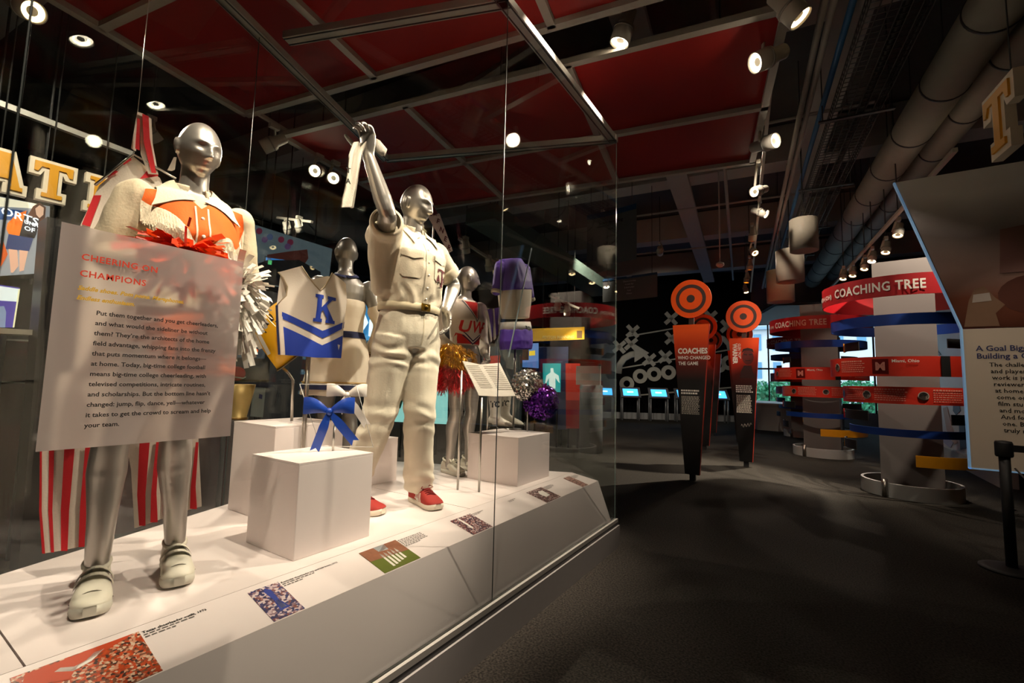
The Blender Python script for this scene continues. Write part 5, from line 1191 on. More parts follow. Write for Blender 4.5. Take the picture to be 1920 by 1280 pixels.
# ================================================================ coaching trees
m_cred = mat('coach_red_band', '#a3121a', .45, var=.05); m_ired = mat('info_red_band', '#d3301c', .45, var=.05); m_cblue = mat('royal_blue_band', '#123a8c', .45); m_cyel = mat('amber_band', '#e39a12', .45); m_conc = mat('grey_panel_column', '#66605d', .7, var=.06, scale=3); m_ringw = mat('pale_grey_curb', '#b4b5b2', .6)
T1 = Vector((1.06, 7.75, 0))
def arc(c, z, h, r, a0, a1, th=.012, n=32):
    """band standing on edge; angle 0 faces the camera, positive to its right"""
    d0 = math.atan2(-c.x * 0 - 1, 0)  # straight toward -Y
    outer = []; inner = []
    for i in range(n + 1):
        a = math.radians(a0 + (a1 - a0) * i / n) + math.radians(-90 - 8); u = Vector((math.cos(a), math.sin(a), 0)); outer.append(c + u * r); inner.append(c + u * (r - th))
    b = MB(); b.grid([[p + Vector((0, 0, z)) for p in outer], [p + Vector((0, 0, z + h)) for p in outer]], 0); b.grid([[p + Vector((0, 0, z + h)) for p in inner], [p + Vector((0, 0, z)) for p in inner]], 1)
    b.grid([[p + Vector((0, 0, z + h)) for p in outer], [p + Vector((0, 0, z + h)) for p in inner]], 0, False); b.grid([[p + Vector((0, 0, z)) for p in inner], [p + Vector((0, 0, z)) for p in outer]], 1, False)
    for i, fl in ((0, False), (n, True)):
        q = [outer[i] + Vector((0, 0, z)), inner[i] + Vector((0, 0, z)), inner[i] + Vector((0, 0, z + h)), outer[i] + Vector((0, 0, z + h))]; b.add(q, [(0, 1, 2, 3)])
    return b
def wrap(me, c, r, z, adeg, mb, mi=0):
    for v in me.vertices:
        a = math.radians(adeg) + v.co.x / r + math.radians(-98); v.co = Vector((c.x + math.cos(a) * r, c.y + math.sin(a) * r, z + v.co.y))
    return mb.mesh(me, None, mi)
def zpx(py, px=1660, y=7.0): return ay_(px, py, y).z
tr1 = empty('coaching_tree', T1, 'large column display ringed with red, blue and amber bands nearest the goal panel', 'display', 'coaching tree columns')
rot = Matrix.Rotation(math.radians(-6), 3, 'Z')
zc_ = ay_(1690, 488, T1.y - .2).z; MB().box(T1 + Vector((.02, .06, zc_ / 2)), (.60, .58, zc_), 0, rot).build('column', m_conc, tr1)
arc(T1, 0, .17, .50, -180, 180, .03, 64).build('curb_ring', m_ringw, tr1)
MB().cyl(T1 + Vector((-.30, -.42, 0)), T1 + Vector((-.30, -.42, .22)), .03).build('foot_post', m_steel, tr1)
def band(z, h, r, a0, a1, m, name='band', par=None): return arc(T1, z, h, r, a0, a1).build(name, [m, m_black], par or tr1)
ZB = lambda py: ay_(1668, py, T1.y - .78).z
tb = band(ZB(556), .25, .86, -180, 180, m_cred, 'title_band')
b = MB(); wrap(text_me('COACHING TREE', .155, .004, space=1.1, xs=.75), T1, .864, ZB(556) + .07, -50, b); wrap(text_me('SMITH (OH)', .08, .001), T1, .864, ZB(556) + .08, -82, b); b.build('lettering', m_printw, tb, kind='stuff')
band(ZB(609), .135, .77, -178, 178, m_cblue)
for a0, a1 in ((-88, -45), (40, 84)): band(ZB(651), .11, .62, a0, a1, m_black)
band(ZB(651), .12, .635, -92, -84, m_cyel, 'band_end')
ib = band(ZB(705), .235, .79, -86, 84, m_ired, 'info_band'); arc(T1, ZB(705), .235, .80, 24, 30).build('divider', m_black, ib)
ib2 = band(ZB(757), .205, .66, -80, 76, m_ired, 'info_band')
def info(par, r, z, h, items, seed):
    for k, a in enumerate(items):
        b = MB(); me = MB().prism([(.052 * math.cos(t), .052 * math.sin(t)) for t in np.linspace(0, 2 * math.pi, 17)[:-1]], (0, 0, 0), (1, 0, 0), (0, 1, 0), .001).to_mesh(); wrap(me, T1, r + .004, z + h * .5, a, b); b.build('portrait_rim', m_gprint, par)
        b = MB(); me = MB().prism([(.043 * math.cos(t), .043 * math.sin(t)) for t in np.linspace(0, 2 * math.pi, 17)[:-1]], (0, 0, 0), (1, 0, 0), (0, 1, 0), .001).to_mesh(); wrap(me, T1, r + .007, z + h * .5, a, b); b.build('portrait', crowd('portrait_print', ['#2a2624', '#6f625a', '#40352f', '#a8998c'], 22, 3), par)
        b = MB(); rg = random.Random(seed + k)
        for i in range(6):
            xx = .0
            while xx < .30:
                w = rg.uniform(.01, .03); me = bpy.data.meshes.new('w'); zz = .06 - i * .025; hh = .018 if i == 0 else .010
                me.from_pydata([(.09 + xx, zz, 0), (.09 + xx + w, zz, 0), (.09 + xx + w, zz + hh, 0), (.09 + xx, zz + hh, 0)], [], [(0, 1, 2, 3)]); wrap(me, T1, r + .004, z + h * .5, a, b); xx += w + .008
        b.build('text_lines', mat('pink_print', '#e39a86', .7), par, kind='stuff')
info(ib, .79, ZB(705), .235, (-58, 42), 1); info(ib2, .66, ZB(757), .205, (-72, -34, 14), 9)
b = MB(); me = MB().prism([(-.08, -.09), (.08, -.09), (.08, .09), (-.08, .09)], (0, 0, 0), (1, 0, 0), (0, 1, 0), .001).to_mesh(); wrap(me, T1, .794, ZB(705) + .117, -16, b); b.build('logo_tile', mat('deep_red_tile', '#8e1512', .5), ib)
b = MB(); wrap(text_me('M', .13, .006), T1, .80, ZB(705) + .075, -19.5, b); b.build('logo_letter', mat('pale_red_letter', '#d98a7c', .5), ib)
b = MB(); wrap(text_me('Miami, Ohio', .05, .001), T1, .795, ZB(705) + .165, -8, b); b.build('lettering', m_printw, ib, kind='stuff')
for a0, a1 in ((-84, -35), (38, 92)): band(ZB(793), .12, .64, a0, a1, m_black)
band(ZB(793), .12, .66, -90, -84, m_cred, 'band_end')
band(ZB(820), .09, .60, -85, 60, m_cblue); band(ZB(855), .12, .66, -100, -50, m_black); band(ZB(857), .12, .67, -104, -92, m_cyel, 'band_end')
band(ZB(872), .13, .72, 5, 100, m_cyel)
t2 = copy_tree(tr1, Matrix.Translation((.21, 11.0, 0)), 'column display ringed with red, blue and amber bands beside the daylight window')
t3 = copy_tree(tr1, Matrix.Translation((-.10, 14.9, 0)), 'column display mostly hidden behind the one beside the window')

# ================================================================ goal panel, stanchion, hanging letter
PY = 5.5; S = Sheet(1819, 874, y=PY, th=math.radians(-90))
gp = empty('goal_panel', ay_(1850, 880, PY), 'tall cream text panel with blue edges below a flared football photograph board', 'sign')
W0 = 1.15; W1 = 2.15
m_photo = bpy.data.materials.new('football_photo_print'); m_photo.use_nodes = True; t = m_photo.node_tree; bs = t.nodes['Principled BSDF']; tc = t.nodes.new('ShaderNodeTexCoord'); sp = t.nodes.new('ShaderNodeSeparateXYZ'); cr = t.nodes.new('ShaderNodeValToRGB'); nz = t.nodes.new('ShaderNodeTexNoise'); nz.inputs['Scale'].default_value = 2.2; ad = t.nodes.new('ShaderNodeMath'); ad.operation = 'MULTIPLY_ADD'; ad.inputs[1].default_value = .25
for e, (p, c) in zip([cr.color_ramp.elements[0], cr.color_ramp.elements[1], cr.color_ramp.elements.new(.3), cr.color_ramp.elements.new(.5), cr.color_ramp.elements.new(.72)], [(.1, '#4a2317'), (1.0, '#3b3837'), (.3, '#7a4632'), (.5, '#a98f84'), (.72, '#8a817c')]): e.position = p; e.color = (*lin(c), 1)
t.links.new(tc.outputs['Generated'], sp.inputs[0]); t.links.new(tc.outputs['Generated'], nz.inputs['Vector']); t.links.new(nz.outputs['Fac'], ad.inputs[0]); t.links.new(sp.outputs['Z'], ad.inputs[2]); t.links.new(ad.outputs[0], cr.inputs[0]); t.links.new(cr.outputs[0], bs.inputs['Base Color']); bs.inputs['Roughness'].default_value = .3
zl, zm, zh = .665, 1.857, 3.272
MB().prism([(W0, zm), (W1, zm), (W1 + .4, zh), (.748, zh)], (0, PY, 0), (1, 0, 0), (0, 0, 1), .04).build('photo_board', m_photo, gp)
m_pcream2 = mat('cream_panel', '#d9cbb8', .35, var=.03, scale=3); MB().prism([(W0, zl), (W1, zl), (W1, zm - .005), (W0, zm - .005)], (0, PY, 0), (1, 0, 0), (0, 0, 1), .04).build('text_board', m_pcream2, gp)
m_bedge = mat('lit_blue_edge', '#9cc7ea', .3, emit=.10, ecol='#8dc0ee')
MB().prism([(W0 - .012, zl - .012), (W0, zl - .012), (W0, zm), (W0 - .012, zm)], (0, PY + .002, 0), (1, 0, 0), (0, 0, 1), .046).build('edge_strip', m_bedge, gp)
MB().prism([(W0 - .012, zl - .012), (W1, zl - .012), (W1, zl), (W0 - .012, zl)], (0, PY + .002, 0), (1, 0, 0), (0, 0, 1), .046).build('edge_strip', m_bedge, gp)
MB().prism([(W0 - .012, zm), (W0, zm), (.748, zh), (.735, zh)], (0, PY + .002, 0), (1, 0, 0), (0, 0, 1), .046).build('edge_strip', m_bedge, gp)
off_ = 0
for P, mm, nm in (([(1.62 + .24 * math.cos(a), 2.13 + .17 * math.sin(a)) for a in np.linspace(0, 2 * math.pi, 22)[:-1]], mat('football_brown_print', '#5b2c1c', .4), 'football_print'), ([(1.16, 1.87), (1.20, 2.10), (1.24, 2.20), (1.30, 2.22), (1.36, 2.12), (1.42, 2.05), (1.36, 1.98), (1.38, 1.87)], mat('hand_print', '#86664f', .4), 'hand_print'), ([(1.22, 2.08), (1.34, 2.09), (1.33, 2.16), (1.23, 2.15)], mat('glove_print', '#b9aea4', .4), 'glove_print'), ([(1.40, 2.32), (1.75, 2.32), (1.78, 2.75), (1.42, 2.7)], mat('faded_red_print', '#8a665e', .4), 'jersey_print')): off_ += .002; MB().prism(P, (0, PY - .040 - off_ + .002, 0), (1, 0, 0), (0, 0, 1), .0015).build(nm, mm, gp)
b = MB()
for i, s_ in enumerate(('A Goal Bigger Than Winning', 'Building a Champion')): b.mesh(text_me(s_, .064, .0012), frame((1.225, PY - .043, 1.66 - i * .066), (1, 0, 0), (0, 0, 1)))
b.build('heading', mat('navy_print', '#343a68', .6), gp, kind='stuff')
b = MB()
for i, s_ in enumerate(('The challenges faced by coaches', 'and players are daunting, as their', 'work is judged by tens of', 'reviewers on air, and millions', 'at home. The physical and', 'come on a never-ending', 'film study, game planning', 'and more. There’s no such', 'And forget about an off-', 'one. But when it’s done', 'truly magical. A CHAMPION')): b.mesh(text_me(s_, .050, .0005, res=1), frame((1.30 + i * .006, PY - .043, 1.525 - i * .0545), (1, 0, 0), (0, 0, 1)))
b.build('paragraph', m_printk, gp, kind='stuff')
MB().box((1.9, PY + .05, 1.4), (.3, .06, 2.8)).build('support_post', m_base_dark, gp)
sn = az_(1898, 1070, 0); zt_ = ay_(1886, 826, sn.y).z
s_ = empty('stanchion', sn, 'black belt stanchion post with round base on the carpet', 'stanchion')
MB().lathe([(.18, 0), (.18, .012), (.14, .022), (.04, .03)], sn, 36).build('base', m_black, s_)
MB().cyl(sn + Vector((0, 0, .02)), sn + Vector((0, 0, zt_ - .1)), .032, 24).build('post', m_black, s_); MB().lathe([(.045, 0), (.05, .01), (.05, .10), (.045, .115), (.01, .12)], sn + Vector((0, 0, zt_ - .12)), 24).build('belt_head', m_black, s_)
MB().bar(sn + Vector((.045, .0, zt_ - .055)), sn + Vector((1.4, .25, zt_ - .09)), .004, .05).build('belt', m_black, s_)
MB().cyl(sn + Vector((.055, .02, zt_ - .2)), sn + Vector((.5, -.1, zt_ - .85)), .006).build('steel_cable', m_steel, label='thin bright steel cable beside the black stanchion', cat='cable')
# slab letters
GLY = {'T': [(0, 1), (1, 1), (1, .68), (.86, .68), (.78, .82), (.64, .82), (.64, .16), (.78, .16), (.78, 0), (.22, 0), (.22, .16), (.36, .16), (.36, .82), (.22, .82), (.14, .68), (0, .68)],
       'A': [(-.02, 0), (.36, 0), (.36, .15), (.29, .15), (.32, .27), (.68, .27), (.71, .15), (.64, .15), (.64, 0), (1.02, 0), (1.02, .15), (.95, .15), (.70, 1), (.30, 1), (.05, .15), (-.02, .15)],
       'E': [(0, 0), (.9, 0), (.9, .33), (.76, .33), (.70, .18), (.42, .18), (.42, .42), (.68, .42), (.68, .58), (.42, .58), (.42, .82), (.70, .82), (.76, .67), (.9, .67), (.9, 1), (0, 1), (0, .85), (.13, .85), (.13, .15), (0, .15)],
       'I': [(.15, 0), (.85, 0), (.85, .16), (.65, .16), (.65, .84), (.85, .84), (.85, 1), (.15, 1), (.15, .84), (.35, .84), (.35, .16), (.15, .16)],
       'U': [(0, 1), (.42, 1), (.42, .85), (.32, .85), (.32, .3), (.4, .18), (.6, .18), (.68, .3), (.68, .85), (.58, .85), (.58, 1), (1, 1), (1, .85), (.9, .85), (.9, .2), (.7, 0), (.3, 0), (.1, .2), (.1, .85), (0, .85)]}
def grow_poly(P, d):
    k = len(P); ar = sum(P[i][0] * P[(i + 1) % k][1] - P[(i + 1) % k][0] * P[i][1] for i in range(k)); sg_ = 1 if ar > 0 else -1; out = []
    for i in range(k):
        a, b_, c = Vector(P[i - 1]), Vector(P[i]), Vector(P[(i + 1) % k]); e1 = (b_ - a).normalized(); e2 = (c - b_).normalized(); n1 = Vector((e1.y, -e1.x)) * sg_; n2 = Vector((e2.y, -e2.x)) * sg_; m_ = (n1 + n2)
        m_ = m_ / max(.25, (1 + n1.dot(n2))); out.append((b_.x + m_.x * d, b_.y + m_.y * d))
    return out
def slab(ch, o, u, v, h, label, group=None, th=.05):
    """free letter: cream block with a gold face"""
    u = Vector(u).normalized(); v = Vector(v).normalized(); n = u.cross(v).normalized(); o = Vector(o); r = empty('block_letter', o, label, 'letter', group); P = [(x * h * .82, y * h) for x, y in GLY[ch]]
    MB().prism(grow_poly(P, h * .07), o, u, v, th).build('cream_block', m_cream, r); MB().prism(grow_poly(P, -h * .025), o + n * th, u, v, .012).build('gold_face', m_gold, r); return r
slab('T', ay_(1874, 300, 3.75), (.12, -1, 0), (0, 0, 1), .36, 'gold and cream block letter T hanging above the football photograph', 'hanging block letters')
MB().cyl(ay_(1900, 190, 3.75), Vector((ay_(1900, 190, 3.75).x, 3.75, CZ)), .004).build('letter_cable', m_base_dark, label='thin cable holding the hanging block letter T', cat='cable')
# the rest of the hanging letters, facing the case (they show in its glass)
for ch, y in (('U', 2.62), ('A', 2.15), ('T', 1.70), ('I', 1.30), ('A', .95), ('T', .45)):
    slab(ch, (1.05, y, 2.62), (0, -1, 0), (0, 0, 1), .36, 'block letter %s hung facing the display case' % ch + (', nearer the goal panel' if (ch, y) in (('A', 2.15), ('T', 1.70)) else ', farther from the goal panel' if ch in 'AT' else ''), 'hanging block letters')
MB().bar((1.09, -.1, 3.04), (1.09, 2.8, 3.04), .03, .03).build('letter_rail', m_base_dark, label='dark rail from which the block letters hang facing the case', cat='rail')

# ================================================================ far wall: play diagram, kiosks, banners
m_chalk = mat('chalk_white_board', '#a8aaa2', .7, var=.12, scale=10)
KP = KA + KN * .012
def kw(px, py): return apl(px, py, KP, KN)
def xo_x(px, py, s=.30):
    c = kw(px, py); r = empty('play_mark_x', c, 'raised chalk white X of the football play diagram', 'wall mark', 'crosses on the play diagram')
    for a in (42, -48): d = (KU * math.cos(math.radians(a)) + Vector((0, 0, 1)) * math.sin(math.radians(a))); MB().bar(c - d * s, c + d * s, .15, .05, 0, KN).build('stroke', m_chalk, r)
def xo_o(px, py, s=.275):
    c = kw(px, py); q = KN.to_track_quat('Z', 'Y').to_matrix(); b = MB(); b.lathe([(s * .45, 0), (s * .45, .04), (s, .04), (s, 0)], c, 32, mtx=q, smooth=False, cap=False); b.build('play_mark_o', m_chalk, label='raised chalk white ring of the football play diagram', cat='wall mark', group='rings on the play diagram')
for p in ((1186, 621), (1183, 645), (1161, 650), (1217, 674), (1247, 669), (1258, 597), (1259, 634), (1332, 594), (1363, 612)): xo_x(*p)
for p in ((1175, 719), (1200, 705), (1226, 701), (1253, 698), (1347, 685), (1366, 680)): xo_o(*p)
pts = [kw(x, y) for x, y in ((1160, 700), (1162, 684), (1170, 672), (1183, 665), (1193, 663))]; b = MB(); b.tube(pts, [(.03, .13)] * 5, 8, upv=tuple(KN)); 
ar = empty('play_arrow', pts[0], 'raised chalk white curved arrow of the play diagram', 'wall mark'); b.build('shaft', m_chalk, ar); MB().prism([(-.05, -.35), (.5, 0.02), (-.05, .35)], kw(1192, 662) , KU, (0, 0, 1), .04).build('arrow_head', m_chalk, ar)
for (x0, y0, x1, y1) in ((1180, 630, 1330, 604), (1165, 690, 1370, 655), (1180, 742, 1420, 722)): MB().bar(kw(x0, y0), kw(x1, y1), .05, .02, 0, KN).build('play_line', m_chalk, label='thin chalk line crossing the play diagram', cat='wall mark', group='lines on the play diagram')
pts = [kw(x, y) for x, y in ((1345, 632), (1356, 634), (1366, 645), (1370, 660))]; b = MB(); b.tube(pts, [(.03, .1)] * 4, 8, upv=tuple(KN)); b.build('play_curve', m_chalk, label='curved chalk stroke on the play diagram behind the Warner sign', cat='wall mark')
MB().bar(KA + KN * .03 + Vector((0, 0, .12)), KB + KN * .03 + Vector((0, 0, .12)), .05, .24).build('baseboard_far', mat('pale_baseboard', '#8a8d8f', .6), kind='structure')
m_scr = mat('blue_screen', '#2a7fd0', .3, emit=1.6, ecol='#3f9be8'); m_kiosk = mat('grey_kiosk_metal', '#7c8084', .4, .4)
def kiosk(p):
    r = empty('touch_kiosk', p, 'grey steel touch kiosk with a glowing blue slanted screen', 'kiosk', 'touch kiosks along the play wall'); u = KU; n = KN
    for s_ in (-1, 1):
        MB().tube([p + u * s_ * .30 - n * .1, p + u * s_ * .30 - n * .1 + Vector((0, 0, .95))], .03, 8).build('leg', m_kiosk, r); MB().tube([p + u * s_ * .30 + n * .18, p + u * s_ * .30 + n * .18 + Vector((0, 0, .80))], .03, 8).build('leg', m_kiosk, r)
    v = (Vector((0, 0, .35)) - n * .30).normalized(); o = p + n * .22 + Vector((0, 0, .82))
    MB().prism([(-.36, 0), (.36, 0), (.36, .46), (-.36, .46)], o, u, v, .04).build('housing', m_kiosk, r); MB().prism([(-.27, .06), (.27, .06), (.27, .38), (-.27, .38)], o + u.cross(v) * .042, u, v, .004).build('screen', m_scr, r)
    MB().prism([(-.12, .2), (.10, .2), (.10, .26), (-.12, .26)], o + u.cross(v) * .048, u, v, .001).build('screen_text', mat('pale_screen', '#cfe8f8', .3, emit=1.6), r)
for px, py in ((1133, 785), (1181, 787), (1234, 789), (1283, 790), (1345, 793)): kiosk(az_(px, py, 0))
def banner(px0, px1, py0, py1, y, label, lines):
    a = ay_(px0, py1, y); c = ay_(px1, py0, y); r = empty('schedule_banner', (a.x, y, a.z), label, 'banner'); w = c.x - a.x; h = c.z - a.z; S_ = Sheet(px0, py1, y=y, th=math.radians(-90)); rows = [[Vector((a.x + w * u, y - .18 * math.sin(u * math.pi * .5) * 0 - .1 * u * u, a.z + h * v)) for u in np.linspace(0, 1, 9)] for v in (0, 1)]
    b = MB(); b.grid(rows); b.grid([[p + Vector((0, .012, 0)) for p in q] for q in rows][::-1]); b.build('board', mat('grey_banner', '#6f6f72', .6, var=.05), r)
    b = MB(); b.grid([[p + Vector((0, -.006, h * (.90 if k == 0 else -.0))) for p in rows[k]] for k in (0, 1)]); b.build('blue_header', mat('blue_header_print', '#274f78', .5), r)
    b = MB(); n = len(lines)
    for i, s_ in enumerate(lines): b.mesh(text_me(s_, h * (.085 if i else .07), .001, align='CENTER', res=1), frame((a.x + w * .52, y - .10, a.z + h * (.92 - .13 * i - (.06 if i else 0))), (1, -.1, 0), (0, 0, 1)))
    b.build('lettering', mat('dark_banner_print', '#c9ccd0', .6) if lines[0] == 'FRIDAY' else m_printk, r, kind='stuff')
    for u in (.1, .9): q = Vector((a.x + w * u, y - .05, c.z)); MB().cyl(q, (q.x, q.y, CZ), .005, 6).build('cable', m_base_dark, r)
banner(1130, 1235, 512, 566, 8.4, 'grey schedule banner headed FRIDAY hanging before the dark ceiling', ['FRIDAY', 'Classes morning', 'to mid day', '2 short plays', 'hour', 'Dinner'])
banner(1100, 1197, 385, 500, 7.2, 'taller grey schedule banner hanging closest to the end of the case', ['SUNDAY', 'team meeting', 'for', 'game', 'all parts', 'day off'])

# ================================================================ right hand mural wall
mw = MB(); mw.box((2.32, 12.6, 1.6), (.12, 7.0, 3.2)); o = mw.build('wall_mural', mat('mural_white', '#c9c2c4', .5, var=.05, scale=2), kind='structure')
MB().box((2.24, 12.6, .12), (.10, 7.0, .24)).build('baseboard_mural', m_ringw, kind='structure')
m_fig1 = mat('navy_figure_print', '#2a3358', .6); m_fig2 = mat('charcoal_figure_print', '#2b292c', .6); m_fig3 = mat('flesh_figure_print', '#b58f80', .6); m_fig4 = mat('lilac_print', '#a9a3c0', .6)
SM = Sheet(1760, 750, x=2.255, th=math.radians(180))
def mural(name, parts, label):
    r = empty('mural_figure', apl(*parts[0][0][0], SM.o, SM.n), label, 'mural print')
    for P, m in parts: b = MB(); b.prism(SM.poly(P), SM.o, SM.u, SM.v, .004); b.build('print_shape', m, r)
mural('a', [([(1735, 618), (1745, 606), (1756, 625), (1748, 632), (1737, 632)], m_fig1), ([(1740, 655), (1755, 652), (1765, 665), (1750, 668)], m_fig2)], 'navy helmeted head drawn on the white mural wall')
mural('b', [([(1788, 752), (1797, 748), (1801, 770), (1793, 778), (1787, 770)], m_fig1), ([(1798, 790), (1808, 786), (1813, 840), (1801, 843)], m_fig1), ([(1768, 765), (1776, 762), (1785, 800), (1796, 830), (1790, 833), (1775, 805)], m_fig3)], 'navy standing player printed low on the mural wall')
mural('c', [([(1738, 705), (1750, 700), (1760, 710), (1756, 722), (1742, 720)], m_fig1), ([(1745, 800), (1760, 802), (1788, 830), (1782, 840), (1750, 812)], m_fig4)], 'pale running player printed behind the banded column')
# ================================================================ open ceiling
DD = Vector((-.11, 1, 0)).normalized(); DX = Vector((DD.y, -DD.x, 0))
def along(px, py, z, y0, y1):
    p = az_(px, py, z); return p + DD * ((y0 - p.y) / DD.y), p + DD * ((y1 - p.y) / DD.y)
for i, y in enumerate((1.0, 4.6, 8.2, 11.8, 15.4)):
    c = Vector((-4.5, y, 5.35)); MB().bar(c - DX * 8.3, c + DX * 7.6, .42, .62).build('ceiling_beam', m_beam, label='deep grey ceiling beam crossing the hall above the canopy', cat='beam', group='ceiling beams')
for px, py, gl_ in ((1285, 380, 'above the Coaches sign'), (1560, 150, 'beside the wire cable tray')):
    a, c = along(px, py, 5.0, 1.3, 17); MB().bar(a, c, .34, .10).build('ceiling_girder', m_beam, label='long flat grey girder running along the hall ' + gl_, cat='beam', group='ceiling girders')
for (px, py, z, r_, lab) in ((1700, 262, 4.6, .215, 'thick grey round ventilation duct on the left of a parallel pair'), (1762, 268, 4.72, .17, 'slimmer grey round ventilation duct on the right of a parallel pair')):
    a, c = along(px, py, z, 2.5, 16.5); rt = empty('round_duct', a, lab, 'duct'); MB().cyl(a, c, r_, 28).build('pipe', m_duct, rt)
    y = 3.2
    while y < 16:
        p = a + DD * (y - a.y); q = DD.to_track_quat('Z', 'Y').to_matrix(); MB().lathe([(r_ + .001, -.012), (r_ + .008, -.012), (r_ + .008, .012), (r_ + .001, .012)], p, 28, mtx=q, cap=False).build('strap', m_base_dark, rt); MB().cyl(p + Vector((0, 0, r_)) + DX * r_ * .0, p + Vector((0, 0, CZ - p.z)), .006, 6).build('hanger_rod', m_base_dark, rt); y += 1.05
# wire tray
a, c = along(1585, 260, 4.3, 3.0, 14.5); tr = empty('cable_tray', a, 'black wire mesh cable tray hung under the ceiling beside the ducts', 'cable tray'); m_wire = mat('dark_wire', '#4a4a4c', .5, .5); b = MB(); w = .22
for k in range(7): o_ = DX * (-w + 2 * w * k / 6); b.tube([a + o_, c + o_], .006, 5)
for s_ in (-1, 1):
    for z in (.06, .12): b.tube([a + DX * w * s_ + Vector((0, 0, z)), c + DX * w * s_ + Vector((0, 0, z))], .006, 5)
L = (c - a).length; n = int(L / .075)
for k in range(n): p = a + DD * L * k / n; b.tube([p - DX * w + Vector((0, 0, .12)), p - DX * w, p + DX * w, p + DX * w + Vector((0, 0, .12))], .0045, 4, cap=False)
b.build('wire_mesh', m_wire, tr, kind='stuff')
b = MB(); b.tube([a + DX * .05 + Vector((0, 0, .03)), c + DX * .05 + Vector((0, 0, .03))], .03, 8); b.build('cable_bundle', m_black, tr)
for y in range(4, 15, 2):
    p = a + DD * (y - a.y); MB().bar(p - DX * .34 - Vector((0, 0, .015)), p + DX * .34 - Vector((0, 0, .015)), .04, .02).build('cross_support', m_base_dark, tr)
    for s_ in (-1, 1): MB().cyl(p + DX * .3 * s_, p + DX * .3 * s_ + Vector((0, 0, CZ - 4.3)), .006, 6).build('hanger_rod', m_base_dark, tr)
for px, z, col, lab in ((1503, 4.4, m_beam, 'grey conduit pipe running beside the lamp track, left of a pair'), (1516, 4.42, m_beam, 'grey conduit pipe running beside the lamp track, right of a pair'), (1350, 4.75, m_beam, 'grey pipe running above the canopy edge'), (1542, 4.5, mat('blue_lit_pipe', '#3f78b4', .4), 'conduit coloured as if lit blue, running toward the window')):  # last conduit: the blue light on it is put into its colour
    a, c = along(px, 200, z, 2.5, 16); MB().cyl(a, c, .028, 10).build('conduit', col, label=lab, cat='pipe')
for i, y in enumerate((6.6, 9.4, 12.3)):
    p = Vector((-1.6, y, 4.85)); MB().cyl(p - DX * 2.4, p + DX * 2.4, .022, 8).build('cross_pipe', m_beam, label='thin grey pipe crossing below the ceiling beams', cat='pipe', group='cross pipes')
p0 = ay_(1350, 497, 7.6); rt = empty('ceiling_sensor', p0, 'small white ceiling sensor on a long drop rod', 'sensor'); MB().cyl(p0, (p0.x, p0.y, CZ), .010, 8).build('drop_rod', m_beam, rt); MB().lathe([(.02, .05), (.055, .03), (.06, 0), (.03, -.03), (.005, -.035)], p0, 20).build('housing', m_track, rt)
for px, py, y, lab in ((1507, 441, 6.9, 'white cylinder pendant hung beside the duct, largest in view'), (1481, 499, 8.6, 'white cylinder pendant hung between two others'), (1463, 537, 10.2, 'white cylinder pendant hung close to the window')):
    c = ay_(px, py, y); rt = empty('pendant_cylinder', c, lab, 'lamp', 'white pendants'); R_ = 19 / 853 * (y * 1.0) * 1.05; h = R_ * 2.6
    MB().lathe([(R_ * .9, -h / 2), (R_, -h / 2), (R_, h / 2), (R_ * .3, h / 2)], c, 28).build('shade', mat('warm_white_shade', '#a89f90', .6), rt); MB().cyl(c + Vector((0, 0, h / 2)), (c.x, c.y, CZ), .006, 6).build('cord', m_base_dark, rt)
# ---- track lamps
def lamp(p, aim, label, L=.24, r_=.062, lens=None, watt=0, size=45, group='track lamps', col=(1, .80, .64), up=.16, target=None, rod=False):
    p = Vector(p); aim = Vector(aim).normalized(); q = aim.to_track_quat('Z', 'Y').to_matrix(); rt = empty('track_lamp', p, label, 'lamp', group)
    MB().lathe([(r_ * .55, -L * .55), (r_ * .72, -L * .5), (r_ * .75, -L * .12), (r_, -L * .05), (r_, L * .45), (r_ * .92, L * .45), (r_ * .86, L * .36)], p, 24, mtx=q).build('housing', m_track, rt)
    MB().lathe([(r_ * 1.01, -.008), (r_ * 1.06, -.008), (r_ * 1.06, .008), (r_ * 1.01, .008)], p + aim * L * .05, 24, mtx=q, cap=False).build('collar_ring', m_rail, rt)
    MB().lathe([(r_ * .84, 0), (r_ * .6, -.006), (.004, -.02)], p + aim * L * .40, 24, mtx=q, cap=False).build('lens', lens or m_lens, rt)
    sd = aim.cross(Vector((0, 0, 1)));
    if sd.length < .1: sd = DX.copy()
    sd.normalize(); b = MB(); b.bar(p + sd * (r_ + .008), p + sd * (r_ * .4) + Vector((0, 0, up)), .012, .03, 0, sd); b.build('yoke', m_track, rt)
    b = MB(); b.box(p + Vector((0, 0, up + .02)), (.05, .10, .05)); b.build('track_adapter', m_track, rt)
    if rod: MB().cyl(p + Vector((0, 0, up + .04)), (p.x, p.y, CZ), .008, 6).build('drop_rod', m_base_dark, rt)
    if watt: spot('lamp_beam', p + aim * L * .47, Vector(target) if target else p + aim, watt, col, size, .6, .03, rt)
    return rt
a, c = along(1441, 200, 4.13, 2.2, 15); MB().bar(a, c, .035, .035).build('lamp_track', m_track, label='white lamp track running beside the red canopy toward the window', cat='track')
CT = Vector((-2.0, 1.6, 1.0))
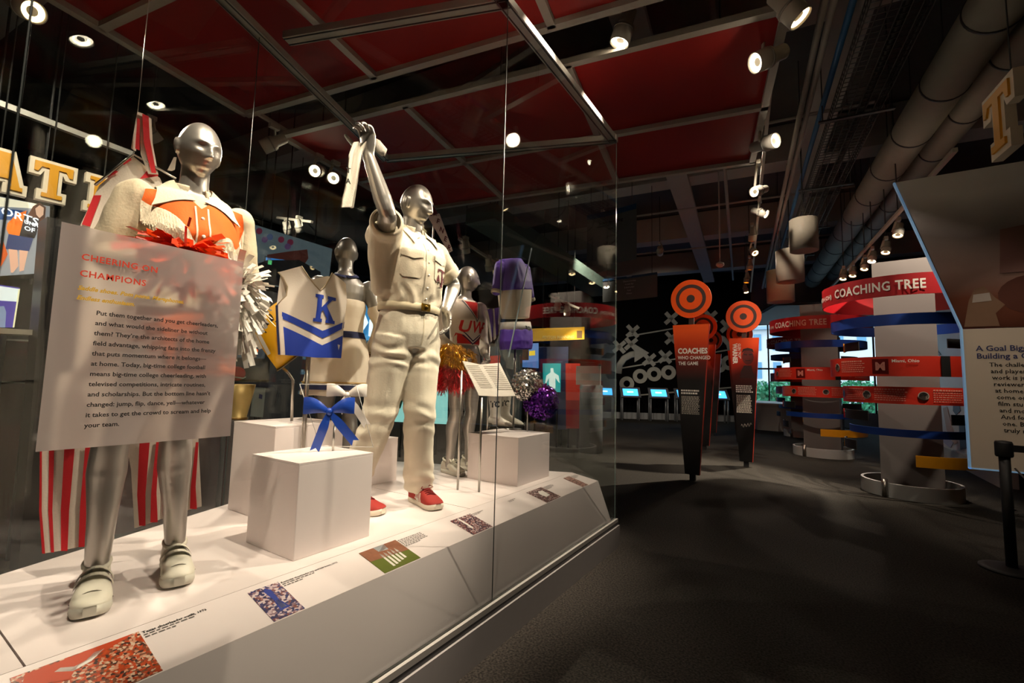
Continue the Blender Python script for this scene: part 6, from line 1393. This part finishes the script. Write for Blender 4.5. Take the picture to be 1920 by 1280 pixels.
specs = [(1478, 14, (.55, .1, -.8), m_lens_dim, 0, None), (1441, 108, (-.75, -.55, -.45), m_lens, 420, (-1.9, .9, 1.3)), (1434, 270, (.8, -.5, -.15), m_lens, 30, (1.6, 5.4, 1.2)), (1424, 357, (-.5, -.75, -.35), m_lens, 240, (-1.9, 2.6, 1.1)), (1425, 398, (.75, -.2, -.45), m_lens, 110, (1.2, 7.0, 1.6)), (1411, 440, (-.1, .2, -1), m_lens_or, 40, (-1.3, 5.9, 0)), (1412, 470, (.35, -.5, -.6), m_lens_dim, 60, (-.8, 7.4, 1.7)), (1406, 497, (-.1, .1, -1), m_lens_or, 60, (-1.2, 9.4, 0)), (1400, 522, (-.1, 0, -1), m_lens_or, 50, (-.6, 10.6, 1)), (1398, 542, (.2, -.3, -1), m_lens_dim, 40, (-.9, 12, 0))]
names = ['with its lens turned to the hall', 'pointing at the blouse mannequin', 'with a bright lens turned to the goal panel', 'pointing at the boots end of the case', 'turned to the banded columns', 'with an orange filter above the Coaches sign', 'angled over the Warner sign', 'with an orange filter past the Warner sign', 'with orange filter far along', 'with a dim lens at the far end of the track']
for i, (px, py, aim, ln, wt, tg) in enumerate(specs):
    q0, q1 = along(1441, 200, 4.13, 2.2, 15); pz_ = az_(px, py, 3.76 if i < 4 else 3.96); lamp(pz_, aim, 'white lamp beside the canopy ' + names[i], .27 if i < 3 else .24, .075 if i < 3 else .065, ln, wt, 46 if i < 5 else 60, target=tg, rod=i > 6, up=.34 if i < 4 else .16)
a, c = along(1640, 448, 3.62, 5.8, 13); MB().bar(a, c, .04, .04).build('lamp_track', m_track, label='grey lamp track above the banded columns', cat='track')
for i, (px, py, ln, wt, tg, nm) in enumerate(((1685, 432, m_lens_dim, 0, None, 'dark lamp closest to the football board'), (1662, 465, m_lens_dim, 60, (.9, 7.1, 1.2), 'lamp aimed at the wide red title band'), (1636, 482, m_lens, 90, (1.0, 7.2, .9), 'brightest lamp above the wide red title band'), (1622, 497, m_lens_dim, 50, (.5, 9, 0), 'lamp between the two banded columns'), (1600, 510, m_lens_dim, 60, (.1, 10.2, 1), 'lamp before the column beside the window'), (1582, 516, m_lens_dim, 0, None, 'lamp at the far end of the short track'))):
    p = az_(px, py, 3.46); lamp(p, (-.2, -.35, -.9), 'white track lamp above the banded columns, ' + nm, .2, .06, ln, wt, 60, target=tg, up=.13, rod=True)
# lamps behind the case, on the rail along the canopy's inner edge
a, c = cpt(A1 - .05, -.3) + Vector((0, 0, .05)), cpt(A1 - .05, -5.2) + Vector((0, 0, .05)); MB().bar(a, c, .035, .035).build('lamp_track', m_track, label='white lamp track along the inner edge of the red canopy', cat='track')
for i, (px, py, aim, ln, wt, tg, nm) in enumerate(((45, 12, (.8, .3, -.5), m_lens_dim, 150, (-1.9, .8, 1.2), 'in the corner above the block letters'), (512, 268, (-.5, -.5, -.45), m_lens_dim, 200, (-4.55, .9, 2.2), 'turned away from the case'), (597, 320, (.5, -.75, -.45), m_lens, 230, (-2.0, 1.5, 1.0), 'shining on the raised towel'), (628, 332, (.6, -.6, -.5), m_lens, 150, (-2.0, 2.2, 1.2), 'shining brightest beside the raised towel'))):
    p = az_(px, py, 3.72); lamp(p, aim, 'white track lamp behind the glass ' + nm, .26, .072, ln, wt, 60, target=tg)
# three more over the case front, seen as glints; last put in as fill
for i, (x, y, tg, nm) in enumerate(((-.95, .35, (-2.05, .75, .8), 'opposite the text panel'), (-1.0, 1.35, (-2.15, 1.35, .9), 'opposite the ribbon bow pedestal'), (-1.05, 2.3, (-2.15, 2.3, .9), 'opposite the booklet'), (-1.1, 3.15, (-2.0, 3.0, 1.1), 'put in to brighten the boots end'))):
    lamp((x, y, 4.0), Vector(tg) - Vector((x, y, 4.0)), 'white track lamp over the aisle ' + nm, .27, .075, m_lens, 270, 46, target=tg, up=.13, rod=True)
# ================================================================ gallery behind the case
def flat(name, S_, polys, par=None, label=None, cat=None, th=.02, off=0.0, hold=None):
    """polys: list of (part, pixel outline, material); first is the board"""
    r = empty(name, apl(*polys[0][1][0], S_.o, S_.n), label, cat) if par is None else par
    for i, (nm, P, m) in enumerate(polys):
        b = MB(); t0 = th if i == 0 else .003; e = off + (0 if i == 0 else th * 1.0 + .0015 * i); b.prism(S_.poly(P), S_.o + S_.n * (e if i else 0), S_.u, S_.v, t0) ; b.build(nm, m, r)
    if hold:
        P = S_.poly(polys[0][1]); xs_ = [p[0] for p in P]; x0, x1 = min(xs_), max(xs_)
        for f_ in (.2, .8):
            q = S_.o + S_.u * (x0 + (x1 - x0) * f_) - S_.n * .02; zs_ = [(S_.o + S_.v * p[1]).z for p in P]
            if hold == 'floor': MB().cyl((q.x, q.y, 0), (q.x, q.y, max(zs_) - .05), .02, 8).build('support_post', m_base_dark, r)
            else: MB().cyl((q.x, q.y, min(zs_) + .05), (q.x, q.y, CZ), .008, 6).build('hanging_cable', m_base_dark, r)
    return r
def em(name, col, s=.6): return mat(name, col, .4, emit=s)
SX = Sheet(60, 430, x=-4.6, th=0)
m_hang = mat('dark_hanger', '#26262a', .6)
# screen with the student in the orange cardigan
flat('video_screen', SX, [('casing', [(-60, 345), (99, 383), (92, 520), (-60, 530)], m_blackg), ('picture', [(-60, 358), (92, 388), (86, 512), (-60, 522)], em('screen_grey', '#8c8f95', .5)),
    ('sky', [(-60, 360), (70, 384), (64, 392), (-60, 385)], em('screen_cream', '#e8dcc0', .7)), ('sign_band', [(-60, 385), (50, 397), (46, 415), (-60, 410)], em('screen_blue', '#2c4a7a', .5)),
    ('hair', [(60, 388), (72, 381), (84, 390), (82, 415), (72, 424), (52, 420), (50, 405)], em('screen_brown', '#5a3526', .35)), ('face', [(64, 392), (72, 386), (80, 391), (79, 404), (72, 410), (66, 404)], em('screen_skin', '#e5b496', .6)),
    ('cardigan', [(12, 420), (30, 402), (48, 396), (42, 420), (36, 450), (20, 452), (10, 430)], em('screen_orange', '#e06a1a', .7)), ('top', [(44, 405), (72, 412), (66, 440), (62, 448), (34, 444)], em('screen_black', '#1c1a22', .2)), ('skirt', [(14, 440), (60, 448), (52, 472), (8, 468)], em('screen_denim', '#33406e', .4)), ('leg', [(14, 468), (30, 470), (32, 500), (22, 512), (18, 512)], em('screen_skin2', '#d9a68c', .5)), ('leg', [(34, 470), (50, 472), (42, 508), (34, 510)], em('screen_skin2', '#d9a68c', .5)), ('ball', [(-20, 470), (4, 455), (12, 478), (0, 500), (-20, 500)], em('screen_ball', '#c8541c', .5))], None, 'lit screen showing a student in an orange cardigan before the block letters', 'screen', hold='ceiling')
b = MB()
for s_, px, py, sz in (('ORTS', -4, 404, .075), ('UNIVERSI', 40, 421, .034), ('OF TEX', 40, 433, .042)): b.mesh(text_me(s_, sz, .001), frame(apl(px, py, SX.o, SX.n) + Vector((.07, 0, 0)), (0, 1, -.16), (0, 0, 1)))
b.build('screen_lettering', mat('white_screen_text', '#e8eaf0', .4, emit=.8), label='white lettering shown on the student screen', cat='lettering')
flat('poster', SX, [('board', [(-60, 525), (36, 540), (25, 614), (-60, 612)], em('purple_poster', '#473a8e', .5)), ('sky', [(-60, 528), (34, 542), (33, 566), (-60, 560)], em('white_poster', '#cfd6d6', .6)), ('arch', [(-10, 575), (6, 574), (10, 585), (8, 614), (-10, 614)], em('pale_arch', '#7f8fae', .4)), ('trim', [(33, 542), (36, 542), (25, 614), (22, 614)], em('cream_trim', '#d8d2a8', .6))], None, 'lit purple poster with a pale arch above the ledge', 'poster', hold='floor')
flat('poster', SX, [('board', [(70, 548), (105, 554), (98, 620), (66, 616)], em('white_poster2', '#d9d6d2', .6)), ('red_corner', [(68, 598), (82, 600), (80, 619), (66, 616)], em('red_poster', '#d8391c', .7)), ('black_bar', [(74, 568), (100, 585), (99, 590), (73, 573)], em('black_poster', '#2a2326', .2)), ('red_bar', [(74, 575), (86, 580), (85, 584), (74, 580)], em('red_poster', '#d8391c', .7))], None, 'lit white poster with a red corner beside the purple poster', 'poster', hold='floor')
MB().bar(ax_(-60, 619, -4.45), ax_(240, 633, -4.45), .25, .035).build('wall_ledge', mat('cream_ledge', '#c9bfae', .5), label='pale narrow ledge running below the lit posters', cat='shelf')
MB().box((-4.75, .6, .75), (.12, 3.6, 1.5)).build('base_panel', mat('dark_red_lacquer', '#3d0d0b', .12, var=.2, scale=3), label='dark red glossy panel below the pale ledge', cat='panel')
for py in (638, 717): MB().bar(ax_(-60, py - 4, -4.66), ax_(240, py + 8, -4.66), .03, .012).build('trim_line', m_rail, label='thin bright trim line on the dark red panel', cat='trim', group='panel trim lines')
MB().bar(ax_(122, 420, -4.3), Vector((ax_(118, 640, -4.3).x, ax_(118, 640, -4.3).y, 0)), .22, .22).build('dark_pillar', mat('dark_pillar_paint', '#17171a', .5), label='dark square pillar beside the lit student screen', cat='pillar')
# block letters over the screen
for ch, px, py, lab in (('A', -50, 345, 'gold and cream block letter A over the lit screen'), ('T', 52, 367, 'gold and cream block letter T over the lit screen'), ('E', 157, 392, 'gold and cream block letter half hidden by the striped overalls')):
    q = ax_(px, py, -4.5); r = slab(ch, q, (0, 1, .02), (0, 0, 1), .255, lab, 'block letters over the screen'); MB().cyl((q.x - .02, q.y + .1, q.z + .2), (q.x - .02, q.y + .1, CZ), .005, 6).build('hanging_rod', m_base_dark, r)
MB().bar(ax_(-60, 172, -4.55), ax_(250, 290, -4.55), .04, .04).build('letter_rail', m_rail, label='slim rail above the block letters over the screen', cat='rail')
# hall beyond
quadb = lambda lo, hi, nm, m, lab, cat: MB().box([(lo[i] + hi[i]) / 2 for i in range(3)], [hi[i] - lo[i] for i in range(3)]).build(nm, m, label=lab, cat=cat)
SB2 = Sheet(540, 465, x=-5.6, th=math.radians(-15))
flat('mural_board', SB2, [('board', [(455, 415), (622, 467), (612, 560), (450, 520)], em('pale_blue_mural', '#7f95a0', .12)), ('roofs', [(500, 478), (540, 472), (575, 468), (577, 485), (560, 510), (500, 500)], em('brick_mural', '#6e3b35', .1)), ('dark_trees', [(470, 500), (500, 488), (560, 488), (600, 510), (600, 545), (470, 530)], em('dark_mural', '#2c3136', .05))] + [('blossom', [(x + 6 * math.cos(t), y + 6 * math.sin(t)) for t in np.linspace(0, 2 * math.pi, 11)[:-1]], em(n, c_, .12)) for x, y, n, c_ in ((485, 434, 'crimson_mural', '#9a3d5c'), (505, 445, 'blue_mural', '#4f6ca8'), (526, 450, 'crimson_mural', '#9a3d5c'), (543, 455, 'crimson_mural', '#9a3d5c'), (495, 450, 'violet_mural', '#7d5c94'), (538, 463, 'violet_mural', '#7d5c94'))], None, 'pale blue mural board with blossoms and red roofs behind the K vest', 'mural', hold='ceiling')
flat('video_screen', SB2, [('casing', [(495, 480), (545, 487), (543, 506), (493, 500)], m_blackg), ('picture', [(498, 483), (542, 489), (541, 503), (497, 498)], em('blue_screen2', '#2a6fb0', .9)), ('green_spot', [(502, 488), (509, 489), (508, 497), (501, 496)], em('green_spot', '#4fb06a', .8))], None, 'small blue screen above the shoulder of the K vest', 'screen', hold='ceiling')
SB3 = Sheet(470, 670, x=-4.4, th=math.radians(-15))
flat('game_cabinet', SB3, [('casing', [(415, 625), (508, 632), (502, 728), (410, 726)], mat('charcoal_cabinet', '#202327', .4)), ('screen', [(435, 630), (498, 636), (495, 672), (432, 670)], em('grey_screen', '#4b545c', .25)), ('deck_light', [(430, 676), (496, 680), (495, 690), (429, 688)], em('dark_deck', '#2c3036', .1))], None, 'charcoal game cabinet with a grey screen behind the brass megaphone', 'game cabinet', hold='floor')
p = apl(438, 700, SB3.o, SB3.n) + SB3.n * .12; hm = empty('football_helmet', p, 'small red football helmet behind the frosted text panel', 'helmet'); MB().ell(p, (.07, .075, .065)).build('shell', mat('red_helmet', '#d2232a', .25), hm); b = MB(); b.tube([p + Vector((.06, -.05, -.03)), p + Vector((.12, 0, -.04)), p + Vector((.06, .05, -.03))], .006, 6); b.build('face_guard', m_printw, hm)
p2 = apl(476, 658, SB3.o, SB3.n) + SB3.n * .06; MB().ell(p2, (.022, .022, .022)).build('push_button', em('orange_button', '#f0661a', .6), label='orange ball button on the charcoal cabinet', cat='button')
flat('panel_board', SB3, [('board', [(474, 725), (497, 727), (492, 782), (468, 780)], mat('pale_blue_panel', '#b9cdd2', .5)), ('logo', [(485, 738), (491, 740), (490, 748), (484, 746)], mat('navy_logo', '#2a3a86', .5))], None, 'pale blue panel with small navy logo beside the brass megaphone', 'panel', hold='floor')
SB4 = Sheet(690, 600, x=-6.0, th=math.radians(-25))
flat('backlit_panel', SB4, [('board', [(655, 555), (712, 563), (706, 640), (650, 632)], em('bright_blue_panel', '#2f7fb8', .6)), ('white_patch', [(668, 590), (682, 585), (690, 605), (680, 620), (668, 612)], em('white_glow', '#dfeef6', .9)), ('white_streak', [(692, 600), (706, 575), (707, 590), (696, 632), (690, 630)], em('white_glow', '#dfeef6', .9))], None, 'bright blue backlit panel between the two nearer mannequins', 'panel', hold='floor')
flat('backlit_panel', SB4, [('board', [(735, 690), (840, 696), (838, 795), (735, 790)], em('teal_panel', '#8fd0cc', .5)), ('tree_shape', [(738, 720), (752, 712), (758, 740), (750, 765), (738, 768)], mat('dark_green_print', '#1f5a46', .6))], None, 'pale teal backlit panel seen between the ivory trouser legs', 'panel', hold='floor')
# exhibits seen through the far end of the case
SE = Sheet(1040, 700, y=8.6, th=math.radians(-80))
flat('name_band', SE, [('band', [(998, 616), (1096, 613), (1096, 636), (998, 640)], mat('yellow_band', '#f0b90f', .5)), ('end_mark', [(1082, 620), (1092, 620), (1092, 634), (1082, 634)], mat('brown_mark', '#6b4a10', .5))], None, 'yellow name band hanging beyond the purple pom pom', 'sign', hold='ceiling')
b = MB(); me = text_me('PEYTON MANNING', .088, .002, xs=.9); b.mesh(me, frame(apl(1018, 635, SE.o, SE.n) + SE.n * .03, SE.u, SE.v)); b.build('name_lettering', mat('pale_yellow_print', '#f7e08a', .6), label='pale lettering on the yellow name band', cat='lettering')
flat('exhibit_panel', SE, [('board', [(1005, 650), (1066, 650), (1064, 805), (1004, 805)], mat('navy_exhibit_panel', '#1d2747', .5))], None, 'tall navy exhibit panel behind the teal poster', 'panel', hold='floor')
flat('exhibit_panel', Sheet(1040, 700, y=8.4, th=math.radians(-80)), [('board', [(1061, 681), (1088, 681), (1089, 803), (1062, 803)], mat('red_exhibit_panel', '#c8321f', .5)), ('lower_band', [(1062, 750), (1089, 750), (1089, 803), (1062, 803)], mat('dark_red_band', '#8d1512', .5))], None, 'tall red exhibit panel right of the navy one', 'panel', hold='floor')
flat('poster', Sheet(1035, 705, y=8.3, th=math.radians(-80)), [('board', [(1018, 681), (1052, 681), (1051, 735), (1019, 733)], em('teal_poster', '#1fa3a4', .35)), ('figure', [(1033, 690), (1038, 690), (1039, 698), (1048, 704), (1050, 718), (1046, 714), (1042, 708), (1042, 728), (1030, 728), (1030, 708), (1026, 716), (1023, 720), (1025, 704), (1033, 698)], em('pale_figure', '#cfe3dc', .45))], None, 'teal poster with a pale human figure', 'poster', hold='floor')
flat('poster', Sheet(995, 670, y=8.3, th=math.radians(-80)), [('board', [(978, 645), (1010, 643), (1010, 690), (978, 688)], em('blue_poster', '#5f86c8', .4)), ('brown_patch', [(978, 652), (992, 650), (992, 675), (978, 675)], mat('wood_print', '#5d3a22', .6)), ('yellow_text', [(993, 658), (1004, 657), (1004, 666), (993, 667)], em('yellow_letters', '#e8c22c', .5))], None, 'blue poster with yellow letters behind the silver pom pom', 'poster', hold='floor')
flat('exhibit_panel', Sheet(900, 720, y=7.4, th=math.radians(-70)), [('board', [(905, 650), (980, 648), (978, 790), (905, 790)], mat('dark_teal_panel', '#1b2d36', .5)), ('orange_top', [(908, 668), (938, 666), (938, 730), (908, 732)], mat('red_orange_panel', '#b8321f', .5))], None, 'dark teal exhibit panel behind the boots and booklet', 'panel', hold='floor')
c = ay_(1108, 800, 8.2); rt = empty('round_plinth', (c.x, 8.2, 0), 'grey round plinth with a white top sheet beyond the case', 'plinth'); MB().lathe([(.22, 0), (.22, 1.25), (.2, 1.27)], (c.x, 8.2, 0), 28).build('drum', mat('grey_plinth_paint', '#6f7272', .6), rt); MB().box((c.x, 8.05, 1.45), (.5, .02, .36)).build('white_sheet', m_printw, rt)
# lamps hanging over that gallery
for i, (px, py, y) in enumerate(((873, 463, 5.6), (916, 497, 6.2), (930, 503, 6.4), (1045, 572, 8.0), (1063, 582, 8.2), (538, 428, 4.4), (560, 424, 4.3))):
    p = ay_(px, py, y); lamp(p, (-.2, .5, -.85), 'white track lamp over the exhibits beyond the case' + (', above the mural board' if i > 4 else ', beyond the purple outfit' if i > 2 else ', beyond the red top mannequin'), .22, .065, m_lens_dim, 70 if i in (0, 3, 5) else 0, 80, 'gallery lamps', target=(p.x + (.6 if i == 3 else -.8), p.y + .9, .8), up=.13, rod=True)
a, c = ay_(1030, 556, 7.8), ay_(1085, 580, 8.5); MB().bar(a + Vector((0, 0, .02)), c + Vector((0, 0, .02)), .04, .04).build('lamp_track', m_track, label='short white lamp track above the yellow name band', cat='track')
a, c = ay_(520, 408, 4.4), ay_(585, 416, 4.3); MB().bar(a, c, .04, .04).build('lamp_track', m_track, label='white lamp track above the pale blue mural board', cat='track')
a, c = ay_(860, 447, 5.5) + Vector((0, 0, .0)), ay_(945, 503, 6.6); MB().bar(a, c, .04, .04).build('lamp_track', m_track, label='white lamp track over the exhibits beyond the red top mannequin', cat='track')
# sloping green-grey beam beyond
a, c = ay_(900, 400, 5.4), ay_(1130, 545, 10.5); MB().bar(a, c, .55, .25).build('sloping_beam', mat('green_grey_beam', '#5b6c66', .7), label='broad green grey beam beyond the far end of the case', cat='beam')
a, c = ay_(560, 280, 4.2), ay_(980, 520, 9.5)
MB().cyl(Vector((-8.2, 0.5, 4.55)), Vector((-8.2, 12, 4.55)), .42, 28).build('round_duct', mat('dark_duct', '#565a5c', .6), label='wide dark duct behind the block letters', cat='duct')
MB().box((-9.2, 5, 1.5), (.2, 12, 3.0)).build('wall_gallery', mat('charcoal_wall', '#2c2d31', .7), kind='structure')
# ================================================================ further house lamps of the hall (invented to supply its light)
def added(p, tg, watt, lab, size=75, col=(1, .84, .66)):
    lamp(p, Vector(tg) - Vector(p), 'white house lamp ' + lab, .26, .075, m_lens_dim, watt, size, 'house lamps', col, target=tg, rod=True)
added((.6, 3.4, 4.3), (-1.0, 7.2, 1.9), 200, 'aimed at the front of the pillar signs', 34)
added((1.6, 2.6, 4.3), (1.6, 5.5, 1.15), 70, 'aimed at the goal panel', 30)
added((-.7, 5.75, 4.5), (1.0, 7.3, 1.7), 60, 'aimed at the wide banded column', 52)
added((-.6, 6.0, 4.6), (.2, 10.4, 1.6), 160, 'aimed at the banded column beside the window', 40)
added((-3.2, 8.0, 4.4), (-5.5, 12.5, .0), 250, 'over the far hall carpet', 80)
added((-6.6, 2.0, 4.2), (-7.6, 6.0, 1.0), 400, 'over the gallery behind the case', 90)
added((-2.8, 10.5, 4.4), (-4.4, 16.9, 2.2), 130, 'washing the play diagram wall', 60)
added((-3.0, .25, 3.68), (-4.55, .9, 2.5), 105, 'aimed at the block letters and the lit screen', 60)
added((-.3, 1.3, 4.7), (1.05, 1.7, 2.8), 70, 'aimed at the hanging block letters', 60)
added((.0, 9.4, 4.3), (-1.9, 6.9, 0), 1100, 'behind the pillar signs throwing light on the carpet', 58)
added((1.9, 6.6, 4.5), (-.2, 8.6, 0), 500, 'over the carpet between the signs and columns', 50)
